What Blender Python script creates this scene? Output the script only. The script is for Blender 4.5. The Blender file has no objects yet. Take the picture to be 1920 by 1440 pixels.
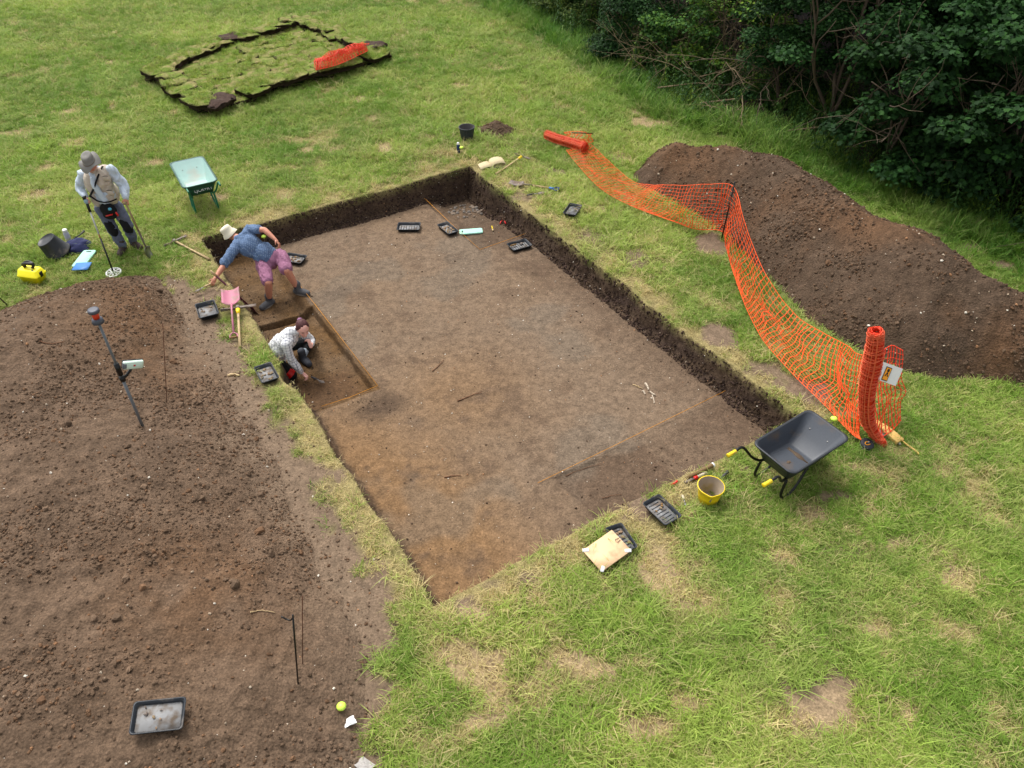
import bpy, math, random
import numpy as np
from mathutils import Vector, Matrix

# ------------------------------------------------------------------ scene, camera, light
sc = bpy.context.scene
C = sc.collection
rng = np.random.default_rng(7)
random.seed(7)
CAM_H = 7.0
F_PX = 1462.0
PITCH = math.atan2(1261.0, F_PX)            # below the horizontal
cam_d = bpy.data.cameras.new("camera")
cam_d.sensor_width = 36.0
cam_d.lens = F_PX / 1920.0 * 36.0
cam_d.clip_start = 0.1
cam_d.clip_end = 500.0
cam = bpy.data.objects.new("camera", cam_d)
cam.location = (0, 0, CAM_H)
cam.rotation_euler = (math.pi / 2 - PITCH, 0, 0)
C.objects.link(cam)
sc.camera = cam

SUN_EL, SUN_AZ = math.radians(58), math.radians(-35)     # azimuth from +Y towards +X
world = bpy.data.worlds.new("World")
sc.world = world
world.use_nodes = True
wn = world.node_tree
wn.nodes.clear()
wo = wn.nodes.new("ShaderNodeOutputWorld")
wb = wn.nodes.new("ShaderNodeBackground")
wh = wn.nodes.new("ShaderNodeHueSaturation")
ws = wn.nodes.new("ShaderNodeTexSky")
ws.sky_type = 'NISHITA'
ws.sun_disc = False
ws.sun_elevation = SUN_EL
ws.sun_rotation = SUN_AZ
ws.air_density = 1.0
ws.dust_density = 4.0
wh.inputs['Saturation'].default_value = 0.2
wn.links.new(ws.outputs[0], wh.inputs['Color'])
wn.links.new(wh.outputs[0], wb.inputs[0])
wn.links.new(wb.outputs[0], wo.inputs[0])
wb.inputs[1].default_value = 0.15
sun_d = bpy.data.lights.new("sun", 'SUN')
sun_d.energy = 1.5
sun_d.angle = math.radians(25)
sun_d.color = (1.0, 0.96, 0.9)
sun = bpy.data.objects.new("sun", sun_d)
sd = Vector((math.sin(SUN_AZ) * math.cos(SUN_EL), math.cos(SUN_AZ) * math.cos(SUN_EL), math.sin(SUN_EL)))
sun.rotation_euler = sd.to_track_quat('Z', 'Y').to_euler()
sun.location = sd * 40
C.objects.link(sun)
sc.view_settings.view_transform = 'Standard'
sc.view_settings.look = 'None'
sc.view_settings.exposure = EXPOSURE = 0.75
sc.view_settings.gamma = 1.0
sc.cycles.use_denoising = True
sc.cycles.max_bounces = 6
sc.cycles.diffuse_bounces = 3
sc.cycles.transparent_max_bounces = 4

# ------------------------------------------------------------------ small maths
def s2l(c):
    return tuple((x / 12.92 if x <= 0.04045 else ((x + 0.055) / 1.055) ** 2.4) for x in c)

_tab = np.random.default_rng(3).random((6, 256, 256))
def vnoise(x, y, k=0):
    x = np.asarray(x, float) + 37.3 * k; y = np.asarray(y, float) - 19.1 * k
    xi = np.floor(x).astype(int); yi = np.floor(y).astype(int)
    fx = x - xi; fy = y - yi
    fx = fx * fx * (3 - 2 * fx); fy = fy * fy * (3 - 2 * fy)
    t = _tab[k % 6]
    a = t[xi & 255, yi & 255]; b = t[(xi + 1) & 255, yi & 255]
    c = t[xi & 255, (yi + 1) & 255]; d = t[(xi + 1) & 255, (yi + 1) & 255]
    return (a * (1 - fx) + b * fx) * (1 - fy) + (c * (1 - fx) + d * fx) * fy * 1.0
def fbm(x, y, k=0, o=4):
    s = 0; a = 0.5; f = 1.0; n = 0
    for i in range(o):
        s = s + a * vnoise(x * f, y * f, k + i); n += a; a *= 0.5; f *= 2.03
    return s / n * 2 - 1
def billow(x, y, k=0, o=3):
    s = 0; a = 0.5; f = 1.0; n = 0
    for i in range(o):
        s = s + a * (1 - np.abs(2 * vnoise(x * f, y * f, k + i) - 1)); n += a; a *= 0.55; f *= 2.1
    return s / n
def sstep(t):
    t = np.clip(t, 0, 1)
    return t * t * (3 - 2 * t)
def lerp(a, b, t):
    return a + (b - a) * t

_sp, _cp = math.sin(PITCH), math.cos(PITCH)
def ray(px, py):
    a = (px - 960.0) / F_PX; b = -(py - 720.0) / F_PX
    return np.array([a, b * _sp + _cp, b * _cp - _sp])
def P(px, py, z=0.0):                      # point of height z seen at a pixel of the photograph
    d = ray(px, py); t = (z - CAM_H) / d[2]
    return np.array([d[0] * t, d[1] * t, z])
def Q(px, py, Y):                          # point at world distance Y
    d = ray(px, py); t = Y / d[1]
    return np.array([d[0] * t, Y, CAM_H + d[2] * t])

# ------------------------------------------------------------------ terrain functions
TA = math.radians(32.05)
TU = np.array([math.cos(TA), math.sin(TA)]); TV = np.array([-math.sin(TA), math.cos(TA)])
TO = np.array([-0.81484, 4.59218])
TW, TL, TD = 5.42, 8.75, 0.42
def uv_of(x, y):
    dx = x - TO[0]; dy = y - TO[1]
    return dx * TU[0] + dy * TU[1], dx * TV[0] + dy * TV[1]
def xy_of(u, v):
    return TO[0] + u * TU[0] + v * TV[0], TO[1] + u * TU[1] + v * TV[1]
def rect_in(u, v, u0, u1, v0, v1):
    return np.minimum(np.minimum(u - u0, u1 - u), np.minimum(v - v0, v1 - v))
def base_z(x, y):
    return 0.05 * fbm(x / 5, y / 5, 1, 2) + 0.012 * fbm(x / 0.7, y / 0.7, 2, 2)
KNEE_V = float(uv_of(*P(530, 702)[:2])[1])
def trench_edge(u, v):
    n = 0.05 * fbm(u / 0.5, v / 0.5, 3, 3) + 0.03 * fbm(u / 2.2, v / 2.2, 1, 1)
    return rect_in(u, v, 0, TW, 0, TL) + n + 0.13 * np.exp(-(u / .3) ** 2 - ((v - KNEE_V) / .25) ** 2)
def trench_drop(u, v):
    d = trench_edge(u, v)
    wall = 0.5 * sstep(d / 0.10) + 0.5 * sstep((d + 0.02) / 0.2)
    dep = TD + 0.03 * fbm(u / 1.4, v / 1.4, 2, 3) + 0.010 * fbm(u / 0.16, v / 0.10, 1, 4) + 0.012 * np.clip(billow(u / .35, v / .35, 4, 2) - .62, 0, 1)
    wn_ = 0.02 * fbm(u / 0.05, v / 0.05, 4, 2)
    n = 0.02 * fbm(u / 0.3, v / 0.3, 4, 2)
    e1 = sstep((rect_in(u, v, -1, 1.1, 3.96, 6.45) + n) / 0.045)
    e1b = sstep((rect_in(u, v, -1, 1.02, 6.3, 8.55) + n) / 0.12)
    e2 = sstep((rect_in(u, v, 4.3, 9, 6.43, 9) + n) / 0.06)
    e2b = sstep((rect_in(u, v, 4.45, 9, 7.3, 9) + n) / 0.25)
    e3 = sstep((rect_in(u, v, 2.3, 9, -1, 1.14) + 2 * n) / 0.08)
    low = 0.14 * e1 + 0.10 * e1b + 0.05 * e2 + 0.12 * e2b + 0.03 * e3 * sstep((3.6 - u) / .8) + 0.02 * sstep((1.3 - v) / .5) * sstep((u - 2.6) / 1)
    rough = (e1 + e1b) * 0.012 * fbm(u / 0.16, v / 0.16, 0, 3)
    inner = sstep((d - 0.03) / 0.1)
    return wall * dep + inner * (low + rough) + wn_ * np.clip(np.minimum(d / 0.03, (0.28 - d) / 0.1), 0, 1)

def poly_sd(x, y, poly):
    x = np.asarray(x, float); y = np.asarray(y, float)
    best = np.full(x.shape, 1e9); ins = np.zeros(x.shape, bool)
    n = len(poly)
    for i in range(n):
        ax, ay = poly[i][:2]; bx, by = poly[(i + 1) % n][:2]
        ex, ey = bx - ax, by - ay
        t = np.clip(((x - ax) * ex + (y - ay) * ey) / (ex * ex + ey * ey + 1e-12), 0, 1)
        best = np.minimum(best, np.hypot(x - ax - t * ex, y - ay - t * ey))
        c = ((ay > y) != (by > y)) & (x < (bx - ax) * (y - ay) / ((by - ay) if by != ay else 1e-9) + ax)
        ins ^= c
    return np.where(ins, best, -best)

HL = [P(*q)[:2] for q in [(-260, 690), (0, 585), (60, 556), (150, 533), (230, 522), (290, 522), (322, 548), (345, 600), (392, 660),
      (432, 720), (462, 790), (512, 852), (546, 940), (590, 1040), (640, 1130), (690, 1230), (690, 1330), (660, 1440), (650, 1640)]]
HL += [np.array([-3.0, 1.2]), np.array([-7.5, 1.0]), np.array([-12.5, 4.0]), np.array([-12, 8.5])]
def back(px, py, z=1.0, a=0.75):
    p = P(px, py, z)[:2]; return p + p / np.linalg.norm(p) * a
HR = [P(*q)[:2] for q in [(1182, 332), (1200, 352), (1250, 372), (1300, 398), (1345, 425), (1392, 470), (1445, 525), (1510, 592), (1560, 632), (1610, 662), (1690, 703),
      (1760, 712), (1840, 716), (1925, 724), (2080, 735)]]
HR += [np.array([10.6, 8.3])]
HR += [back(2150, 615), back(1990, 540), back(1900, 500), back(1810, 442), back(1700, 395), back(1600, 338), back(1520, 288), back(1450, 272), back(1375, 267, .6, .3),
       back(1310, 283, .4, .2), P(1270, 283)[:2] - np.array([0.1, .25]), P(1215, 300)[:2]]
def heap_l(x, y):
    d = poly_sd(x, y, HL) + 0.10 * fbm(x / 0.6, y / 0.6, 2, 3)
    h = 0.95 * (1 - np.exp(-np.maximum(d, 0) / 1.75)) + np.minimum(d, 0) * 0.4
    k = np.clip(d / 0.5, 0, 1)
    h = h + k * (0.16 * fbm(x / 1.7, y / 1.7, 4, 2) + 0.085 * (billow(x / 0.55, y / 0.55, 1, 3) - 0.55) + 0.045 * (billow(x / 0.14, y / 0.14, 3, 3) - .5))
    g = P(350, 640, .3)[:2]
    h = h - 0.22 * np.exp(-((x - g[0]) ** 2 + (y - g[1]) ** 2) / 0.5) * k
    return h
def heap_r(x, y):
    d = poly_sd(x, y, HR) + 0.08 * fbm(x / 0.6, y / 0.6, 1, 3)
    h = 1.6 * (1 - np.exp(-np.maximum(d, 0) / 1.3)) + np.minimum(d, 0) * 0.5
    k = np.clip(d / 0.4, 0, 1)
    return h + k * (0.10 * fbm(x / 1.5, y / 1.5, 2, 2) + 0.08 * (billow(x / 0.6, y / 0.6, 5, 3) - .55) + 0.04 * (billow(x / 0.14, y / 0.14, 3, 3) - .5))
PILE = P(930, 246)
def heap_s(x, y):
    r = np.hypot((x - PILE[0]) / 0.42, (y - PILE[1]) / 0.36) + 0.16 * fbm(x / 0.25, y / 0.25, 2, 2)
    return 0.20 * np.clip(1 - r, -0.2, 1) ** 1.0 + 0.02 * billow(x / 0.07, y / 0.07, 1, 2) * (r < 1)
def Zg(x, y):                            # the turf surface with the trench cut into it
    u, v = uv_of(x, y)
    return base_z(x, y) - trench_drop(u, v)
def Z(x, y):
    x = np.asarray(x, float); y = np.asarray(y, float)
    return Zg(x, y) + np.maximum(0, heap_l(x, y)) + np.maximum(0, heap_r(x, y)) + np.maximum(0, heap_s(x, y))
def G(px, py, lift=0.0):                 # where the sight line of a pixel meets the terrain
    d = ray(px, py); o = np.array([0, 0, CAM_H])
    t0 = (1.6 - CAM_H) / d[2]; t1 = (-1.0 - CAM_H) / d[2]
    ts = np.linspace(t0, t1, 400)
    pts = o + ts[:, None] * d
    below = pts[:, 2] - lift < Z(pts[:, 0], pts[:, 1])
    i = int(np.argmax(below))
    a, b = ts[max(i - 1, 0)], ts[i]
    for _ in range(12):
        m = (a + b) / 2; p = o + m * d
        if p[2] - lift < Z(p[0], p[1]): b = m
        else: a = m
    return o + b * d
def normal_at(x, y, r=0.12):
    zx = (Z(x + r, y) - Z(x - r, y)) / (2 * r); zy = (Z(x, y + r) - Z(x, y - r)) / (2 * r)
    return Vector((-float(zx), -float(zy), 1)).normalized()
def yaw_px(a, b, z=0.0):
    p, q = P(*a, z), P(*b, z)
    return math.atan2(q[1] - p[1], q[0] - p[0])
def fit4(c, z):
    p = [P(*q, z) for q in c]
    e1 = ((p[1] - p[0]) + (p[2] - p[3])) / 2; e2 = ((p[3] - p[0]) + (p[2] - p[1])) / 2
    return sum(p) / 4, float(np.linalg.norm(e1)), float(np.linalg.norm(e2)), math.atan2(e1[1], e1[0])
def bone(p, px, py, L, s=1):             # the point on a sight line at distance L from joint p (s=1 far, -1 near)
    d = ray(px, py); d = d / np.linalg.norm(d); o = np.array([0, 0, CAM_H])
    w = o - p; b = d @ w; c = w @ w - L * L; D = b * b - c
    t = -b + (s * math.sqrt(D) if D > 0 else 0)
    return o + t * d

# ------------------------------------------------------------------ mesh helpers
class MB:
    def __init__(s): s.v = []; s.f = {}; s.n = 0; s.c = []
    def add(s, V, *faces, col=None):
        V = np.asarray(V, float).reshape(-1, 3)
        for F in faces:
            F = np.asarray(F, int)
            if F.size:
                s.f.setdefault(F.shape[1], []).append(F + s.n)
        s.v.append(V); s.n += len(V)
        s.c.append(np.tile(np.array((col or (1, 1, 1)), float), (len(V), 1)) if (col is None or np.ndim(col) == 1) else np.asarray(col, float))
        return s
    def raw(s):
        return np.concatenate(s.v), {k: np.concatenate(a) for k, a in s.f.items()}, np.concatenate(s.c)
    def xf(s, M):
        M = np.array(M)
        s.v = [v @ M[:3, :3].T + M[:3, 3] for v in s.v]; return s
    def build(s, name, mat, parent=None, off=None, smooth=True, color=False):
        V, Fd, Cc = s.raw()
        if off is not None: V = V - np.asarray(off)
        me = mesh_np(name, V, Fd, smooth, Cc if color else None)
        return link(name, me, mat, parent)
def mesh_np(name, V, Fd, smooth=True, col=None):
    me = bpy.data.meshes.new(name)
    me.vertices.add(len(V)); me.vertices.foreach_set('co', np.asarray(V, np.float32).ravel())
    li = []; ls = []; st = 0
    for k, A in Fd.items():
        li.append(A.ravel()); ls.append(st + np.arange(len(A)) * k); st += A.size
    li = np.concatenate(li).astype(np.int32); ls = np.concatenate(ls).astype(np.int32)
    me.loops.add(len(li)); me.loops.foreach_set('vertex_index', li)
    me.polygons.add(len(ls)); me.polygons.foreach_set('loop_start', ls)
    me.polygons.foreach_set('use_smooth', np.full(len(ls), smooth, bool))
    if col is not None:
        a = me.color_attributes.new('Col', 'FLOAT_COLOR', 'POINT')
        a.data.foreach_set('color', np.concatenate([col[:, :3], np.ones((len(col), 1))], 1).astype(np.float32).ravel())
    me.update(calc_edges=True); me.validate()
    return me
def link(name, data, mat=None, parent=None):
    o = bpy.data.objects.new(name, data); C.objects.link(o)
    if mat is not None: data.materials.append(mat)
    if parent is not None: o.parent = parent
    return o
def thing(name, label, cat, loc=(0, 0, 0), rz=0.0, group=None, tilt=None):
    o = bpy.data.objects.new(name, None); C.objects.link(o)
    o.empty_display_size = 0.1
    o.location = Vector([float(a) for a in loc])
    q = Matrix.Rotation(rz, 4, 'Z').to_quaternion()
    if tilt is not None:
        q = Vector((0, 0, 1)).rotation_difference(tilt) @ q
    o.rotation_euler = q.to_euler()
    return tag(o, label, cat, group)
def tag(o, label=None, cat=None, group=None, kind=None):
    if label: o['label'] = label
    if cat: o['category'] = cat
    if group: o['group'] = group
    if kind: o['kind'] = kind
    return o
def solo(o, loc, rz=0.0, tilt=None):
    o.location = Vector([float(a) for a in loc])
    q = Matrix.Rotation(rz, 4, 'Z').to_quaternion()
    if tilt is not None: q = Vector((0, 0, 1)).rotation_difference(tilt) @ q
    o.rotation_euler = q.to_euler(); return o

def ringf(a, b, n):
    i = np.arange(n); j = (i + 1) % n
    return np.stack([a + i, a + j, b + j, b + i], 1)
def loft(mb, loops, cap0=True, cap1=True, col=None):
    n = len(loops[0]); V = np.concatenate([np.asarray(l, float) for l in loops])
    F = np.concatenate([ringf(k * n, (k + 1) * n, n) for k in range(len(loops) - 1)])
    ex = []
    if cap0: ex.append(np.arange(n)[::-1][None])
    if cap1: ex.append((np.arange(n) + (len(loops) - 1) * n)[None])
    fs = [F] + ex
    mb.add(V, *fs, col=col); return mb
def circle(r, z, n=24, cx=0, cy=0, ry=None):
    t = np.linspace(0, 2 * np.pi, n, endpoint=False)
    return np.stack([cx + r * np.cos(t), cy + (ry or r) * np.sin(t), np.full(n, z)], 1)
def rrect(L, W, r, z, k=4, cx=0, cy=0):
    out = []
    for (sx, sy, a0) in ((1, 1, 0), (-1, 1, 90), (-1, -1, 180), (1, -1, 270)):
        for i in range(k + 1):
            a = math.radians(a0 + 90 * i / k)
            out.append((cx + sx * (L / 2 - r) + r * math.cos(a), cy + sy * (W / 2 - r) + r * math.sin(a), z))
    return np.array(out)
def frames(pts):
    pts = np.asarray(pts, float); T = np.gradient(pts, axis=0)
    T /= np.linalg.norm(T, axis=1)[:, None] + 1e-12
    up = np.array([0, 0, 1.0]) if abs(T[0][2]) < 0.9 else np.array([1.0, 0, 0])
    A = []; a = np.cross(T[0], up); a /= np.linalg.norm(a)
    for t in T:
        a = a - t * (a @ t); a /= np.linalg.norm(a) + 1e-12; A.append(a)
    A = np.array(A); return A, np.cross(T, A)
def tube(mb, pts, r, n=8, cap=True, col=None, flat=1.0):
    pts = np.asarray(pts, float)
    if len(pts) < 2: return mb
    r = np.broadcast_to(np.asarray(r, float), (len(pts),))
    A, B = frames(pts); t = np.linspace(0, 2 * np.pi, n, endpoint=False)
    V = pts[:, None] + r[:, None, None] * (np.cos(t)[None, :, None] * A[:, None] + flat * np.sin(t)[None, :, None] * B[:, None])
    return loft(mb, list(V), cap, cap, col)
def box(mb, c, s, rot=None, col=None, bev=0.0):
    c = np.asarray(c, float); L, W, H = s
    r = bev if bev else min(L, W) * 0.02
    lo = [rrect(L - 2 * bev, W - 2 * bev, r, -H / 2, 2), rrect(L, W, r, -H / 2 + bev, 2), rrect(L, W, r, H / 2 - bev, 2), rrect(L - 2 * bev, W - 2 * bev, r, H / 2, 2)] if bev else \
         [rrect(L, W, r, -H / 2, 1), rrect(L, W, r, H / 2, 1)]
    if rot is not None: lo = [l @ np.array(rot)[:3, :3].T for l in lo]
    return loft(mb, [l + c for l in lo], col=col)
def ball(mb, c, R, n=10, m=8, rot=None, col=None):
    R = np.broadcast_to(np.asarray(R, float), (3,))
    V = []
    for i in range(1, m):
        ph = math.pi * i / m
        V.append(circle(math.sin(ph), -math.cos(ph), n))
    V = np.concatenate([[[0, 0, -1]]] + V + [[[0, 0, 1]]]) * R
    if rot is not None: V = V @ np.array(rot)[:3, :3].T
    F = np.concatenate([ringf(1 + k * n, 1 + (k + 1) * n, n) for k in range(m - 2)])
    i = np.arange(n); j = (i + 1) % n
    b = np.stack([np.zeros(n, int), 1 + j, 1 + i], 1); l = 1 + (m - 2) * n
    t = np.stack([np.full(n, l + n), l + i, l + j], 1)
    mb.add(V + np.asarray(c, float), F, b, t, col=col); return mb
def cr(pts, n):                              # Catmull-Rom resampling
    pts = np.asarray(pts, float); m = len(pts)
    s = np.linspace(0, m - 1 - 1e-9, n); i = s.astype(int); f = (s - i)[:, None]
    p = lambda k: pts[np.clip(k, 0, m - 1)]
    a, b, c, d = p(i - 1), p(i), p(i + 1), p(i + 2)
    return 0.5 * ((2 * b) + (c - a) * f + (2 * a - 5 * b + 4 * c - d) * f ** 2 + (-a + 3 * b - 3 * c + d) * f ** 3)

# ------------------------------------------------------------------ materials
def nmat(name):
    m = bpy.data.materials.new(name); m.use_nodes = True
    return m, m.node_tree.nodes, m.node_tree.links, m.node_tree.nodes['Principled BSDF']
def mat(name, rgb, rough=0.6, metal=0.0, var=0.12, scale=30.0, bump=0.0, dirt=None, dirt_amt=0.45, dirt_scale=6.0, spec=0.4, lin=False):
    m, N, L, b = nmat(name)
    c = rgb if lin else s2l(rgb)
    tc = N.new('ShaderNodeTexCoord'); nz = N.new('ShaderNodeTexNoise'); nz.inputs['Scale'].default_value = scale
    nz.inputs['Detail'].default_value = 4
    L.new(tc.outputs['Object'], nz.inputs['Vector'])
    rm = N.new('ShaderNodeMix'); rm.data_type = 'RGBA'
    rm.inputs[6].default_value = (*[x * (1 - var) for x in c], 1); rm.inputs[7].default_value = (*[min(1, x * (1 + var)) for x in c], 1)
    L.new(nz.outputs['Fac'], rm.inputs[0]); out = rm.outputs[2]
    if dirt:
        n2 = N.new('ShaderNodeTexNoise'); n2.inputs['Scale'].default_value = dirt_scale; n2.inputs['Detail'].default_value = 6
        L.new(tc.outputs['Object'], n2.inputs['Vector'])
        mr = N.new('ShaderNodeMapRange'); mr.inputs[1].default_value = 0.62 - dirt_amt * 0.4; mr.inputs[2].default_value = 0.8 - dirt_amt * 0.3
        L.new(n2.outputs['Fac'], mr.inputs[0])
        m2 = N.new('ShaderNodeMix'); m2.data_type = 'RGBA'; m2.inputs[7].default_value = (*s2l(dirt), 1)
        L.new(mr.outputs[0], m2.inputs[0]); L.new(out, m2.inputs[6]); out = m2.outputs[2]
    L.new(out, b.inputs['Base Color'])
    b.inputs['Roughness'].default_value = rough; b.inputs['Metallic'].default_value = metal
    b.inputs['Specular IOR Level'].default_value = spec
    if bump:
        bp = N.new('ShaderNodeBump'); bp.inputs['Strength'].default_value = 0.6; bp.inputs['Distance'].default_value = bump
        L.new(nz.outputs['Fac'], bp.inputs['Height']); L.new(bp.outputs[0], b.inputs['Normal'])
    return m
def soil_mat(name, tint=(1, 1, 1), attr=True, bump=0.012):
    m, N, L, b = nmat(name)
    tc = N.new('ShaderNodeNewGeometry')
    at = N.new('ShaderNodeAttribute'); at.attribute_name = 'Col'
    n1 = N.new('ShaderNodeTexNoise'); n1.inputs['Scale'].default_value = 9; n1.inputs['Detail'].default_value = 8; n1.inputs['Roughness'].default_value = 0.65
    n2 = N.new('ShaderNodeTexNoise'); n2.inputs['Scale'].default_value = 45; n2.inputs['Detail'].default_value = 4
    vo = N.new('ShaderNodeTexVoronoi'); vo.inputs['Scale'].default_value = 34
    for n in (n1, n2, vo): L.new(tc.outputs['Position'], n.inputs['Vector'])
    r1 = N.new('ShaderNodeMapRange'); r1.inputs[1].default_value = 0.3; r1.inputs[2].default_value = 0.7; r1.inputs[3].default_value = 0.72; r1.inputs[4].default_value = 1.28
    L.new(n1.outputs['Fac'], r1.inputs[0])
    r2 = N.new('ShaderNodeMapRange'); r2.inputs[1].default_value = 0.3; r2.inputs[2].default_value = 0.7; r2.inputs[3].default_value = 0.8; r2.inputs[4].default_value = 1.2
    L.new(n2.outputs['Fac'], r2.inputs[0])
    mu = N.new('ShaderNodeMath'); mu.operation = 'MULTIPLY'; L.new(r1.outputs[0], mu.inputs[0]); L.new(r2.outputs[0], mu.inputs[1])
    vm = N.new('ShaderNodeVectorMath'); vm.operation = 'SCALE'
    L.new(at.outputs['Color'], vm.inputs[0]); L.new(mu.outputs[0], vm.inputs['Scale'])
    last = mu
    for sc_, lo, hi in ((40, .86, 1.13), (110, .84, 1.16)):
        v2 = N.new('ShaderNodeTexVoronoi'); v2.inputs['Scale'].default_value = sc_; L.new(tc.outputs['Position'], v2.inputs['Vector'])
        sx_ = N.new('ShaderNodeSeparateColor'); L.new(v2.outputs['Color'], sx_.inputs[0])
        r3 = N.new('ShaderNodeMapRange'); r3.inputs[3].default_value = lo; r3.inputs[4].default_value = hi; L.new(sx_.outputs[0], r3.inputs[0])
        m3 = N.new('ShaderNodeMath'); m3.operation = 'MULTIPLY'; L.new(last.outputs[0], m3.inputs[0]); L.new(r3.outputs[0], m3.inputs[1]); last = m3
    L.new(last.outputs[0], vm.inputs['Scale'])
    vt = N.new('ShaderNodeVectorMath'); vt.operation = 'MULTIPLY'; vt.inputs[1].default_value = tint
    L.new(vm.outputs[0], vt.inputs[0])
    L.new(vt.outputs[0], b.inputs['Base Color'])
    b.inputs['Roughness'].default_value = 0.95; b.inputs['Specular IOR Level'].default_value = 0.15
    ad = N.new('ShaderNodeMath'); ad.operation = 'MULTIPLY_ADD'; ad.inputs[1].default_value = -0.5
    L.new(vo.outputs['Distance'], ad.inputs[0]); L.new(n1.outputs['Fac'], ad.inputs[2])
    bp = N.new('ShaderNodeBump'); bp.inputs['Strength'].default_value = 0.9; bp.inputs['Distance'].default_value = bump
    L.new(ad.outputs[0], bp.inputs['Height']); L.new(bp.outputs[0], b.inputs['Normal'])
    return m
def tint_mat(name, src='INSTANCER', attr='tint', rough=0.6, trans=0.3, var=0.0, spec=0.25):
    m, N, L, b = nmat(name)
    at = N.new('ShaderNodeAttribute'); at.attribute_type = src; at.attribute_name = attr
    L.new(at.outputs['Color'], b.inputs['Base Color'])
    b.inputs['Roughness'].default_value = rough; b.inputs['Specular IOR Level'].default_value = spec
    if trans:
        t = N.new('ShaderNodeBsdfTranslucent'); mx = N.new('ShaderNodeMixShader'); mx.inputs[0].default_value = trans
        L.new(at.outputs['Color'], t.inputs[0]); L.new(b.outputs[0], mx.inputs[1]); L.new(t.outputs[0], mx.inputs[2])
        L.new(mx.outputs[0], N['Material Output'].inputs[0])
    return m
M = {}
M['soil'] = soil_mat('soil')
M['heap_soil'] = soil_mat('heap_soil', bump=0.02)
M['grass'] = tint_mat('grass_blades', trans=0.35)
M['clod'] = tint_mat('soil_clod', trans=0, rough=0.95, spec=0.1)
M['leaf'] = tint_mat('leaves', 'GEOMETRY', 'Col', trans=0.2, rough=0.65, spec=0.12)
M['bark'] = mat('bark', (0.36, 0.31, 0.25), 0.9, var=0.4, scale=12)
M['twig'] = mat('bare_twig', (0.52, 0.45, 0.35), 0.9, var=0.3, scale=12)
M['black'] = mat('black_plastic', (0.115, 0.125, 0.14), 0.45, dirt=(0.40, 0.36, 0.32), dirt_amt=0.15)
M['tray'] = mat('seed_tray_plastic', (0.13, 0.15, 0.175), 0.4, dirt=(0.42, 0.39, 0.36), dirt_amt=0.1)
M['tray_in'] = mat('dusty_tray_floor', (0.54, 0.54, 0.54), 0.8, dirt=(0.40, 0.35, 0.30), dirt_amt=0.4, dirt_scale=12)
M['steel'] = mat('steel', (0.62, 0.61, 0.6), 0.35, metal=0.8, dirt=(0.35, 0.28, 0.22), dirt_amt=0.3)
M['iron'] = mat('dull_iron', (0.47, 0.43, 0.40), 0.7, metal=0.2, dirt=(0.36, 0.27, 0.2), dirt_amt=0.4)
M['wood'] = mat('pale_wood', (0.72, 0.62, 0.46), 0.7, var=0.15, scale=40, dirt=(0.45, 0.36, 0.27), dirt_amt=0.2)
M['dwood'] = mat('brown_wood', (0.5, 0.38, 0.22), 0.7, var=0.2, scale=40)
M['yellow'] = mat('yellow_plastic', (0.93, 0.80, 0.10), 0.45, var=0.06, dirt=(0.62, 0.52, 0.3), dirt_amt=0.1)
M['orange_str'] = mat('orange_string', (0.78, 0.52, 0.13), 0.8, var=0.1)
M['net'] = mat('orange_netting', (1.0, 0.36, 0.14), 0.5, var=0.1, spec=0.3)
M['net_roll'] = mat('red_orange_netting', (1.0, 0.25, 0.12), 0.4, var=0.35, scale=50, spec=0.3)
M['mint'] = mat('mint_foam', (0.66, 0.87, 0.79), 0.8, var=0.04)
M['white'] = mat('white_plastic', (0.88, 0.88, 0.87), 0.5, var=0.04)
M['lime'] = mat('lime_plastic', (0.82, 0.95, 0.35), 0.4, var=0.03)
M['blue'] = mat('blue_board', (0.25, 0.48, 0.75), 0.5, var=0.05)
M['navy'] = mat('navy_cloth', (0.13, 0.15, 0.30), 0.9, var=0.2)
M['red'] = mat('red_plastic', (0.82, 0.12, 0.1), 0.4, var=0.05)
M['rubber'] = mat('tyre_rubber', (0.1, 0.1, 0.1), 0.8)
M['rust'] = mat('rusty_rod', (0.36, 0.22, 0.15), 0.9, var=0.2)
M['sherd'] = mat('sherd_clay', (0.55, 0.45, 0.35), 0.9, var=0.3, scale=20)
M['stick'] = mat('stick_bark', (0.42, 0.29, 0.2), 0.9, var=0.3)
M['canvas'] = mat('tan_canvas', (0.74, 0.68, 0.54), 0.9, var=0.08, bump=0.003)
M['grip'] = mat('dark_grip', (0.25, 0.24, 0.25), 0.6)
M['blackm'] = mat('black_metal', (0.04, 0.04, 0.045), 0.4)

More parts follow.
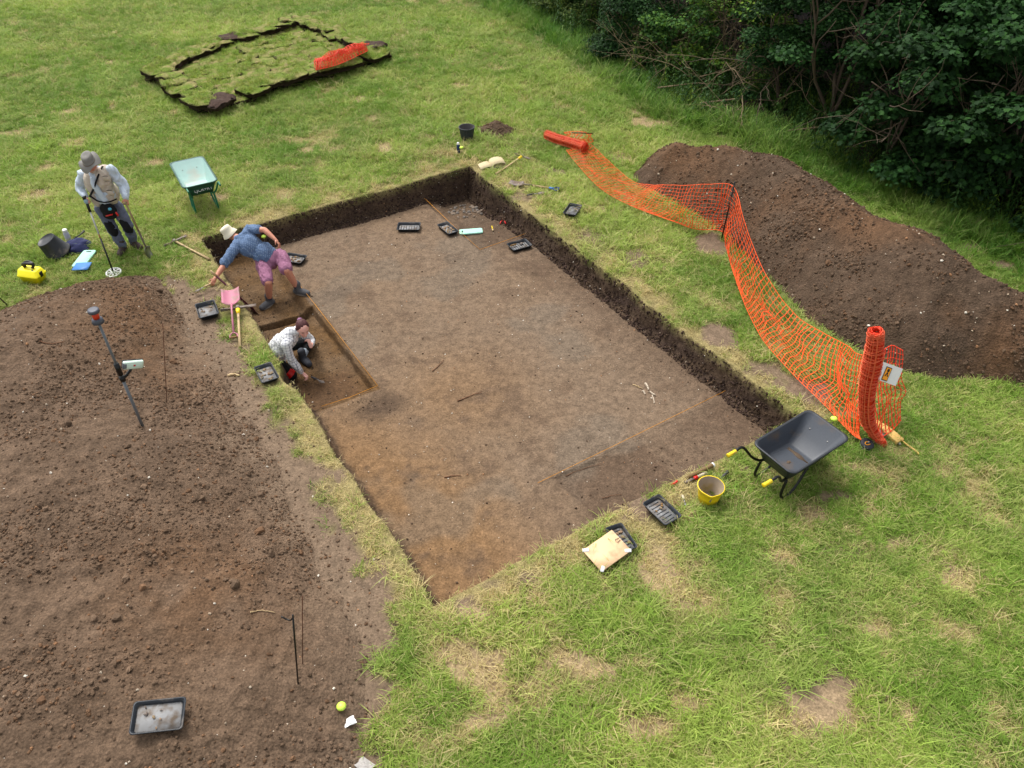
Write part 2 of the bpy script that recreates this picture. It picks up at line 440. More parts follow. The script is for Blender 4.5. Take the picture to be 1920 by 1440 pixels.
# ------------------------------------------------------------------ instanced stuff (grass, clods)
def proto_collection(name, meshes, material):
    col = bpy.data.collections.new(name)
    for i, me in enumerate(meshes):
        me.materials.append(material)
        o = bpy.data.objects.new('%s_%02d' % (name, i), me); col.objects.link(o)
    return col
def scatter(name, pts, rot, scl, tint, idx, coll, kind='stuff', label=None, cat=None):
    me = bpy.data.meshes.new(name)
    n = len(pts); me.vertices.add(n); me.vertices.foreach_set('co', np.asarray(pts, np.float32).ravel())
    for nm, arr in (('rot', rot), ('scl', scl)):
        a = me.attributes.new(nm, 'FLOAT_VECTOR', 'POINT'); a.data.foreach_set('vector', np.asarray(arr, np.float32).ravel())
    a = me.attributes.new('tint', 'FLOAT_COLOR', 'POINT')
    a.data.foreach_set('color', np.concatenate([tint, np.ones((n, 1))], 1).astype(np.float32).ravel())
    a = me.attributes.new('pick', 'INT', 'POINT'); a.data.foreach_set('value', np.asarray(idx, np.int32))
    o = bpy.data.objects.new(name, me); C.objects.link(o)
    ng = bpy.data.node_groups.new(name + '_nodes', 'GeometryNodeTree')
    ng.interface.new_socket('Geometry', in_out='INPUT', socket_type='NodeSocketGeometry')
    ng.interface.new_socket('Geometry', in_out='OUTPUT', socket_type='NodeSocketGeometry')
    gi = ng.nodes.new('NodeGroupInput'); go = ng.nodes.new('NodeGroupOutput')
    ip = ng.nodes.new('GeometryNodeInstanceOnPoints'); ci = ng.nodes.new('GeometryNodeCollectionInfo')
    ci.inputs['Collection'].default_value = coll; ci.inputs['Separate Children'].default_value = True; ci.inputs['Reset Children'].default_value = True
    def na(nm, t):
        k = ng.nodes.new('GeometryNodeInputNamedAttribute'); k.data_type = t; k.inputs['Name'].default_value = nm; return k.outputs['Attribute']
    ng.links.new(gi.outputs[0], ip.inputs['Points']); ng.links.new(ci.outputs[0], ip.inputs['Instance'])
    ip.inputs['Pick Instance'].default_value = True
    ng.links.new(na('pick', 'INT'), ip.inputs['Instance Index'])
    ng.links.new(na('rot', 'FLOAT_VECTOR'), ip.inputs['Rotation']); ng.links.new(na('scl', 'FLOAT_VECTOR'), ip.inputs['Scale'])
    ng.links.new(ip.outputs[0], go.inputs[0])
    md = o.modifiers.new('scatter', 'NODES'); md.node_group = ng
    return tag(o, label, cat, kind=kind)

# ------------------------------------------------------------------ hedge line (foot of the vegetation, on the ground)
HEDGE_PX = [(905, -40), (940, 0), (1000, 32), (1075, 78), (1160, 130), (1235, 188), (1330, 228), (1420, 252), (1500, 292), (1560, 322), (1610, 338), (1715, 372), (1785, 408), (1850, 445), (1920, 468), (2040, 540)]
HEDGE = [P(*q)[:2] for q in HEDGE_PX]
HPOLY = HEDGE + [np.array([16.0, 9.0]), np.array([70.0, 30.0]), np.array([60.0, 90.0]), np.array([-4.0, 60.0])]
def hedge_sd(x, y): return poly_sd(x, y, HPOLY)

BARE_PX = [(310, 515), (402, 535), (440, 600), (482, 690), (546, 765), (594, 835), (644, 905), (686, 1000), (734, 1100), (775, 1180), (765, 1270), (748, 1440), (740, 1600), (300, 1600), (200, 700)]
BARE = [P(*q)[:2] for q in BARE_PX]
# px, py, radius x, radius y in px, 0 = dark soil patch / 1 = straw patch, strength
PATCH = [(895, 1245, 75, 42, 1, 1), (1100, 1250, 100, 34, 1, .85), (1195, 1368, 64, 52, 1, 1), (1550, 1312, 95, 55, 0, 1), (1560, 1350, 110, 60, 1, .6), (1235, 1065, 66, 28, 1, .9), (1010, 1290, 70, 24, 1, .7), (1490, 735, 60, 26, 0, 1), (1430, 690, 40, 18, 0, .8), (1345, 625, 38, 26, 0, .9), (1190, 480, 25, 22, 0, .8), (1110, 440, 30, 20, 0, .7), (1335, 452, 40, 24, 0, 1), (1545, 1308, 75, 42, 0, 1),
         (1500, 1340, 50, 40, 1, .7), (1785, 1085, 42, 30, 1, .8), (985, 1095, 32, 22, 0, .9), (870, 1150, 22, 30, 0, .8), (920, 1265, 48, 30, 1, 1), (865, 1222, 36, 30, 1, .9),
         (1085, 1240, 60, 30, 1, .6), (1190, 1370, 52, 46, 1, 1), (1245, 1092, 50, 22, 1, .9), (1230, 1040, 40, 20, 1, .6), (1560, 932, 30, 16, 0, .8), (1525, 955, 34, 14, 1, .7), (1625, 960, 20, 12, 1, .7),
         (1635, 1180, 36, 18, 1, .8), (1715, 1355, 30, 28, 1, .8), (1520, 1228, 22, 14, 0, .7), (1385, 1125, 12, 9, 0, .9), (1398, 1162, 12, 8, 0, .9), (1573, 1225, 12, 9, 0, .9), (1520, 1395, 14, 10, 0, .9), (1735, 1415, 18, 12, 0, .8), (1440, 1215, 18, 10, 1, .8), (1010, 1180, 40, 16, 1, .5), (960, 1330, 60, 26, 1, .55), (1180, 975, 20, 12, 0, .7),
         (123, 211, 22, 9, 1, .9), (200, 345, 20, 8, 1, .6), (40, 250, 30, 10, 1, .6), (725, 275, 22, 9, 1, .8), (870, 160, 18, 6, 1, .8), (940, 132, 14, 5, 1, .7), (1205, 225, 22, 10, 1, .9), (1190, 210, 14, 6, 1, .8),
         (1245, 230, 18, 9, 1, .9), (985, 190, 12, 5, 1, .8), (1350, 250, 16, 9, 1, .8), (1280, 228, 14, 6, 1, .7), (1160, 165, 12, 6, 1, .7), (1040, 320, 22, 8, 0, .7), (520, 370, 20, 8, 1, .5), (60, 370, 30, 10, 1, .5),
         (965, 345, 30, 12, 1, .6), (500, 105, 10, 5, 1, .7), (330, 210, 14, 5, 1, .6), (980, 365, 24, 10, 0, .7), (1420, 790, 40, 14, 1, .6), (1200, 955, 34, 20, 0, .9), (1390, 880, 30, 14, 0, .7), (1120, 1000, 22, 12, 0, .6), (1815, 463, 24, 8, 0, 1), (1880, 497, 20, 9, 0, 1), (600, 1000, 10, 10, 0, .5)]
_r = np.random.default_rng(44)
for _ in range(110):
    _px, _py = _r.uniform(760, 1920), _r.uniform(820, 1440)
    if _r.random() < .5: _px, _py = _r.uniform(0, 1200), _r.uniform(40, 420)
    _s = _r.uniform(8, 30) * (.4 + _py / 1100)
    PATCH.append((_px, _py, _s, _s * _r.uniform(.35, .6), int(_r.random() < .8), _r.uniform(.35, .85)))
def patches(x, y):
    dark = np.zeros(np.shape(x)); straw = np.zeros(np.shape(x))
    n = 0.9 * fbm(x / 0.25, y / 0.25, 3, 4)
    for (px, py, rx, ry, k, s) in PATCH:
        c = P(px, py)[:2]; ex = np.linalg.norm(P(px + rx, py)[:2] - c); ey = abs(P(px, py - ry)[1] - P(px, py + ry)[1]) / 2
        near = (np.abs(x - c[0]) < ex * 2) & (np.abs(y - c[1]) < ey * 2)
        d = np.hypot((x - c[0]) / ex, (y - c[1]) / ey) + n
        v = s * sstep((1.15 - d) / 0.5) * near
        if k: straw = np.maximum(straw, v); dark = np.maximum(dark, v * .62 * (n > -.15))
        else: dark = np.maximum(dark, v)
    return dark, straw
def ground_maps(x, y):
    """bare soil (0..1), straw (0..1), lushness (0..1) of the turf"""
    dark, straw = patches(x, y)
    u, v = uv_of(x, y)
    te = trench_edge(u, v)
    tr = sstep((poly_sd(x, y, BARE) + 0.4 * fbm(x / 0.35, y / 0.35, 5, 3)) / 0.22)
    tuft = sstep((fbm(x / 0.28, y / 0.28, 2, 2) - 0.22) / 0.15)
    bare = np.maximum(dark, tr * (1 - 0.55 * tuft * (poly_sd(x, y, HL) < -0.25)))
    side = sstep((te + 0.42) / 0.2)                      # dried fringe round the trench
    n1 = fbm(x / 1.5, y / 1.5, 0, 3); n2 = fbm(x / 0.35, y / 0.35, 4, 3)
    straw = np.maximum(straw, sstep((n2 * 0.6 + n1 * 0.7 - 0.30) / 0.35) * 0.75)
    straw = np.maximum(straw, side * np.clip(0.55 + n2, 0, 1) * 0.9)
    worn = np.exp(-np.maximum(0, -te - 0.3) / 1.3) * 0.35
    straw = np.clip(straw + worn * np.clip(.6 + n2, 0, 1), 0, 1)
    hs = hedge_sd(x, y)
    lush = np.clip(sstep((hs + 1.6) / 1.5) + 0.35 * sstep((n1 + .1) / .4) * (1 - straw) , 0, 1)
    straw = straw * (1 - sstep((hs + 1.2) / 1.0))
    return bare, straw, lush, te, hs
SOIL_G = np.array(s2l((0.44, 0.372, 0.305))); SOIL_D = np.array(s2l((0.318, 0.258, 0.205))); SOIL_O = np.array(s2l((0.475, 0.365, 0.25)))
SOIL_M = np.array(s2l((0.40, 0.328, 0.265))); SOIL_B = np.array(s2l((0.235, 0.185, 0.16))); STRAW = np.array(s2l((0.66, 0.58, 0.42)))
UNDER = np.array(s2l((0.36, 0.40, 0.17)))
def mix(a, b, t): return a * (1 - t[..., None]) + b * t[..., None]

# ------------------------------------------------------------------ ground sheet
def tensor(us, vs, keep=None):
    U_, V_ = np.meshgrid(us, vs, indexing='ij'); nu, nv = U_.shape
    I = np.arange(nu * nv).reshape(nu, nv)
    F = np.stack([I[:-1, :-1], I[1:, :-1], I[1:, 1:], I[:-1, 1:]], -1).reshape(-1, 4)
    return U_.ravel(), V_.ravel(), F
def compact(V, F, *att):
    used = np.zeros(len(V), bool); used[F.ravel()] = True
    m = np.cumsum(used) - 1
    return (V[used], m[F]) + tuple(a[used] for a in att)
MG = 0.16
us = np.unique(np.round(np.concatenate([np.linspace(-110, -14, 40), np.arange(-14, -MG, 0.09), [-MG], np.linspace(-MG, TW + MG, 66), [TW + MG], np.arange(TW + MG + .09, 16, 0.1), np.linspace(16, 120, 45)]), 4))
vs = np.unique(np.round(np.concatenate([np.linspace(-90, -8, 30), np.arange(-8, -MG, 0.09), [-MG], np.linspace(-MG, TL + MG, 100), [TL + MG], np.arange(TL + MG + .09, 22, 0.1), np.linspace(22, 130, 45)]), 4))
u, v, F = tensor(us, vs)
uc = u[F].mean(1); vc = v[F].mean(1)
F = F[~((uc > -MG) & (uc < TW + MG) & (vc > -MG) & (vc < TL + MG))]
x, y = xy_of(u, v)
z = base_z(x, y)
bare, straw, lush, te, hs = ground_maps(x, y)
gcol = mix(np.tile(UNDER, (len(x), 1)), STRAW * 0.75, straw * 0.7)
gcol = mix(gcol, SOIL_G, np.clip(bare * 1.2, 0, 1))
gcol = mix(gcol, np.array(s2l((.60, .52, .40))), np.clip(patches(x, y)[1] * 1.1, 0, 1) * .8)
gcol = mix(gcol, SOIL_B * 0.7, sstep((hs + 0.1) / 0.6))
gcol = mix(gcol, np.array(s2l((.40, .50, .20))), sstep((y - 40) / 8) * (bare < .3))
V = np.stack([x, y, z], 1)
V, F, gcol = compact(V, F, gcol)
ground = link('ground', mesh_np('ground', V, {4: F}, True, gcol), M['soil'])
tag(ground, kind='structure')

# ------------------------------------------------------------------ trench
def dense(a, b, fine=0.012, coarse=0.026, band=0.3, extra=()):
    pts = [np.arange(a - MG, a + band, fine), np.arange(a + band, b - band, coarse), np.arange(b - band, b + MG, fine), [b + MG]]
    for e in extra: pts.append(np.arange(e - 0.1, e + 0.1, 0.014))
    return np.unique(np.round(np.concatenate(pts), 3))
us = dense(0, TW, extra=(1.1, 4.3)); vs = dense(0, TL, extra=(1.14, 3.96, 6.43))
u, v, F = tensor(us, vs); x, y = xy_of(u, v)
te = trench_edge(u, v)
z = base_z(x, y) - trench_drop(u, v)
out = np.clip((0.05 - te) / 0.04, 0, 1)
# the walls bulge and crumble sideways
nz = 0.030 * fbm(u / 0.09 + z / 0.05, v / 0.09 - z / 0.06, 3, 3)
inw = ((te > 0.0) & (te < 0.25)) * 1.0
x2 = x + nz * inw * TU[0]; y2 = y + nz * inw * TU[1]
V = np.stack([x2, y2, z], 1)
n1 = fbm(u / 1.3, v / 1.3, 1, 4); n2 = fbm(u / 0.4, v / 0.4, 4, 4)
org = np.clip(sstep((2.4 - u) / 2.2) * sstep((5.8 - v) / 4.0) * 1.25 + 0.35 * n1, 0, 1) * 0.85
org = np.maximum(org, 0.55 * np.exp(-((u - 2.0) ** 2 + (v - 3.2) ** 2) / 1.2) + 0.1 * n2)
tc_ = mix(np.tile(SOIL_G, (len(u), 1)), SOIL_O, np.clip(org, 0, 1))
dk = np.clip(.5 * sstep(rect_in(u, v, 2.25, 3.7, .2, 1.14) / .12) + sstep((u - 4.1) / 1.4) * 0.75 + 0.55 * sstep((1.2 - v) / .3) * sstep((u - 1.9) / .8) + 0.45 * sstep((n1 * .6 + n2 * .5 - .15) / .4), 0, 1)
tc_ = mix(tc_, SOIL_M * 0.8, dk)
pit = np.maximum(rect_in(u, v, -1, 1.1, 3.96, 6.4), rect_in(u, v, -1, 1.02, 6.3, 8.55))
tc_ = mix(tc_, SOIL_M * .8, .6 * np.clip(sstep((n2 * .7 + fbm(u / .15, v / .15, 2, 3) * .5 - .05) / .5), 0, 1))
tc_ = mix(tc_, np.array(s2l((.40, .365, .32))), .4 * sstep((fbm(u / .9 + 9, v / .9, 5, 3) - .1) / .3))
tc_ = mix(tc_, SOIL_D * 1.1, .8 * sstep((rect_in(u, v, 4.3, 9, 6.43, 9) + .02) / .04) * np.clip(.8 + .5 * n2, 0, 1))
tc_ = mix(tc_, np.array(s2l((0.37, 0.28, 0.18))), sstep((pit + .08) / 0.05) * np.clip(.85 + .4 * n2, 0, 1))
tc_ = mix(tc_, np.array(s2l((0.34, 0.255, 0.19))), sstep((rect_in(u, v, -1, 1.12, 3.9, 4.9)) / 0.3) * .6)
spo = np.exp(-(((u - 1.0) / .42) ** 2 + ((v - 3.55) / .2) ** 2)) ** .7
tc_ = mix(tc_, SOIL_D, np.clip(spo * 1.1 + .5 * n2, 0, 1) * (spo > .2))
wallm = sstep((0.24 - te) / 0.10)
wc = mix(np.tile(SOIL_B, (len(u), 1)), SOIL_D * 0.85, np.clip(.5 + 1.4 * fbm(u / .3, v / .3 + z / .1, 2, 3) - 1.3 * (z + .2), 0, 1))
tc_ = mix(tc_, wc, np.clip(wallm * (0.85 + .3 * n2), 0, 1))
bare, straw, lush, te0, hs = ground_maps(x, y)
rim = mix(mix(np.tile(UNDER, (len(x), 1)), STRAW * 0.75, straw * .7), SOIL_G, np.clip(bare * 1.2, 0, 1))
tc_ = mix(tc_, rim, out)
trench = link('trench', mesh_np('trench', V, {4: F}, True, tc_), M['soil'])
tag(trench, kind='structure')

# ------------------------------------------------------------------ spoil heaps
def heap(name, fn, poly, x0, x1, y0, y1, st, colf, label):
    xs = np.arange(x0, x1, st); ys = np.arange(y0, y1, st)
    x, y, F = tensor(xs, ys); h = fn(x, y)
    keep = (h[F] > -0.025).any(1) & (poly(x, y)[F].any(1))
    F = F[keep]
    V = np.stack([x, y, base_z(x, y) + h], 1)
    c = colf(x, y, h)
    V, F, c = compact(V, F, c)
    o = link(name, mesh_np(name, V, {4: F}, True, c), M['heap_soil'])
    return tag(o, label, 'spoil heap')
def col_l(x, y, h):
    n1 = fbm(x / 1.6, y / 1.6, 2, 3); n2 = fbm(x / 0.3, y / 0.3, 0, 3)
    c = mix(np.tile(SOIL_M * 0.95, (len(x), 1)), SOIL_D * 1.1, np.clip(.4 + n2 * .9 + .3 * n1, 0, 1))
    g = P(290, 600, .3)[:2]; g2 = P(400, 680, .2)[:2]; g3 = P(400, 1080, .5)[:2]
    o = np.exp(-((x - g[0]) ** 2 / 1.2 + (y - g[1]) ** 2 / 1.0)) + np.exp(-((x - g2[0]) ** 2 + (y - g2[1]) ** 2) / .5) + .6 * np.exp(-((x - g3[0]) ** 2 + (y - g3[1]) ** 2) / .8)
    c = mix(c, np.array(s2l((0.40, 0.30, 0.215))), np.clip(o * (.8 + n2), 0, .7))
    return mix(c, SOIL_G * .8 + SOIL_M * .2, np.clip(1 - h / .22 + .8 * n2, 0, 1))
def col_r(x, y, h):
    n1 = fbm(x / 1.2, y / 1.2, 1, 3); n2 = fbm(x / 0.3, y / 0.3, 0, 3)
    c = mix(np.tile(SOIL_M * 0.66, (len(x), 1)), SOIL_D * 0.8, np.clip(.5 + n2 * .9 + .5 * n1, 0, 1))
    return mix(c, np.array(s2l((0.40, 0.29, 0.2))), np.clip(n1 * 1.2 + .1, 0, .55))
hl = np.array(HL); hr = np.array(HR)
heap_left = heap('spoil_heap', heap_l, lambda x, y: (y > 1.6) & (x > -9.6), -10, hl[:, 0].max() + .3, 1.4, hl[:, 1].max() + .4, 0.022, col_l,
     'large flat brown spoil heap filling the left foreground with survey pole standing in it')
heap_right = heap('spoil_heap', heap_r, lambda x, y: x < 10.5, hr[:, 0].min() - .2, 10.6, hr[:, 1].min() - .2, hr[:, 1].max() + .3, 0.025, col_r,
     'long dark brown spoil ridge between orange netting and hedge')
pc = lambda x, y, h: mix(np.tile(SOIL_M * .75, (len(x), 1)), SOIL_D, np.clip(.5 + fbm(x / .1, y / .1, 1, 3), 0, 1))
heap('soil_pile', heap_s, lambda x, y: x < 99, PILE[0] - .9, PILE[0] + .9, PILE[1] - .9, PILE[1] + .9, 0.015, pc, 'small low pile of crumbly soil on grass beside black bucket')

# ------------------------------------------------------------------ clods, stones, chalk flecks
def clod_mesh(seed):
    r = np.random.default_rng(seed); mb = MB(); ball(mb, (0, 0, 0), 1, 7, 5)
    V, Fd, c = mb.raw(); V = V * (1 + 0.28 * (r.random((len(V), 1)) - .5)) * (1, .8 + .3 * r.random(), .62)
    V += 0.10 * r.standard_normal(V.shape)
    return mesh_np('clod', V, Fd, False)
clods = proto_collection('clod_shapes', [clod_mesh(i) for i in range(7)], M['clod'])
def put(n, x0, x1, y0, y1, dens, smin, smax, pw, cols, lift=0.2, seed=1, wall=False):
    r = np.random.default_rng(seed)
    x = r.uniform(x0, x1, n); y = r.uniform(y0, y1, n)
    if wall:
        s_ = r.random(n); d_ = r.uniform(-.03, .22, n); q_ = r.choice([0, 1, 2, 3], n, p=[0, .5, 0, .5]); d_ = np.where((q_ % 2 == 0) , r.uniform(.10, .24, n), d_)
        x, y = xy_of(np.choose(q_, [s_ * TW, s_ * TW, d_, TW - d_]), np.choose(q_, [d_, TL - d_, s_ * TL, s_ * TL]))
    k = r.random(n) < dens(x, y); x, y = x[k], y[k]; m = len(x)
    s = smin + (smax - smin) * r.random(m) ** pw
    z = Z(x, y) + s * lift
    cs = np.array(cols)[r.integers(0, len(cols), m)] * (0.75 + 0.5 * r.random((m, 1)))
    return np.stack([x, y, z], 1), r.uniform(0, 6.28, (m, 3)) * (0.15, 0.15, 1), s[:, None] * (0.8 + .5 * r.random((m, 3))), cs, r.integers(0, 7, m)
def join(*a): return [np.concatenate([q[i] for q in a]) for i in range(5)]
def inview(x, y):
    d = np.hypot(x, y); return (np.abs(x) < 0.72 * y + 3.2) & (y > 2.2)
cl_cols = [SOIL_M * 1.15, SOIL_M * 1.0, SOIL_M * .95, SOIL_D * 1.3, np.array(s2l((0.43, 0.33, 0.25)))]
dl = lambda x, y: (heap_l(x, y) > 0.02) * inview(x, y) * np.clip(0.4 + 1.3 * fbm(x / .8, y / .8, 3, 3) + .5 * np.exp(-heap_l(x, y) / .2), 0.03, 1)
drr = lambda x, y: (heap_r(x, y) > 0.02) * inview(x, y) * np.clip(0.25 + 1.3 * fbm(x / .6, y / .6, 1, 3) + .6 * np.exp(-heap_r(x, y) / .2), 0.04, 1)
def dtr(x, y):
    b = poly_sd(x, y, BARE); u, v = uv_of(x, y)
    return (b > 0) * (heap_l(x, y) <= 0.02) * (trench_edge(u, v) < -.05) * inview(x, y) * np.clip(.1 + .7 * np.exp(heap_l(x, y) * 8) + .5 * fbm(x / .5, y / .5, 1, 2), 0, 1)
def dfl(x, y):
    u, v = uv_of(x, y); te = trench_edge(u, v)
    pit = rect_in(u, v, -1, 1.1, 3.96, 8.5)
    sp = np.exp(-(((u - 1.0) / .45) ** 2 + ((v - 3.55) / .22) ** 2))
    return (te > 0.16) * np.clip(0.04 + .5 * (pit > .05) + .9 * sp + .25 * np.exp(-(te - .16) / .12) + .25 * sstep((1.0 - v) / .3) * (u > 3), 0, 1)
pile_d = lambda x, y: (heap_s(x, y) > 0.01) * 1.0
A = join(put(170000, -9, 0, 2.3, 10.8, dl, .003, .022, 4.5, cl_cols, .15, 1),
         put(1300, -9, 0, 2.3, 10.8, dl, .014, .06, 4, cl_cols, .1, 2),
         put(170000, 1.5, 10.5, 6.5, 17, drr, .004, .028, 4.2, [c * .8 for c in cl_cols], .15, 3),
         put(1200, 1.5, 10.5, 6.5, 17, drr, .02, .05, 2, [c * .8 for c in cl_cols], .1, 4),
         put(40000, -6.5, 0, 3, 12, dtr, .003, .02, 4, cl_cols, .15, 5),
         put(30000, -6, 5, 4, 16, dfl, .004, .018, 3, [SOIL_M * .8, SOIL_D, SOIL_D * .8], .15, 6),
         put(15000, -6, 5, 4, 16, lambda x, y: (trench_edge(*uv_of(x, y)) > 0.01) * 1.0, .005, .026, 3, [SOIL_B, SOIL_D * .8, SOIL_D, SOIL_B * 1.4, SOIL_B * .7], .1, 15, True),
         put(900, PILE[0] - .7, PILE[0] + .7, PILE[1] - .7, PILE[1] + .7, pile_d, .006, .03, 2, cl_cols, .2, 7))
scatter('soil_clods', A[0], A[1], A[2], A[3], A[4], clods, label='loose brown soil clods littering heaps and trench', cat='soil')
WH = [np.array(s2l(c)) for c in ((0.85, 0.82, 0.76), (0.72, 0.66, 0.58), (0.62, 0.55, 0.47), (0.6, 0.45, 0.33))]
dflw = lambda x, y: (trench_edge(*uv_of(x, y)) > 0.02) * 1.0
A = join(put(1500, -9, 0, 2.3, 10.8, lambda x, y: (heap_l(x, y) > 0) * 1.0, .004, .017, 4, WH, .3, 11),
         put(1700, 1.5, 10.5, 6.5, 17, lambda x, y: (heap_r(x, y) > 0) * 1.0, .005, .024, 3, WH, .3, 12),
         put(3600, -6, 5, 4, 16, dflw, .003, .012, 4, WH, .3, 13),
         put(700, -6, 5, 4, 16, dflw, .003, .012, 3, WH, .3, 16, True),
         put(900, -6.5, 0, 3, 12, lambda x, y: dtr(x, y) > .01, .004, .015, 3, WH, .3, 14))
scatter('stone_fragments', A[0], A[1], A[2], A[3], A[4], clods, label='pale chalk and flint flecks in the soil', cat='stones')

# ------------------------------------------------------------------ turf stack
TS = [P(*q, 0.0)[:2] for q in [(288, 146), (350, 116), (425, 88), (500, 68), (570, 50), (640, 78), (722, 112), (700, 128), (560, 162), (480, 187), (383, 220), (335, 184)]]
ts_c = np.mean(TS, 0)
turf_root = thing('turf_stack', 'wide low stack of cut grass turves with dark ragged edges on the far lawn', 'turf', (ts_c[0], ts_c[1], 0))
def slab_mesh(seed):
    r = np.random.default_rng(seed); n = 9
    g = np.linspace(-1, 1, n); X, Y, F = tensor(g, g); ed_ = np.maximum(np.abs(X), np.abs(Y))
    L, W = 0.38 + .05 * r.random(), 0.28 + .05 * r.random()
    ed = ed_; X, Y = X * np.sqrt(1 - Y ** 2 / 5), Y * np.sqrt(1 - X ** 2 / 5)
    wob = 1 + 0.2 * fbm(X * 1.7 + seed * 5, Y * 1.7, 2, 3)
    top = np.stack([X * L * wob, Y * W * wob, 0.14 + 0.07 * fbm(X * 1.9 + seed * 3, Y * 1.2, 1, 3) - .03 * (ed > .99)], 1)
    ctop = np.tile(SOIL_B * 1.3, (len(X), 1)) if seed in (3,) else mix(np.tile(np.array(s2l((0.36, 0.43, 0.15))), (len(X), 1)), STRAW * .7, np.clip(.2 + fbm(X * 2 + seed, Y * 2, 4, 3), 0, 1))
    # side wall: boundary loop down to the bottom
    I = np.arange(n * n).reshape(n, n)
    loop = np.concatenate([I[:, 0], I[-1, 1:], I[-2::-1, -1], I[0, -2:0:-1]])
    m = len(loop); t2 = top[loop] * (1.02, 1.02, 1) - (0, 0, .012)
    t2 += 0.008 * r.standard_normal(t2.shape); b2 = top[loop] * (0.96, 0.96, 0) + 0.015 * r.standard_normal((m, 3)) * (1, 1, 0)
    V = np.concatenate([top, t2, b2]); o = n * n
    F2 = np.concatenate([F, np.stack([loop, np.arange(m) + o, (np.arange(m) + 1) % m + o, np.roll(loop, -1)], 1)[:, ::-1], ringf(o, o + m, m)[:, ::-1]])
    c = np.concatenate([ctop, np.tile(SOIL_B * 1.0, (m, 1)), np.tile(SOIL_B * .8, (m, 1))])
    return mesh_np('turf', V, {4: F2}, True, c)
slabs = [slab_mesh(i) for i in range(8)]
for s_ in slabs: s_.materials.append(M['soil'])
tsP = []
r = np.random.default_rng(5)
def add_slab(x, y, z, a, tilt, k):
    o = bpy.data.objects.new('turf', slabs[k]); C.objects.link(o); o.parent = turf_root
    o.location = (x - ts_c[0], y - ts_c[1], z); o.rotation_euler = (tilt[0], tilt[1], a)
    tsP.append((x, y, z + 0.14, a, tilt, k))
ed0 = (TS[6] - TS[11]); angt = math.atan2(ed0[1], ed0[0])
ca, sa = math.cos(angt), math.sin(angt)
for i in range(-9, 10):
    for j in range(-9, 10):
        a, b = i * 0.66 + .15 * (j % 2), j * 0.52
        x_, y_ = ts_c[0] + a * ca - b * sa, ts_c[1] + a * sa + b * ca
        if poly_sd(np.array(x_), np.array(y_), TS) > 0.15 and len(tsP) < 66:
            add_slab(x_, y_, base_z(x_, y_) - 0.01 + .015 * r.random(), angt + r.normal() * .06, (r.normal() * .06, r.normal() * .06), int(r.choice([0, 1, 2, 4, 5, 6, 7])))
n0 = len(tsP)
per = np.array(TS + [TS[0]])
seg = np.linalg.norm(np.diff(per, axis=0), axis=1); cum = np.concatenate([[0], np.cumsum(seg)])
for s_ in np.arange(0, cum[-1], 0.55):
    if len(tsP) >= 98: break
    i = min(int(np.searchsorted(cum, s_, side='right') - 1), len(seg) - 1); f = (s_ - cum[i]) / seg[i]
    p_ = per[i] * (1 - f) + per[i + 1] * f; a_ = math.atan2(*(per[i + 1] - per[i])[::-1])
    if r.random() < .1: continue
    inw_ = (ts_c - p_) / np.linalg.norm(ts_c - p_)
    p_ = p_ + inw_ * 0.15 + r.normal(size=2) * .04
    add_slab(p_[0], p_[1], base_z(*p_) + 0.15 + .02 * r.random(), a_ + r.normal() * .15, (r.normal() * .07, r.normal() * .07), int(r.choice([0, 1, 2, 4, 5, 6, 7, 3])))


# ------------------------------------------------------------------ hedge, trees, undergrowth
def leaves(centers, normals, sizes, cols, r, lobed=False, aspect=.62):
    n = len(centers)
    t = r.normal(size=(n, 3)); nn = normals / (np.linalg.norm(normals, axis=1)[:, None] + 1e-9)
    t -= nn * (t * nn).sum(1)[:, None]; t[:, 2] -= .35; t -= nn * (t * nn).sum(1)[:, None]
    t /= np.linalg.norm(t, axis=1)[:, None] + 1e-9
    b = np.cross(nn, t)
    if lobed:
        prof = [(0, 0, 0), (.12, .5, -.06), (.38, .34, -.02), (.45, .62, -.10), (.66, .30, -.03), (1, 0, -.08), (.66, -.30, -.03), (.45, -.62, -.10), (.38, -.34, -.02), (.12, -.5, -.06)]
    else:
        prof = [(0, 0, 0), (.3, aspect * .8, -.06), (.68, aspect * .6, -.08), (1, 0, -.10), (.68, -aspect * .6, -.08), (.3, -aspect * .8, -.06)]
    prof = np.array(prof); m = len(prof)
    V = centers[:, None] + sizes[:, None, None] * (prof[None, :, 0:1] * t[:, None] + prof[None, :, 1:2] * b[:, None] + prof[None, :, 2:3] * nn[:, None])
    V = V.reshape(-1, 3); st = np.arange(n) * m
    h = m // 2
    F1 = st[:, None] + np.arange(0, h + 1); F2 = st[:, None] + np.array([0] + list(range(h, m)))
    return V, {h + 1: np.concatenate([F1, F2])}, np.repeat(cols, m, 0)
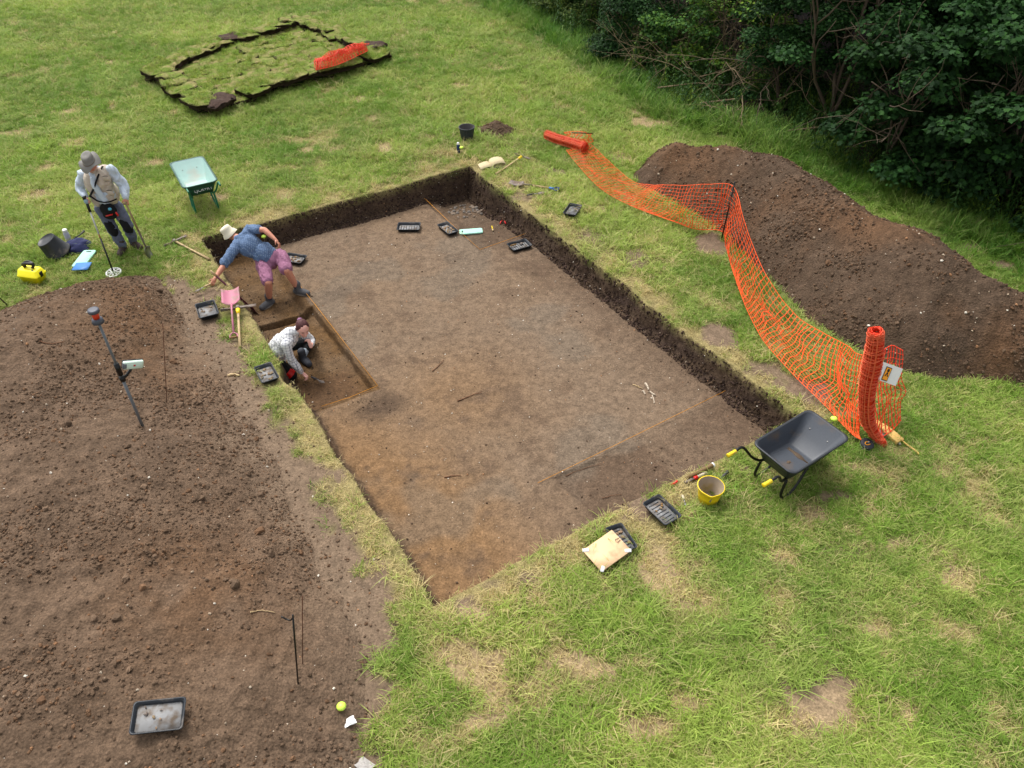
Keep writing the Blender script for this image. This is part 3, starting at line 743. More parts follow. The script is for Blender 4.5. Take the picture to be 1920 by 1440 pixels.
def crown(name, parent, off, clumps, nleaf, size, cols, seed, lobed=False, up=.55, top=None):
    """clumps: (x,y,z,rx,rz); leaves lie on the outside of every clump"""
    r = np.random.default_rng(seed)
    cl = np.array(clumps); w = cl[:, 3] ** 2; w /= w.sum()
    k = r.choice(len(cl), nleaf, p=w); d = r.normal(size=(nleaf, 3)); d /= np.linalg.norm(d, axis=1)[:, None]
    d[:, 2] = np.where(d[:, 2] < -.2, -d[:, 2] * .7, d[:, 2])
    rad = (r.random(nleaf) ** .45)[:, None]
    c = cl[k, :3] + d * rad * np.stack([cl[k, 3], cl[k, 3], cl[k, 4]], 1)
    # sprays: pull leaves to short twigs so gaps appear
    nrm = d * .6 + np.array([0, 0, up + .2]) + r.normal(size=(nleaf, 3)) * .45
    cc = np.array(cols)[r.integers(0, len(cols), nleaf)] * (0.7 + .6 * r.random((nleaf, 1)))
    tone = 0.75 + .5 * r.random(len(cl)); cc = cc * tone[k][:, None]
    V, Fd, Cc = leaves(c, nrm, size * (.6 + .7 * r.random(nleaf)), cc, r, lobed)
    return link(name, mesh_np(name, V - np.asarray(off), Fd, False, Cc), M['leaf'], parent)
def branch_mb(mb, p, d, L, r0, lev, r, out=None):
    n = 6; pts = [np.array(p, float)]
    d = np.array(d, float)
    for i in range(n):
        d = d + r.normal(size=3) * .16; d /= np.linalg.norm(d); pts.append(pts[-1] + d * L / n)
    tube(mb, pts, np.linspace(r0, r0 * .35, n + 1), 5)
    if out is not None: out.append(pts[-1])
    if lev > 0:
        for i in range(3 if lev > 1 else 4):
            k = r.integers(2, n); e = d + r.normal(size=3) * .75; e /= np.linalg.norm(e)
            branch_mb(mb, pts[k], e, L * r.uniform(.45, .7), r0 * .5, lev - 1, r, out)
def tree(x, y, H, R, label, cols, leaf, nleaf, seed, lobed=False, kind='tree', low=0.15, nclump=26, group='trees and shrubs of the hedge', clsz=(.45, .9)):
    r = np.random.default_rng(seed)
    z0 = float(base_z(x, y))
    t = thing('deciduous_tree' if kind == 'tree' else 'shrub', label, kind, (x, y, z0), 0, group)
    mb = MB(); tips = []
    nt = 1 if kind == 'tree' else 4
    for i in range(nt):
        a = r.uniform(0, 6.28); d = np.array([math.cos(a) * .25 * (nt > 1), math.sin(a) * .25 * (nt > 1), 1])
        branch_mb(mb, (0, 0, -.05), d, H * .8, .11 * H / 6 / math.sqrt(nt), 2, r, tips)
    mb.build('trunk', M['bark'], t)
    cl = []
    for i in range(nclump):
        ph = r.uniform(0, 6.28); f = r.uniform(low, 1); rr = R * math.sqrt(max(.05, 1 - ((f - .45) / .62) ** 2)) * r.uniform(.55, 1)
        s = r.uniform(*clsz) * min(1, R / 2)
        cl.append((math.cos(ph) * rr, math.sin(ph) * rr, f * H, s, s * .6))
    crown('crown', t, (0, 0, 0), cl, nleaf, leaf, cols, seed + 500, lobed)
    return t
GR_DARK = [s2l(c) for c in ((0.13, 0.24, 0.11), (0.15, 0.27, 0.12), (0.11, 0.21, 0.10), (0.18, 0.31, 0.13))]
GR_MID = [s2l(c) for c in ((0.20, 0.33, 0.14), (0.25, 0.39, 0.15), (0.18, 0.31, 0.13), (0.31, 0.43, 0.16))]
GR_OLIVE = [s2l(c) for c in ((0.30, 0.37, 0.17), (0.36, 0.42, 0.18), (0.25, 0.33, 0.15))]
GR_YEL = [s2l(c) for c in ((0.42, 0.52, 0.16), (0.34, 0.48, 0.18), (0.30, 0.42, 0.2))]
def at_h(px, py, away=0.0):
    p = P(px, py)[:2]; return p + p / np.linalg.norm(p) * away
specs = [
 # px, py of the foot, metres behind it, height, radius, label, colours, leaf, n, lobed, kind
 (955, -30, 1.6, 2.4, 1.7, 'bushy green hawthorn shrub, first of the hedge at the top edge of the lawn', GR_MID, .075, 9000, False, 'shrub', 0.0),
 (1025, 20, 1.2, 2.0, 1.3, 'low rounded green shrub second from the open end of the hedge', GR_MID, .07, 8000, False, 'shrub', 0.0),
 (1100, 60, 1.5, 2.6, 1.5, 'olive green shrub with yellowing leaves left of the bare brambles', GR_OLIVE, .075, 9000, False, 'shrub', 0.0),
 (1180, 118, 1.0, 1.7, 1.3, 'low dark green shrub where tall grass meets the hedge bend', GR_DARK, .07, 9000, False, 'shrub', 0.0),
 (1265, 170, 1.6, 2.3, 1.3, 'thin green shrub tangled with pale bare branches', GR_MID, .08, 4200, False, 'shrub', 0.0),
 (1360, 190, 1.8, 3.0, 1.4, 'sparse shrub with light green leaf sprays among brown twigs', GR_YEL, .085, 3800, False, 'shrub', 0.0),
 (1450, 238, 1.4, 2.9, 1.3, 'dense ivy green shrub behind the top of the spoil ridge', GR_DARK, .07, 12000, False, 'shrub', 0.0),
 (1540, 275, 2.2, 4.6, 1.7, 'dark shaded shrub with black hollow beneath it', GR_DARK, .10, 7000, False, 'shrub', 0.25),
 (1650, 330, 1.7, 3.2, 1.5, 'dark maple sapling with lobed leaves beside the broad-leaved weeds', GR_DARK, .115, 5200, True, 'shrub', 0.05),
 (1760, 370, 1.5, 3.0, 1.4, 'maple shrub with lobed leaves and yellow sprays behind the nettles', GR_DARK, .12, 4800, True, 'shrub', 0.05),
 (1880, 400, 1.5, 3.6, 1.5, 'broad-leaved maple shrub at the right edge above the nettles', GR_DARK, .125, 5400, True, 'shrub', 0.05),
 (2000, 470, 1.4, 3.4, 1.5, 'dark maple shrub half cut off by the right edge of the view', GR_DARK, .12, 4500, True, 'shrub', 0.0),
 (1150, 20, 3.2, 6.0, 2.3, 'tall green tree rising behind the olive shrub', GR_MID, .11, 9000, False, 'tree', 0.2),
 (1290, 90, 3.4, 6.5, 2.3, 'tall tree with loose green crown behind the bare branches', GR_MID, .11, 8000, False, 'tree', 0.2),
 (1420, 150, 4.0, 7.0, 2.4, 'tall dark tree over the brambles with deep shade inside', GR_DARK, .12, 8500, False, 'tree', 0.2),
 (1560, 230, 3.8, 7.5, 2.5, 'large dark lime tree with round leaves hanging over the hollow', GR_DARK, .13, 9500, False, 'tree', 0.2),
 (1700, 280, 4.0, 8.0, 2.6, 'large dark maple tree filling the top right of the hedge', GR_DARK, .13, 9000, True, 'tree', 0.2),
 (1860, 330, 3.8, 8.0, 2.6, 'very dark tree in the top right corner behind the maple shrubs', GR_DARK, .13, 8500, True, 'tree', 0.2),
 (2030, 400, 3.2, 8.0, 2.5, 'dark tree beyond the right edge whose leaves reach into the corner', GR_DARK, .13, 7000, True, 'tree', 0.2),
]
for i, (px, py, aw, H, R, lab, cols, lf, nl, lob, kd, low) in enumerate(specs):
    p = at_h(px, py, aw - (1.1 if px > 1500 and kd == 'shrub' else .2))
    tree(p[0], p[1], H, R, lab, cols, lf * .8, int(nl * 1.9), 100 + i, lob, kd, low, nclump=30 if kd == 'shrub' else 40)
# far rows close the view behind the hedge
woods = MB()
rr = np.random.default_rng(77)
cl = []
for row, (aw, hh) in enumerate(((7.0, 8.0), (10.5, 9.5))):
    for px, py in zip(np.linspace(1000, 2300, 17), np.interp(np.linspace(1000, 2300, 17), [1000, 1240, 1560, 1920, 2300], [20, 160, 290, 420, 600])):
        p = at_h(px, py, aw + rr.uniform(-1, 1))
        for q in range(10): cl.append((p[0] + rr.normal() * 1.0, p[1] + rr.normal() * 1.0, rr.uniform(.4, hh), rr.uniform(.9, 1.5), rr.uniform(.6, 1.0)))
w = crown('woodland', None, (0, 0, 0), cl, 70000, .17, GR_DARK, 55)
tag(w, 'dim mass of woodland foliage behind the hedge trees', 'woodland', kind='stuff')

# bare bramble branches
def bramble(px, py, aw, n, L, label, seed):
    r = np.random.default_rng(seed); p = at_h(px, py, aw); mb = MB()
    for i in range(n):
        a = r.uniform(0, 6.28); q = np.array([r.normal() * .4, r.normal() * .35, r.uniform(0, .9)])
        d = np.array([math.cos(a) - .4, math.sin(a) * .6 - .5, r.uniform(-.1, .9)]); d /= np.linalg.norm(d)
        branch_mb(mb, q, d, L * r.uniform(.6, 1.1), .009, 2 if i % 2 else 1, r)
    tube(mb, [(-.9, 0, .25), (0, .02, .35), (.9, 0, .3)], .016, 6)
    o = mb.build('bare_branches', M['twig']); solo(o, (p[0], p[1], base_z(*p)))
    return tag(o, label, 'brambles', 'bare bramble tangles in the hedge')
bramble(1300, 195, .4, 9, 1.8, 'tangle of pale bare branches hanging out of the hedge at its bend', 1)
bramble(1380, 225, .4, 8, 1.7, 'grey leafless twigs sprawling low before the sparse yellow-green shrub', 2)
bramble(1340, 150, 1.3, 9, 2.2, 'long arching dead stems high in the hedge above the other tangles', 3)
bramble(1260, 150, .5, 9, 1.6, 'pale leafless stems arching over the grass left of the hedge bend', 5)
bramble(1400, 120, 1.6, 10, 2.4, 'high crossing dead stems between the two tallest hedge trees', 6)
bramble(1545, 285, .5, 5, 1.3, 'thin dead twigs beside the black hollow under the trees', 4)

# nettles and weeds along the foot of the hedge
def nettle_mesh(seed, H=.6, pairs=7, leaf=.085):
    r = np.random.default_rng(seed); V = []; c = []; nn = []
    mb = MB(); tube(mb, [(0, 0, 0), (.02, .01, H * .5), (.01 + r.normal() * .04, r.normal() * .04, H)], [.006, .005, .003], 4, col=(.9, 1, .6))
    for i in range(pairs):
        h = H * (.25 + .75 * (i + .5) / pairs); a = (i % 2) * 1.57 + r.normal() * .2
        for s_ in range(2):
            b = a + s_ * math.pi; V.append((math.cos(b) * .02, math.sin(b) * .02, h)); nn.append((-math.cos(b) * .45, -math.sin(b) * .45, 1))
    V = np.array(V); nn = np.array(nn); t = np.stack([-nn[:, 0], -nn[:, 1], np.zeros(len(nn)) - .15], 1)
    t /= np.linalg.norm(t, axis=1)[:, None]; nn /= np.linalg.norm(nn, axis=1)[:, None]; b = np.cross(nn, t)
    for i in range(len(V)):
        L = leaf * (1.1 - .5 * (i / len(V))); pr = [(0, 0), (.3, .28), (.65, .2), (1, 0), (.65, -.2), (.3, -.28)]
        mb.add([V[i] + L * (q[0] * t[i] + q[1] * b[i]) + (0, 0, -.02 * q[0]) for q in pr], [(0, 1, 2, 3)], [(0, 3, 4, 5)])
    V, Fd, _ = mb.raw(); return mesh_np('weed', V, Fd, False)
def broad_mesh(seed):
    r = np.random.default_rng(seed); mb = MB()
    for i in range(7):
        a = r.uniform(0, 6.28); L = r.uniform(.14, .24); d = np.array([math.cos(a), math.sin(a), .0]); s_ = np.array([-d[1], d[0], 0])
        pts = [(0, 0, .02), (.3, .22, .10), (.65, .2, .15), (1, 0, .10), (.65, -.2, .15), (.3, -.22, .10)]
        mb.add([d * q[0] * L + s_ * q[1] * L + (0, 0, q[2] * L * 5 * .6) for q in pts], [(0, 1, 2, 3)], [(0, 3, 4, 5)])
    V, Fd, _ = mb.raw(); return mesh_np('weed', V, Fd, False)
weeds = proto_collection('weed_shapes', [nettle_mesh(1), nettle_mesh(2, .8, 9), nettle_mesh(3, .45, 6, .07), broad_mesh(4), broad_mesh(5), nettle_mesh(6, .3, 8, .05)], M['grass'])
r = np.random.default_rng(31); n = 60000
x = r.uniform(-2, 13, n); y = r.uniform(7, 32, n); hs = hedge_sd(x, y)
d = sstep((hs + .15) / .3) * (1 - sstep((hs - 2.6) / 1.5)) * .42 * inview(x, y) * (.5 + .9 * (fbm(x / .9, y / .9, 3, 2) > -.15))
pxr = x / y                                     # nettles thicken to the right
k = (r.random(n) < d); x, y, hs = x[k], y[k], hs[k]; n = len(x)
right = sstep((x / y - .44) / .06)
pk = np.where(r.random(n) < .35 + .55 * right, r.integers(0, 3, n), np.where(r.random(n) < .15, r.integers(3, 5, n), 5))
cb = np.array(GR_MID + GR_YEL[:1] + [s2l((.27, .42, .18))])[r.integers(0, 6, n)] * (.7 + .5 * r.random((n, 1)))
scatter('undergrowth', np.stack([x, y, base_z(x, y) - .01], 1), np.stack([r.normal(size=n) * .15, r.normal(size=n) * .15, r.uniform(0, 6.28, n)], 1),
        np.repeat((.7 + .6 * r.random(n))[:, None], 3, 1), cb, pk, weeds, label='nettles and weeds along the foot of the hedge', cat='undergrowth')
EXCL = []
def excl(c, a, L, W): EXCL.append((float(c[0]), float(c[1]), a, L, W))

# ------------------------------------------------------------------ seed trays
def tray(c4, z, label, ridges=True, depth=.055, tilt=None, grp='black seed trays for finds'):
    c, L, W, a = fit4(c4, z + depth)
    if W > L: L, W, a = W, L, a + math.pi / 2
    t = thing('seed_tray', label, 'tray', (c[0], c[1], z), a, grp, tilt)
    excl(c, a, L * .9, W * .9)
    mb = MB(); r = .03
    loft(mb, [rrect(L * .86, W * .84, r, 0), rrect(L * .96, W * .95, r, depth), rrect(L, W, r, depth + .004), rrect(L, W, r, depth - .006), rrect(L * 1.004, W * 1.004, r, depth + .006),
              rrect(L * .945, W * .93, r, depth + .004), rrect(L * .85, W * .82, r * .8, .008)], True, False)
    mb.build('tray_body', M['tray'], t)
    fb = MB(); loft(fb, [rrect(L * .852, W * .822, r * .8, .005), rrect(L * .85, W * .82, r * .8, .010)])
    fb.build('tray_floor', M['tray_in'], t)
    if ridges:
        for k in np.linspace(-.34, .34, 7):
            rb = MB(); box(rb, (k * L, 0, .012), (.012, W * .55, .008), bev=.002)
            rb.build('ridge', M['tray'], t)
    return t, c, L, W, a, z
sherd_me = []
for i in range(5):
    mb = MB(); ball(mb, (0, 0, 0), 1, 6, 4); V, Fd, _ = mb.raw(); q = np.random.default_rng(60 + i)
    V = V * (1, .7, .35) * (1 + .3 * (q.random((len(V), 1)) - .5)); me = mesh_np('sherd', V, Fd, False); me.materials.append([M['sherd'], M['dwood'], M['iron'], M['sherd'], M['twig']][i]); sherd_me.append(me)
def finds(tr, n, label, seed, grp, x0=-.36, x1=.36, sm=.012, sx=.024):
    t, c, L, W, a, z = tr; q = np.random.default_rng(seed)
    for i in range(n):
        lx, ly = q.uniform(x0, x1) * L, q.uniform(-.34, .34) * W
        o = bpy.data.objects.new('find', sherd_me[int(q.integers(5))]); C.objects.link(o)
        p = t.matrix_basis @ Vector((lx, ly, .018 + .006 * q.random()))
        o.location = p; s_ = q.uniform(sm, sx); o.scale = (s_, s_, s_); o.rotation_euler = (q.normal() * .3, q.normal() * .3, q.uniform(0, 6))
        tag(o, label, 'find', grp)
def zt(px, py): return float(G(px, py)[2])
T1 = tray([(746, 417), (787, 417), (789, 431), (744, 431)], zt(766, 426) + .01, 'empty grey-dusted seed tray lying alone near the middle of the far trench end')
T2 = tray([(822, 420), (841, 415), (859, 433), (838, 441)], zt(840, 430) + .01, 'seed tray heaped with brown stone finds beside the mint kneeling mat', False)
finds(T2, 20, 'brown stone find heaped in the tray beside the mint mat in the trench', 1, 'finds in the tray beside the mat', sm=.018, sx=.034)
T3 = tray([(951, 456), (987, 447), (997, 460), (961, 471)], zt(974, 460) + .01, 'ridged seed tray holding a trowel at the foot of the right trench wall')
T4 = tray([(1067, 381), (1091, 384), (1080, 405), (1056, 399)], zt(1074, 393) + .05, 'small black seed tray alone on grass right of the trench')
T5 = tray([(532, 474), (575, 478), (565, 495), (535, 488)], zt(554, 486) + .01, 'seed tray of brown finds beside the bending man in shorts', False)
finds(T5, 18, 'brown fragment in the tray beside the bending man in shorts', 2, 'finds in the tray beside the bending man', sm=.016, sx=.03)
T6 = tray([(365, 570), (402, 562), (411, 587), (373, 598)], zt(387, 582) + .02, 'squarish seed tray with few pale scraps left of the pink shovel', False, .07)
finds(T6, 9, 'small pale scrap in the squarish tray left of the pink shovel', 3, 'scraps in the squarish tray', 0.0, .36, .012, .022)
T7 = tray([(473, 688), (508, 680), (524, 706), (493, 720)], zt(497, 700) + .03, 'seed tray of pale flint finds behind the kneeling woman', False)
finds(T7, 16, 'pale flint piece in the tray behind the kneeling woman', 4, 'flints in the tray behind the woman', sm=.015, sx=.032)
nz8 = normal_at(*P(295, 1342, .7)[:2], .2)
g8 = G(295, 1342)
T8 = tray([(248, 1320), (345, 1305), (343, 1362), (245, 1378)], float(g8[2]) + .02, 'large flat dusty seed tray lying on the near slope of the left spoil heap', False, .045, nz8)
finds(T8, 7, 'thin brown root scrap in the large dusty tray on the heap', 5, 'scraps in the large tray', -.3, .1, .01, .02)
T9 = tray([(1205, 940), (1237, 928), (1278, 965), (1246, 990)], zt(1242, 958) + .05, 'black ridged seed tray on the trench edge left of the yellow bucket')
finds(T9, 4, 'small brown sherd in the ridged tray left of the yellow bucket', 6, 'sherds in the ridged tray', -.1, .3, .015, .025)
T10 = tray([(1130, 992), (1162, 981), (1200, 1024), (1168, 1036)], zt(1165, 1008) + .05, 'black ridged seed tray partly covered by the tan drawing board')
finds(T10, 6, 'dark stone in the tray under the drawing board', 7, 'stones in the half covered tray', -.2, .35, .018, .035)

# drawing board resting on the tray
c, L, W, a = fit4([(1094, 1030), (1150, 999), (1180, 1037), (1126, 1073)], .12)
excl(c, a, L, W)
bt = thing('drawing_board', 'tan drawing board with white taped corners leaning on a seed tray', 'drawing board', (c[0], c[1], .135), a, None, Vector((-.09, -.13, 1)))
mb = MB(); loft(mb, [rrect(L, W, .006, 0, 2), rrect(L, W, .006, .008, 2)]); mb.build('board', mat('tan_board', (.86, .72, .56), .7, var=.06, scale=8, dirt=(.7, .55, .42), dirt_amt=.2), bt)
for sx, sy in ((-1, 1), (1, -1), (-1, -1)):
    tb = MB(); box(tb, (sx * (L / 2 - .03), sy * (W / 2 - .02), .0095), (.07, .04, .002), Matrix.Rotation(.6 * sx * sy, 3, 'Z')); tb.build('tape', M['white'], bt)
for k in (-.012, .014):
    cb = MB(); tube(cb, [(L / 2 - .01, .02 + k, .012), (L / 2 - .05, .02 + k * 1.6, .018), (L / 2 - .06, .02 + k * .5, .016)], .003, 5); cb.build('bulldog_clip', M['blackm'], bt)

# ------------------------------------------------------------------ mats and flat things
def slab4(name, c4, z, h, m, label, cat, r=.03, lift=0, slot=True, group=None):
    c, L, W, a = fit4(c4, z)
    if W > L: L, W, a = W, L, a + math.pi / 2
    excl(c, a, L, W)
    t = thing(name, label, cat, (c[0], c[1], z - h + lift), a, group)
    mb = MB(); loft(mb, [rrect(L - .01, W - .01, r, 0), rrect(L, W, r, .005), rrect(L, W, r, h - .004), rrect(L - .012, W - .012, r, h)]); mb.build('mat' if slot else 'sheet', m, t)
    if slot:
        sb = MB(); loft(sb, [rrect(.028, W * .42, .012, h - .006, cx=(L / 2 - .055)), rrect(.028, W * .42, .012, h + .0015, cx=(L / 2 - .055))]); sb.build('hand_hole', M['blackm'], t)
    return t, L, W
slab4('kneeling_mat', [(135, 496), (159, 468), (179, 469), (156, 502)], .06, .03, M['mint'], 'mint green kneeling mat on grass under the blue folder', 'kneeling mat', group='mint foam kneeling mats')
zb = zt(885, 435)
slab4('kneeling_mat', [(862, 439), (861, 431), (903, 426), (906, 435)], zb + .04, .03, M['mint'], 'mint green kneeling mat on the trench floor by the corner test pit', 'kneeling mat', group='mint foam kneeling mats')
c, L, W, a = fit4([(136, 505), (144, 490), (171, 494), (162, 506)], .085)
o = MB(); loft(o, [rrect(L, W, .006, 0, 2), rrect(L, W, .006, .012, 2)]); excl(c, a, L, W); o = o.build('folder', M['blue']); solo(o, (c[0], c[1], .072), a); tag(o, 'blue plastic folder lying on the lower end of a mint kneeling mat', 'folder')
p = P(655, 1355, .3); g = G(655, 1355)
def crumple(name, g, s, m, label, cat, seed, hgt=.3, el=1.0):
    q = np.random.default_rng(seed); n = 13; gr = np.linspace(-1, 1, n); X, Y, F = tensor(gr, gr)
    Vv = np.stack([X * s * el, Y * s * .7, s * hgt * (1 + fbm(X * 1.6 + seed, Y * 1.6, 2, 3)) * (1.1 - .5 * np.hypot(X, Y)) + .01], 1)
    Vv[:, :2] *= (1 + .25 * fbm(X + seed * 3, Y, 4, 2))[:, None]
    n_ = len(Vv); V2 = np.concatenate([Vv, Vv - (0, 0, .004)])
    Fs = np.concatenate([F, F[:, ::-1] + n_])
    o = link(name, mesh_np(name, V2, {4: Fs}, False), m); solo(o, g, q.uniform(0, 6)); return tag(o, label, cat)
crumple('plastic_bag', g, .055, M['white'], 'crumpled white scrap of plastic on the heap foot below the lime peg cap', 'litter', 3)
crumple('plastic_bag', G(684, 1436), .075, mat('grey_plastic_sheet', (.62, .60, .58), .5), 'grey plastic scrap on soil at the bottom edge of the view', 'litter', 4, .15)
crumple('dropped_scrap', G(866, 268), .0001 + .03, M['white'], 'tiny white scrap on grass below the black bucket', 'litter', 8) if False else None

# ------------------------------------------------------------------ buckets
def bucket(name, px, py, r_top, r_bot, h, m, inner, label, spout=False, ribs=False, loc=None, tilt=None, closed=False, rz=0.0):
    g = G(px, py) if loc is None else loc
    t = thing(name, label, 'bucket', g, rz, None, tilt); excl(g, 0, r_bot * 1.5, r_bot * 1.5)
    mb = MB(); n = 36
    def lp(r, z, k=0.0):
        c = circle(r, z, n)
        if ribs and k: c[:, :2] *= (1 + k * .02 * np.sign(np.sin(np.arange(n) * math.pi)))[:, None]
        if spout:
            th = np.arctan2(c[:, 1], c[:, 0]); e = np.exp(-((th + math.pi * .62) / .22) ** 2) * sstep((z / h - .75) / .25)
            c[:, :2] *= (1 + .13 * e)[:, None]
        return c
    loft(mb, [lp(r_bot, 0), lp(r_bot + (r_top - r_bot) * .5, h * .5), lp(r_top * .97, h * .93), lp(r_top * 1.0, h * .94), lp(r_top * 1.05, h * .95), lp(r_top * 1.05, h * 1.0), lp(r_top * .99, h * 1.0)], True, False)
    mb.build('bucket_wall', m, t)
    ib = MB(); loft(ib, [lp(r_top * .99, h * 1.0), lp(r_top * .95, h * .9), lp(r_bot * .96, h * .04), circle(r_bot * .4, h * .035, n)], False, True); ib.build('lining', inner, t)
    return t
mud_y = mat('mud_coated_lining', (.62, .56, .48), .9, var=.15, scale=18, dirt=(.60, .52, .3), dirt_amt=.3)
yb = bucket('bucket', 1327, 937, .150, .112, .245, M['yellow'], mud_y, 'yellow plastic bucket with pouring lip and muddy inside on grass at the trench corner', True, rz=.2)
# rubbed pinkish stamp on the side
sb = MB()
for k, (an, zz) in enumerate(((-1.95, .13), (-1.9, .1), (-1.75, .125), (-1.66, .1), (-1.56, .12), (-1.45, .11), (-1.4, .09))):
    rr_ = .112 + (.15 - .112) * zz / .245 + .0012
    box(sb, (rr_ * math.cos(an), rr_ * math.sin(an), zz), (.004, .012, .03), Matrix.Rotation(an, 3, 'Z'))
bb = bucket('bucket', 876, 262, .165, .12, .29, mat('ribbed_black_tub', (.23, .25, .27), .5, var=.25, scale=20), mat('tub_lining', (.35, .33, .33), .9), 'ribbed black garden bucket standing beside the small soil pile', ribs=True)
for k in range(26):
    a_ = k / 26 * 6.2832; rb = MB(); tube(rb, [(.121 * math.cos(a_), .121 * math.sin(a_), .01), (.159 * math.cos(a_), .159 * math.sin(a_), .26)], .0045, 4); rb.build('rib', M['black'], bb)
# upturned bucket leaning on a coat
gb = G(113, 476)
ub = thing('bucket', 'upturned black bucket leaning against a navy coat on the grass', 'bucket', (gb[0], gb[1], gb[2] + .02), 0, None, Vector((-.34, -.22, 1)))
mb = MB(); loft(mb, [circle(.205, 0, 36), circle(.215, .01, 36), circle(.215, .03, 36), circle(.20, .035, 36), circle(.155, .30, 36), circle(.15, .315, 36), circle(.145, .318, 36), circle(.138, .305, 36), circle(.05, .303, 36)])
mb.build('bucket_wall', M['black'], ub)
mb = MB(); tube(mb, cr([(.21 * math.cos(t_), .21 * math.sin(t_), -.01 - .06 * math.sin(t_ + 1.4)) for t_ in np.linspace(-1.6, 1.6, 9)], 30), .004, 6); mb.build('handle', M['steel'], ub)
g = G(146, 464)
def cloth_lump(name, g, sx, sy, h, m, label, cat, seed):
    q = np.random.default_rng(seed); mb = MB(); ball(mb, (0, 0, 0), 1, 36, 22); V, Fd, _ = mb.raw()
    k = 1 + .22 * fbm(V[:, 0] * 2.2 + seed, V[:, 1] * 2.2 + V[:, 2] * 2, 2, 3) + .12 * billow(V[:, 0] * 3 + V[:, 2] * 4, V[:, 1] * 3, 1, 2)
    V = V * k[:, None] * (sx, sy, h); V[:, 2] = np.maximum(V[:, 2], -.02)
    o = link(name, mesh_np(name, V, Fd), m); solo(o, g, .4); return tag(o, label, cat)
cloth_lump('coat', g, .22, .20, .13, M['navy'], 'crumpled navy coat on grass beside the upturned bucket', 'coat', 4)
g = G(129, 452); t = thing('cup', 'white drinks flask standing behind the upturned black bucket', 'flask', (g[0] + .02, g[1] - .02, g[2]))
mb = MB(); loft(mb, [circle(.045, 0), circle(.048, .01), circle(.045, .17), circle(.034, .19)]); mb.build('flask_body', mat('flask_grey', (.72, .73, .78), .3), t)
mb = MB(); loft(mb, [circle(.036, .188), circle(.040, .192), circle(.040, .235), circle(.036, .24)]); mb.build('lid', M['white'], t)
g = G(152, 447); o = MB(); tube(o, [(0, 0, .02), (.10, .11, .05), (.16, .18, .09)], [.010, .012, .018], 8); o = o.build('tool_handle', M['grip']); solo(o, g + (-.08, -.12, .03)); tag(o, 'grey tool handle sticking out of the navy coat', 'tool')
g = G(156, 458); mb = MB(); tube(mb, cr([(-.05, 0, .05), (0, .04, .08), (.06, .02, .07), (.09, -.04, .03)], 12), .018, 7); o = mb.build('strap', M['blackm']); solo(o, g); tag(o, 'black strap buckle lying on the navy coat', 'strap')

# yellow case with black loops on top
g = G(66, 527)
t = thing('carry_case', 'bright yellow lunch box shaped case with black strap on top at the heap edge', 'case', g, -.22)
mb = MB(); loft(mb, [rrect(.30, .17, .02, 0), rrect(.36, .23, .03, .13), rrect(.375, .245, .03, .135), rrect(.375, .245, .03, .15), rrect(.36, .23, .03, .155), rrect(.33, .17, .03, .235), rrect(.30, .14, .03, .24)])
mb.build('case_body', mat('bright_yellow', (.98, .93, .10), .5, var=.03), t)
for s_ in (-1, 1):
    mb = MB(); tube(mb, cr([(-.09, .02, .24), (-.10, .03 + s_ * .02, .30), (-.01, .03 + s_ * .03, .325), (.08, .03, .31), (.06, .01, .25)], 18), .022, 8); mb.build('strap', M['blackm'], t)
mb = MB(); box(mb, (.185, 0, .16), (.012, .06, .09), bev=.003); mb.build('latch', M['blackm'], t)
mb = MB(); loft(mb, [np.array([(.05, -.03, .2425), (.12, -.03, .2425), (.10, -.065, .2425)]), np.array([(.05, -.03, .2435), (.12, -.03, .2435), (.10, -.065, .2435)])]); mb.build('emblem', M['grip'], t)

# drinks bottle
g = G(860, 288); t = thing('drinks_bottle', 'dark blue drinks bottle with white cap standing on grass near the trench corner', 'bottle', g)
mb = MB(); loft(mb, [circle(.034, 0), circle(.036, .01), circle(.036, .17), circle(.028, .20)]); mb.build('bottle_body', mat('blue_bottle', (.06, .17, .36), .3), t)
mb = MB(); loft(mb, [circle(.028, .20), circle(.03, .205), circle(.026, .235), circle(.014, .245)]); mb.build('cap', M['white'], t)

# ------------------------------------------------------------------ lime capped pegs
def peg(px, py, h, label, base=None):
    g = G(px, py); t = thing('survey_peg', label, 'peg', g, 0, 'lime capped survey pegs')
    mb = MB(); tube(mb, [(0, 0, -.05), (0, 0, h)], .006, 6); mb.build('pin', M['iron'], t)
    mb = MB(); loft(mb, [circle(.014, h - .035, 16), circle(.016, h - .01, 16), circle(.045, h, 20)[:16] * 1, ] if False else [circle(.014, h - .035, 20), circle(.016, h - .008, 20), circle(.043, h + .002, 20), circle(.044, h + .012, 20), circle(.03, h + .028, 20), circle(.01, h + .034, 20)]); mb.build('cap', M['lime'], t)
peg(1556, 806, .19, 'lime capped steel peg between the black barrow and the netting')
peg(641, 1328, .03, 'lime capped peg pushed flush into soil near the bottom edge')
peg(866, 290, .15, 'lime capped steel peg beside the blue drinks bottle')
peg(497, 455, .12, 'lime capped peg at the foot of the far trench wall beside the bending man')

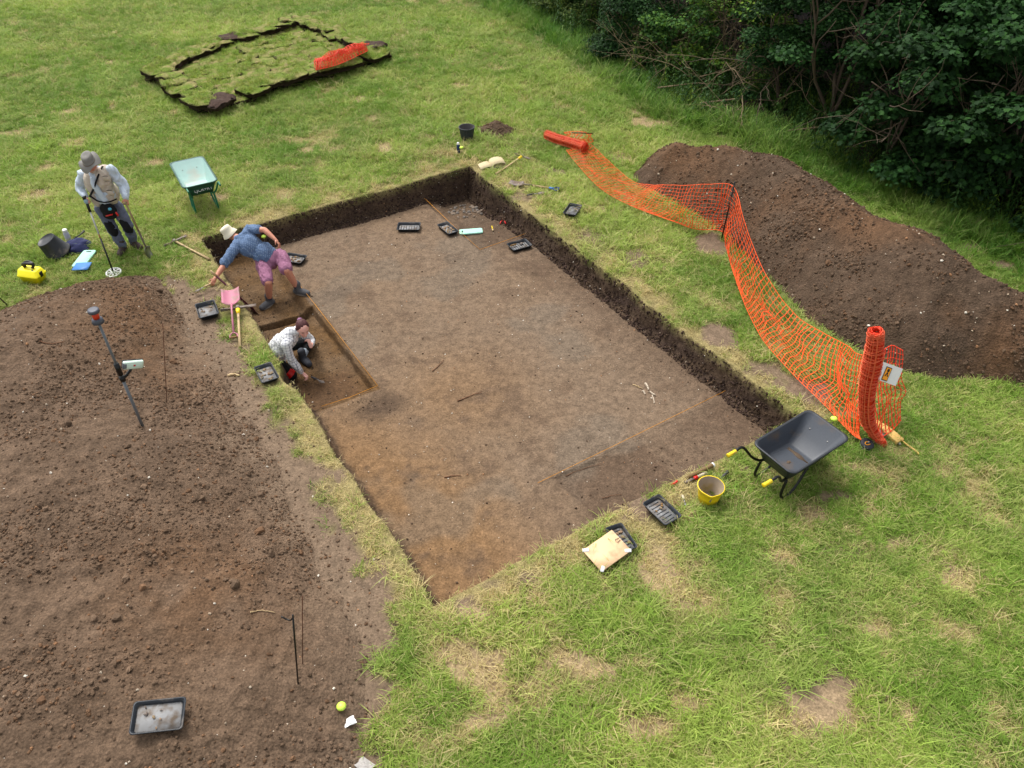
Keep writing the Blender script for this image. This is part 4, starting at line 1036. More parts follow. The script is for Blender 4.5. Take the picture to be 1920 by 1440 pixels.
# ------------------------------------------------------------------ wheelbarrows
mud_pieces = []
def barrow(c4, label, body, inner, frame, grip, text=None, zr=.6):
    c, L, W, a = fit4(c4, zr)
    L = max(L, .86); W = max(W, .62) if W > .6 else max(W, .58)
    g = np.array([c[0], c[1], float(base_z(c[0], c[1]))])
    t = thing('wheelbarrow', label, 'wheelbarrow', g, a, 'builder\'s wheelbarrows')
    z0 = zr - .23; r = .09; excl(g, 0, .0, .0)
    def lp(k, ins=0.0, dz=0.0):   # k: 0 bottom, 1 rim ; front wall slopes far more than the rear
        x0 = -L / 2 * (.80 + .20 * k); x1 = L / 2 * (.22 + .78 * k); w = W * (.70 + .30 * k)
        return rrect((x1 - x0) - ins * 2, w - ins * 2, r * (.55 + .45 * k), z0 + .23 * k + dz + .035 * k * 0, 6, (x0 + x1) / 2, 0)
    def tl(l): l = l.copy(); l[:, 2] += .07 * np.clip((l[:, 0] / L + .2), -.1, .7) * (l[:, 2] > z0 + .15); return l
    mb = MB(); loft(mb, [lp(0), lp(.5), tl(lp(.97)), tl(lp(1.0, -.018)), tl(lp(1.0, -.022, .012)), tl(lp(1.0, -.008, .02)), tl(lp(1.0, .008, .012))], True, False); mb.build('tray', body, t)
    mb = MB(); loft(mb, [tl(lp(1.0, .006, .013)), lp(.5, .012), lp(.08, .014, .006), lp(.03, .018, .008), lp(.01, .028, .012), lp(.01, .05, .013)], False, True)
    mbm = MB(); q_ = lp(.0); cx_ = q_[:, 0].mean(); nn_ = 40; th_ = np.linspace(0, 2 * np.pi, nn_, endpoint=False)
    for (ox, oy, rx_, ry_) in ((.15, .02, .028, .15), (-.17, .10, .05, .04), (-.02, -.03, .03, .022)):
        rr_ = 1 + .35 * np.sin(th_ * 3 + ox * 20) * np.cos(th_ * 2)
        ring_ = np.stack([cx_ + ox + rx_ * rr_ * np.cos(th_), oy + ry_ * rr_ * np.sin(th_), np.full(nn_, z0 + .0145)], 1); loft(mbm, [ring_, ring_ + (0, 0, .002)], True, True)
    mud_pieces.append((mbm, t)); mb.build('tray_lining', inner, t)
    xr = -L / 2
    for s in (-1, 1):
        y = s * W * .30; yh = s * (W / 2 * .92)
        fr = MB(); tube(fr, cr([(xr - .36, yh, zr + .07), (xr - .22, yh, zr + .07), (xr - .05, y * 1.25, z0 + .08), (xr + .12, y, z0 - .012), (0, y, z0 - .016), (L * .22, y * .8, z0 - .05), (L * .40, y * .35, .2)], 40), .0165, 10); fr.build('frame_tube', frame, t)
        lg = MB(); tube(lg, cr([(xr + .10, y * 1.1, z0 - .02), (xr + .06, y * 1.15, .12), (xr + .12, y * 1.18, .02), (xr + .22, y * 1.18, .018), (xr + .34, y * 1.12, .10), (xr + .48, y, z0 - .03)], 30), .0165, 10); lg.build('leg', frame, t)
        if grip:
            gp = MB(); loft(gp, [np.roll(circle(rr, 0, 14), 0, 0) for rr in (.018, .025, .023, .023, .025, .012)]);
            V = gp.v[0]; xs = np.repeat([0, .004, .02, .11, .125, .128], 14); V2 = np.stack([xr - .33 - .0 - xs, yh + V[:, 0], zr + .07 + V[:, 1]], 1); gp.v[0] = V2; gp.build('grip', M['yellow'], t)
    wh = MB(); th = np.linspace(0, 2 * np.pi, 33)[:-1]
    tb = MB(); loft(tb, [np.stack([L * .42 + rr * np.cos(th), np.full(32, yy), .19 + rr * np.sin(th)], 1) for rr, yy in ((.11, -.03), (.17, -.045), (.19, -.025), (.192, 0), (.19, .025), (.17, .045), (.11, .03))]); w_ = tb.build('wheel', M['rubber'], t)
    hb = MB(); loft(hb, [np.stack([L * .42 + rr * np.cos(th), np.full(32, yy), .19 + rr * np.sin(th)], 1) for rr, yy in ((.1, -.035), (.105, -.04), (.105, .04), (.1, .035))]); hb.build('hub', frame, w_)
    for yb_ in (-.13, .13):
        bl = MB(); ball(bl, (L * .36, yb_, z0 + .17), .011, 8, 6); bl.build('bolt', M['steel'], t)
    if text:
        cu = bpy.data.curves.new('lettering', 'FONT'); cu.body = text; cu.size = .085; cu.extrude = .0015; cu.align_x = 'CENTER'
        to = bpy.data.objects.new('lettering_tmp', cu); C.objects.link(to)
        dg = bpy.context.evaluated_depsgraph_get(); me = bpy.data.meshes.new_from_object(to.evaluated_get(dg)); bpy.data.objects.remove(to)
        o = link('lettering', me, M['white'], t)
        o.location = (xr * .905 - .012, -.03, z0 + .085); o.rotation_euler = (math.radians(90 - 22), 0, -math.pi / 2)
    return t
lin_b = mat('scratched_black_lining', (.24, .26, .29), .45, var=.25, scale=60, dirt=(.36, .30, .24), dirt_amt=.25, dirt_scale=4)
barrow([(1420, 833), (1522, 777), (1581, 829), (1478, 889)], 'black wheelbarrow with yellow grips by the near right trench corner', mat('black_barrow', (.16, .175, .195), .45, var=.2, scale=50), lin_b, M['blackm'], True, zr=.57)
gl = mat('pale_green_lining', (.64, .76, .73), .6, var=.06, scale=10, dirt=(.70, .64, .58), dirt_amt=.35, dirt_scale=2.5)
barrow([(349, 352), (315, 312), (386, 299), (403, 341)], 'green wheelbarrow with pale worn tray standing on the lawn behind the bending man', mat('dark_green_tray', (.12, .30, .25), .5, var=.25, scale=30), gl, mat('green_tube', (.05, .42, .30), .4), False, 'LJCR+RY', zr=.6)

_mud = mat('dried_mud', (.36, .30, .24), .95, var=.2)
mud_pieces[0][0].build('mud', _mud, mud_pieces[0][1])
# ------------------------------------------------------------------ hand tools
def line_obj(px0, px1, z0=None, z1=None):
    a = G(*px0) if z0 is None else P(px0[0], px0[1], z0); b = G(*px1) if z1 is None else P(px1[0], px1[1], z1)
    return a, b
def mattock(ph, pe, label, collar=True, blade=(1, .0), zh=.05, ze=.03, hl=.2):
    """head at pixel ph, handle end at pixel pe"""
    a = P(*ph, zh); b = P(*pe, ze); d = b - a; L = float(np.linalg.norm(d)); excl((a + b) / 2, math.atan2(d[1], d[0]), L, .0); yaw = math.atan2(d[1], d[0]); pitch = math.asin(d[2] / L)
    t = thing('mattock', label, 'mattock', a, 0, 'digging mattocks')
    t.rotation_euler = (0, -pitch, yaw)
    mb = MB(); tube(mb, [(0, 0, 0), (.1, 0, 0), (L * .6, 0, 0), (L, 0, 0)], [.026, .02, .017, .022], 10, flat=.75); mb.build('handle', M['wood'], t)
    if collar: mb = MB(); tube(mb, [(.035, 0, 0), (.14, 0, 0)], [.034, .026], 12); mb.build('collar', M['yellow'], t)
    mb = MB(); tube(mb, [(-.03, 0, 0), (.035, 0, 0)], .036, 10)
    loft(mb, [rrect(.035, .03, .006, 0, 2), rrect(.03, .03, .006, .1, 2), rrect(.022, .07, .006, hl * .85, 2), rrect(.006, .085, .002, hl, 2)] if False else [l[:, [0, 2, 1]] * (1, 1, 1) for l in (rrect(.05, .035, .01, .0, 2), rrect(.04, .028, .008, hl * .4, 2), rrect(.06, .012, .004, hl * .85, 2), rrect(.068, .004, .001, hl, 2))])
    loft(mb, [l[:, [0, 2, 1]] * (1, -1, 1) for l in (rrect(.05, .035, .01, .0, 2), rrect(.03, .03, .008, hl * .4, 2), rrect(.014, .055, .004, hl * .75, 2), rrect(.005, .06, .001, hl * .95, 2))])
    mb.build('head', M['iron'], t); return t
mattock((328, 452), (393, 486), 'grey wood mattock lying on grass between the green barrow and the trench', False, hl=.24)
mattock((446, 577), (450, 650), 'mattock with yellow collar and pale handle lying over the pink shovel', zh=.12, hl=.27)
mattock((979, 293), (930, 326), 'mattock with small yellow collar beside the folded canvas bag', hl=.2)
def dgrip(mb_name, t, x, mt, s=.05):
    mb = MB(); tube(mb, cr([(x, 0, 0), (x + .05, s, 0), (x + .11, s, 0)], 12), .010, 7); tube(mb, cr([(x, 0, 0), (x + .05, -s, 0), (x + .11, -s, 0)], 12), .010, 7); tube(mb, [(x + .105, -s - .008, 0), (x + .105, s + .008, 0)], .014, 8); mb.build(mb_name, mt, t)
def blade_mb(L, W, depth, n=9, taper=.9, shoulder=.03, curve=.02, point=0.0):
    gx = np.linspace(0, 1, n); gy = np.linspace(-1, 1, n); X, Y, F = tensor(gx, gy)
    w = W / 2 * (taper + (1 - taper) * (1 - X)) ; rx = X * L + shoulder * np.abs(Y) ** 2 * (1 - X) - point * np.abs(Y) ** 2 * X
    z = depth * Y ** 2 - curve * np.sin(X * math.pi)
    V = np.stack([-rx, Y * w, z], 1); n_ = len(V)
    I = np.arange(n * n).reshape(n, n); lp = np.concatenate([I[:, 0], I[-1, 1:], I[-2::-1, -1], I[0, -2:0:-1]])
    nx = np.roll(lp, -1)
    mb = MB(); mb.add(np.concatenate([V, V - (0, 0, .003)]), np.concatenate([F, F[:, ::-1] + n_, np.stack([lp, lp + n_, nx + n_, nx], 1)]))
    return mb
def aim(t, a, b, roll=0.0):
    x = Vector([float(k) for k in (b - a)]).normalized(); up = Vector((0, 0, 1)); y = up.cross(x).normalized(); z = x.cross(y)
    m = Matrix((x, y, z)).transposed().to_4x4() @ Matrix.Rotation(roll, 4, 'X')
    t.rotation_euler = m.to_euler(); t.location = Vector([float(k) for k in a])
pink = mat('worn_pink_paint', (.70, .42, .50), .55, var=.12, scale=15, dirt=(.56, .46, .42), dirt_amt=.35)
pinkd = mat('dark_maroon_paint', (.36, .15, .20), .55, var=.15, dirt=(.3, .24, .2), dirt_amt=.3)
a, b = P(434, 572, .14), P(438, 626, .06)
excl(a, 0, .35, .4)
t = thing('shovel', 'pink square mouth shovel lying on its back beside the trench edge', 'shovel'); aim(t, a, b)
LL = float(np.linalg.norm(b - a))
b2 = blade_mb(.36, .27, .05, taper=1.0, curve=.015, shoulder=.04); b2.build('blade', pink, t)
mb = MB(); tube(mb, [(-.03, 0, -.01), (.06, 0, .005), (LL * .95, 0, 0)], [.02, .016, .016], 9); mb.build('shaft', pink, t)
dgrip('handle', t, LL * .95, pink)
mb = MB(); tube(mb, [(LL * .95 + .105, -.05, 0), (LL * .95 + .105, .05, 0)], .016, 8); mb.build('grip', M['dwood'], t)
# shovel leaning down into the trench
a, b = G(466, 573, .12), P(395, 508, .30)
t = thing('shovel', 'dark maroon shovel leaning over the trench edge with blade in the pit', 'shovel'); aim(t, a, b, .5)
LL = float(np.linalg.norm(b - a)); b2 = blade_mb(.30, .2, .03, taper=.95); b2.build('blade', pinkd, t)
mb = MB(); tube(mb, [(-.02, 0, 0), (LL * .86, 0, 0)], .017, 9); mb.build('shaft', pinkd, t)
mb = MB(); tube(mb, [(LL * .86, 0, 0), (LL, 0, 0)], .019, 9); mb.build('grip', M['wood'], t)
# spade with blue D handle
a, b = P(982, 345, .05), P(1048, 355, .05)
t = thing('spade', 'digging spade with blue D handle lying flat right of the trench', 'spade'); aim(t, a, b); excl((a + b) / 2, math.atan2((b - a)[1], (b - a)[0]), 1.0, .05); excl(a - (b-a)*.12, 0, .2, .15)
LL = float(np.linalg.norm(b - a)) - .1; b2 = blade_mb(.29, .19, .012, taper=.88); b2.build('blade', M['iron'], t)
mb = MB(); tube(mb, [(-.03, 0, 0), (.18, 0, 0)], [.012, .018], 8); mb.build('socket', M['iron'], t)
mb = MB(); tube(mb, [(.18, 0, 0), (LL * .85, 0, 0)], .017, 8); mb.build('shaft', M['wood'], t)
mb = MB(); tube(mb, [(LL * .84, 0, 0), (LL, 0, 0)], .02, 8); mb.build('ferrule', M['blue'], t); dgrip('handle', t, LL - .02, mat('blue_grip', (.14, .25, .48), .5), .055)
# hand trowels
def trowel(pb, pe, label, blade, grip, z=.03, bl=.15, w=.08, za=None, hl=None, grp='hand trowels'):
    a = P(*pb, z if za is None else za); b = P(*pe, z)
    t = thing('trowel', label, 'trowel', group=grp); aim(t, a, b); excl(a, 0, .1, .1)
    mb = MB(); V = np.array([(-bl, 0, 0), (-bl * .45, w / 2, 0), (0, w * .32, 0), (0, -w * .32, 0), (-bl * .45, -w / 2, 0)]); loft(mb, [V - (0, 0, .002), V + (0, 0, .002)]); mb.build('blade', blade, t)
    hl = hl or max(.06, float(np.linalg.norm(b - a)))
    mb = MB(); tube(mb, [(-.02, 0, 0), (hl * .35, 0, .012)], .006, 6); mb.build('tang', M['steel'], t)
    mb = MB(); tube(mb, [(hl * .33, 0, .012), (hl * .6, 0, .012), (hl, 0, .012)], [.012, .016, .013], 9); mb.build('handle', grip, t); return t
trowel((1008, 363), (988, 367), 'rusty hand shovel with short handle below the blue handled spade', M['iron'], M['grip'], .05, .2, .10)
zf = zt(970, 462)
trowel((974, 457), (957, 462), 'wooden handled trowel lying in the ridged tray by the right trench wall', M['iron'], M['dwood'], zf + .05, .1, .05)
trowel((1284, 942), (1279, 930), 'pale handled trowel stuck in grass between tray and yellow bucket', M['steel'], mat('pale_grip', (.72, .68, .58), .6), .05, .06, .03, hl=.10)
# wooden mallet, red shears, pale hand tool and dark handle at the near trench corner
ctz = .05
t = thing('mallet_handle', 'thick round wooden shaft lying along the trench edge behind the yellow bucket', 'wooden shaft'); aim(t, P(1287, 896, ctz), P(1339, 871, ctz + .03))
mb = MB(); tube(mb, [(0, 0, 0), (.36, 0, 0), (.40, 0, 0)], [.022, .028, .03], 12); mb.build('shaft', mat('olive_wood', (.45, .36, .22), .7, var=.2), t)
mb = MB(); tube(mb, [(.385, 0, 0), (.405, 0, 0)], .033, 14); mb.build('end_cap', M['white'], t)
t = thing('hand_fork', 'hand tool with red collar and pale handle under the wooden shaft', 'hand tool'); aim(t, P(1284, 905, .05), P(1330, 884, .05))
mb = MB(); tube(mb, [(0, 0, 0), (.14, 0, .0)], [.022, .016], 8, flat=.6); mb.build('head', M['iron'], t)
mb = MB(); tube(mb, [(.14, 0, 0), (.19, 0, 0)], .021, 10); mb.build('collar', M['red'], t)
mb = MB(); tube(mb, [(.19, 0, 0), (.33, 0, 0)], [.017, .022], 10); mb.build('grip', mat('pale_grip2', (.75, .70, .62), .6), t)
t = thing('secateurs', 'red handled tool hanging over the near trench edge by the tray', 'hand tool'); aim(t, P(1253, 914, -.02), P(1267, 905, .05))
mb = MB(); tube(mb, [(-.06, 0, 0), (.03, 0, 0)], [.006, .014], 7); mb.build('blade', M['iron'], t)
mb = MB(); tube(mb, [(.03, 0, 0), (.14, 0, .01)], [.012, .014], 8); mb.build('grip', M['red'], t)
t = thing('brush', 'dark handled tool lying on grass right behind the yellow bucket', 'hand tool'); aim(t, P(1346, 902, .06), P(1369, 880, .07))
mb = MB(); tube(mb, [(-.12, 0, 0), (.05, 0, 0)], [.008, .01], 8); mb.build('shank', M['steel'], t)
mb = MB(); tube(mb, [(.04, 0, 0), (.15, 0, 0), (.21, 0, 0)], [.012, .017, .02], 10); mb.build('grip', M['grip'], t)
# small tools in the corner pit
zf = zt(922, 426)
t = thing('brush', 'small yellow handled paint brush on the trench floor beside the mint mat', 'brush'); aim(t, P(924, 431, zf + .02), P(921, 419, zf + .02))
mb = MB(); tube(mb, [(.03, 0, 0), (.15, 0, 0)], [.014, .010], 8); mb.build('handle', M['yellow'], t)
mb = MB(); tube(mb, [(-.03, 0, 0), (.03, 0, 0)], [.017, .014], 8, flat=.5); mb.build('bristles', M['wood'], t)
zf = zt(944, 418)
t = thing('secateurs', 'open red handled secateurs lying in the corner test pit', 'secateurs', P(943, 412, zf + .02))
for s_ in (-1, 1):
    mb = MB(); tube(mb, [(0, 0, 0), (s_ * .03, -.05, 0), (s_ * .055, -.15, 0)], [.008, .010, .012], 7); mb.build('handle', M['red'], t)
    mb = MB(); tube(mb, [(0, 0, 0), (-s_ * .012, .06, 0)], [.010, .004], 6); mb.build('blade', M['steel'], t)

# folded canvas bag
g = G(922, 312)
excl(g, .3, .5, .3)
t = thing('canvas_bag', 'folded tan canvas tool bag on grass at the far trench corner', 'bag', g, .3)
def sheet(mb, prof, w, th=.006, tilt=0):
    prof = np.asarray(cr(prof, 26)); n = len(prof)
    A_ = np.stack([prof[:, 0], np.full(n, -w / 2), prof[:, 1]], 1); B_ = A_ + (0, w, 0)
    V = np.concatenate([A_, B_, A_ + (0, 0, th), B_ + (0, 0, th)]); i = np.arange(n - 1)
    mb.add(V, np.stack([i, i + 1, n + i + 1, n + i], 1), np.stack([2 * n + i, 3 * n + i, 3 * n + i + 1, 2 * n + i + 1], 1), np.stack([i, 2 * n + i, 2 * n + i + 1, i + 1], 1), np.stack([n + i, n + i + 1, 3 * n + i + 1, 3 * n + i], 1))
mb = MB(); sheet(mb, [(-.26, .02), (-.16, .05), (-.06, .06), (-.02, .02)], .26); mb.build('flap', M['canvas'], t)
mb = MB(); sheet(mb, [(-.04, .02), (.0, .09), (.1, .12), (.2, .11), (.27, .07), (.24, .025), (.12, .02), (0, .015)], .3); mb.build('bag_body', M['canvas'], t)
mb = MB(); tube(mb, cr([(-.1, -.14, .02), (0, -.18, .05), (.1, -.16, .03), (.2, -.19, .01)], 16), .012, 6); mb.build('strap', M['grip'], t)

# disc, tan wedge and silver bottle by the upright roll
g = G(1623, 838); t = thing('measuring_tape', 'round black disc with orange swirl on grass at the foot of the red roll', 'tape reel', (g[0], g[1], g[2] + .04), .3, None, Vector((.05, -.25, 1)))
mb = MB(); loft(mb, [circle(.075, 0, 32), circle(.082, .006, 32), circle(.082, .028, 32), circle(.075, .034, 32)]); mb.build('case', mat('dark_disc', (.15, .155, .19), .6), t)
mb = MB(); tube(mb, [(.035 * math.cos(k), .022 * math.sin(k), .036) for k in np.linspace(.5, 5.6, 22)], .006, 6, flat=.5); mb.build('swirl', mat('amber', (.9, .6, .12), .5), t)
mb = MB(); tube(mb, [(0, 0, .03), (0, 0, .075)], .008, 8); mb.build('spindle', M['steel'], t)
mb = MB(); loft(mb, [circle(.078, -.012, 32), circle(.08, -.002, 32)]); mb.build('rim', M['white'], t)
t = thing('wooden_wedge', 'tapered tan block with thin hooked arm on grass behind the red roll', 'wooden block'); aim(t, P(1642, 790, .07), P(1682, 824, .05))
mb = MB(); LL = .40; loft(mb, [l[:, [2, 0, 1]] for l in (rrect(.05, .04, .008, 0, 3), rrect(.13, .06, .012, LL * .5, 3), rrect(.13, .06, .012, LL, 3))]); mb.build('block', mat('tan_block', (.90, .72, .42), .6, var=.05), t)
mb = MB(); tube(mb, cr([(LL, .04, 0), (LL + .12, .05, .0), (LL + .22, .06, 0), (LL + .25, .04, 0)], 14), .011, 7); mb.build('arm', mat('tan_arm', (.90, .72, .42), .6), t)
mb = MB(); ball(mb, (LL + .02, -.03, 0), .02, 8, 6); mb.build('knob', M['steel'], t)
t = thing('steel_flask', 'silver grey flask lying beside the tan wedge under the netting', 'flask'); aim(t, P(1638, 800, .05), P(1660, 824, .05))
mb = MB(); tube(mb, [(0, 0, 0), (.01, 0, 0), (.12, 0, 0), (.14, 0, 0), (.15, 0, 0), (.2, 0, 0), (.21, 0, 0)], [.03, .038, .038, .03, .04, .04, .03], 14); mb.build('flask_body', M['steel'], t)

# ------------------------------------------------------------------ survey pole (GNSS)
g = G(267, 798); top = Q(174, 580, g[1] - .03)
t = thing('survey_pole', 'leaning grey satellite survey pole with round antenna standing in the left spoil heap', 'survey pole'); aim(t, g - (top - g) * .04, top)
LL = float(np.linalg.norm(top - g)) * 1.04
gp_ = mat('grey_pole', (.42, .44, .46), .4, var=.05)
mb = MB(); tube(mb, [(0, 0, 0), (LL * .47, 0, 0)], .0175, 10); mb.build('lower_pole', gp_, t)
mb = MB(); tube(mb, [(LL * .47, 0, 0), (LL * .9, 0, 0)], .0145, 10); mb.build('upper_pole', gp_, t)
ab = MB(); tube(ab, [(LL * .90, 0, 0), (LL * .905, 0, 0), (LL * .93, 0, 0), (LL * .935, 0, 0)], [.04, .065, .055, .03], 18); ab = ab.build('receiver', mat('antenna_grey', (.30, .31, .35), .5), t)
mb = MB(); tube(mb, [(LL * .935, 0, 0), (LL * .975, 0, 0)], .035, 14); mb.build('battery_ring', mat('antenna_orange', (.85, .25, .12), .5), ab)
mb = MB(); tube(mb, [(LL * .975, 0, 0), (LL * .98, 0, 0), (LL * .998, 0, 0), (LL, 0, 0)], [.04, .06, .058, .04], 18); mb.build('antenna_cap', mat('antenna_grey2', (.30, .31, .35), .5), ab)
cl_ = MB(); tube(cl_, [(LL * .49, 0, 0), (LL * .58, 0, 0)], .03, 8); tube(cl_, [(LL * .44, 0, 0), (LL * .475, 0, 0)], .032, 10); tube(cl_, [(LL * .455, 0, 0), (LL * .46, .06, .03), (LL * .5, .13, .02)], .018, 8); cl_.build('clamp', M['blackm'], t)
tb = MB(); Rm = Matrix.Rotation(.25, 3, 'Z'); box(tb, (LL * .53, .16, .0), (.10, .22, .05), Matrix.Rotation(.35, 3, 'Z'), bev=.012); tb = tb.build('data_logger', mat('pale_logger', (.82, .90, .84), .5, var=.03), t)
mb = MB(); box(mb, (LL * .53, .16, .028), (.108, .228, .02), Matrix.Rotation(.35, 3, 'Z'), bev=.006); mb.build('rubber_edge', M['blackm'], tb)
mb = MB(); box(mb, (LL * .53 + .0, .17, -.0265), (.022, .022, .002), Matrix.Rotation(.35, 3, 'Z')); mb.build('emblem', M['red'], tb)
mb = MB(); box(mb, (LL * .53 + .03, .075, .0), (.075, .045, .054), Matrix.Rotation(.35, 3, 'Z'), bev=.008); mb.build('lens_end', gp_, tb)

# ------------------------------------------------------------------ posts and rusty rods on the heap
g = G(556, 1281); top = Q(549, 1153, g[1] + .02)
t = thing('fence_pin', 'black fence pin with bent hook leaning in the near spoil heap', 'fence pin', g)
mb = MB(); tube(mb, [(0, 0, -.1), tuple(top - g)], .008, 8); mb.build('shaft', M['blackm'], t)
e = Q(527, 1156, g[1] + .05) - g; m_ = Q(543, 1163, g[1] + .03) - g
mb = MB(); tube(mb, cr([tuple(top - g), tuple((top - g) * .97), tuple(m_), tuple(e)], 12), .007, 7); mb.build('hook', M['blackm'], t)
for (pb, pt, lab) in (((564, 1245), (567, 1118), 'thin rusty iron rod upright beside the black fence pin'), ((309, 752), (305, 606), 'thin rusty iron rod upright in the dark slope of the left heap')):
    g = G(*pb); top = Q(pt[0], pt[1], g[1] + .03)
    o = MB(); tube(o, [(0, 0, -.1), tuple(top - g)], .0045, 6); o = o.build('iron_rod', M['rust']); solo(o, g); tag(o, lab, 'iron rod', 'rusty iron rods')

# ------------------------------------------------------------------ strings, sticks, cobbles
def on_floor(px, lift=.012): p = G(*px); return p + (0, 0, lift)
def string(pts, label, m=None, r=.003):
    w = np.array([on_floor(p, .03) for p in pts]); o = MB(); c0 = w[0].copy()
    w[:, 2] = np.maximum.accumulate(w[:, 2]) if False else w[:, 2]
    tube(o, w - c0, r, 5); o = o.build('string_line', m or M['orange_str']); solo(o, c0); tag(o, label, 'string', 'orange string lines'); return o
def P2(u, v, z): q = xy_of(u, v); return np.array([q[0], q[1], z])
def sline(uvs, label):
    w = np.array([P2(*q) for q in uvs]); o = MB(); c0 = w[0].copy(); tube(o, w - c0, .0035, 5); o = o.build('string_line', M['orange_str']); solo(o, c0); tag(o, label, 'string', 'orange string lines')
fz = -TD + .03
sline([(1.10, 7.25, fz + .01), (1.12, 6.0, fz), (1.13, 3.93, fz + .01)], 'orange string from the man\'s boot to the corner of the near test pit')
sline([(1.13, 3.94, fz), (.7, 3.93, fz - .01), (.28, 3.95, fz)], 'orange string across the near end of the left test pit')
sline([(2.06, 1.14, fz), (3.6, 1.15, fz + .01), (5.33, 1.17, fz + .02)], 'long orange string across the near right part of the trench floor')
sline([(4.3, 8.62, fz + .05), (4.3, 7.5, fz), (4.29, 6.42, fz)], 'orange string along the left side of the corner test pit')
sline([(4.29, 6.41, fz), (5.36, 6.44, fz + .01)], 'orange string along the near side of the corner test pit')
def stick(pts, label, r=.006, m=None, grp='sticks and roots'):
    w = np.array([on_floor(p) for p in pts]); c0 = w[0].copy(); q = cr(w - c0, 14); q = q + np.random.default_rng(int(pts[0][0])).normal(size=q.shape) * .003
    o = MB(); tube(o, q, np.linspace(r, r * .5, 14), 6); o = o.build('stick', m or M['stick']); solo(o, c0); tag(o, label, 'stick', grp)
stick([(858, 753), (880, 744), (903, 736)], 'thin reddish stick in the middle of the trench floor', .009)
stick([(811, 697), (825, 684), (832, 675)], 'short dark stick on the floor above the longer reddish one', .007)
stick([(833, 896), (848, 893), (865, 893)], 'short stick on the orange soil of the near trench floor', .009)
stick([(1060, 893), (1100, 878), (1130, 870)], 'faint root beside the long orange string', .005)
stick([(1130, 935), (1150, 930), (1166, 928)], 'faint twig on the dark floor near the two trays', .005)
stick([(1262, 938), (1275, 953), (1290, 962), (1312, 971)], 'knobbly cut branch on grass below the yellow bucket', .010, M['stick'])
stick([(72, 640), (95, 646), (121, 642)], 'brown root lying on top of the left spoil heap', .010)
stick([(30, 560), (37, 566), (43, 571)], 'thin twig on the far rim of the left heap', .006)
stick([(428, 705), (440, 703), (449, 706)], 'pale broken branch stub on trodden soil left of the woman\'s tray', .022, M['wood'])
stick([(470, 1150), (485, 1146), (517, 1149)], 'pale twig on the heap left of the fence pin hook', .006, M['wood'])
for i, (a_, b_) in enumerate((((1186, 722), (1205, 730)), ((1205, 734), (1209, 740)), ((1210, 720), (1216, 732)), ((1216, 735), (1228, 742)), ((1223, 742), (1226, 757)))):
    stick([a_, ((a_[0] + b_[0]) / 2 + 1, (a_[1] + b_[1]) / 2), b_], 'pale bone fragment in the scatter right of the trench middle', .011 if i in (0, 4) else .02, M['wood'] if i == 0 else mat('bone_%d' % i, (.72, .66, .58), .8, var=.3, scale=40), 'pale bone fragments')
r = np.random.default_rng(8)
cobm = [mat('cobble', (.50, .44, .38), .85, var=.3, scale=9), mat('cobble_grey', (.42, .39, .36), .85, var=.3, scale=9)]
cme = []
for i in range(4):
    mb = MB(); ball(mb, (0, 0, 0), 1, 9, 6); V, Fd, _ = mb.raw(); V = V * (1, .75, .5) * (1 + .25 * fbm(V[:, 0] * 1.5 + i * 7, V[:, 1] * 1.5 + V[:, 2], 1, 2))[:, None]; me = mesh_np('cobble', V, Fd, False); me.materials.append(cobm[i % 2]); cme.append(me)
for i in range(46):
    a_ = r.uniform(0, 6.28); rr_ = math.sqrt(r.random()); px, py = 875 + 34 * rr_ * math.cos(a_), 397 + 13 * rr_ * math.sin(a_)
    g = G(px, py); o = bpy.data.objects.new('cobble', cme[i % 4]); C.objects.link(o); s_ = r.uniform(.022, .05); o.scale = (s_, s_, s_); o.location = Vector(g + (0, 0, .006)); o.rotation_euler = (r.normal() * .2, r.normal() * .2, r.uniform(0, 6))
    tag(o, 'small grey cobble embedded in the floor of the corner test pit', 'cobble', 'cobbles in the corner test pit')

# ------------------------------------------------------------------ orange safety netting
def net_surface(B, T, nL, nW, bulge=0.0, seed=0, wav=.02):
    """B, T: bottom / top edge stations in the world; returns grid nL x nW of points"""
    B = cr(B, nL); T = cr(T, nL); w = np.linspace(0, 1, nW)[None, :, None]
    Gd = B[:, None] * (1 - w) + T[:, None] * w
    s = np.arange(nL)[:, None] * .09; ww = np.linspace(0, 1, nW)[None]
    Gd[..., 2] -= bulge * np.sin(np.pi * ww) ; n = wav * np.sin(np.pi * ww * .9 + .1)
    Gd[..., 0] += n * 2.2 * fbm(s / .5 + seed, ww * 2.5, 1, 3); Gd[..., 1] += n * 2.2 * fbm(s / .5, ww * 2.5 + seed, 2, 3)
    Gd[..., 2] += n * fbm(s / .3, ww * 3 + seed, 4, 2)
    g = base_z(Gd[..., 0], Gd[..., 1]) + np.maximum(0, heap_r(Gd[..., 0], Gd[..., 1])) + .085
    Gd[..., 2] = np.maximum(Gd[..., 2], g)
    return Gd
def net_mesh(Gd, rl=.0032, rw=.0072, knots=True):
    mb = MB(); nL, nW, _ = Gd.shape
    for j in range(nW): tube(mb, Gd[:, j], rl * (1.7 if j in (0, nW - 1) else 1), 3, False)
    for i in range(nL): tube(mb, Gd[i], rw, 4, False, flat=.45)
    if knots:
        d = .013; P_ = Gd.reshape(-1, 3); m = len(P_)
        O = np.array([(-1, 0, 0), (0, -1, 0), (1, 0, 0), (0, 1, 0), (0, 0, .7), (0, 0, -.7)]) * d
        V = (P_[:, None] + O).reshape(-1, 3); st = np.arange(m)[:, None] * 6
        F = np.concatenate([st + np.array(f) for f in ((0, 1, 4), (1, 2, 4), (2, 3, 4), (3, 0, 4), (1, 0, 5), (2, 1, 5), (3, 2, 5), (0, 3, 5))])
        mb.add(V, F)
    return mb
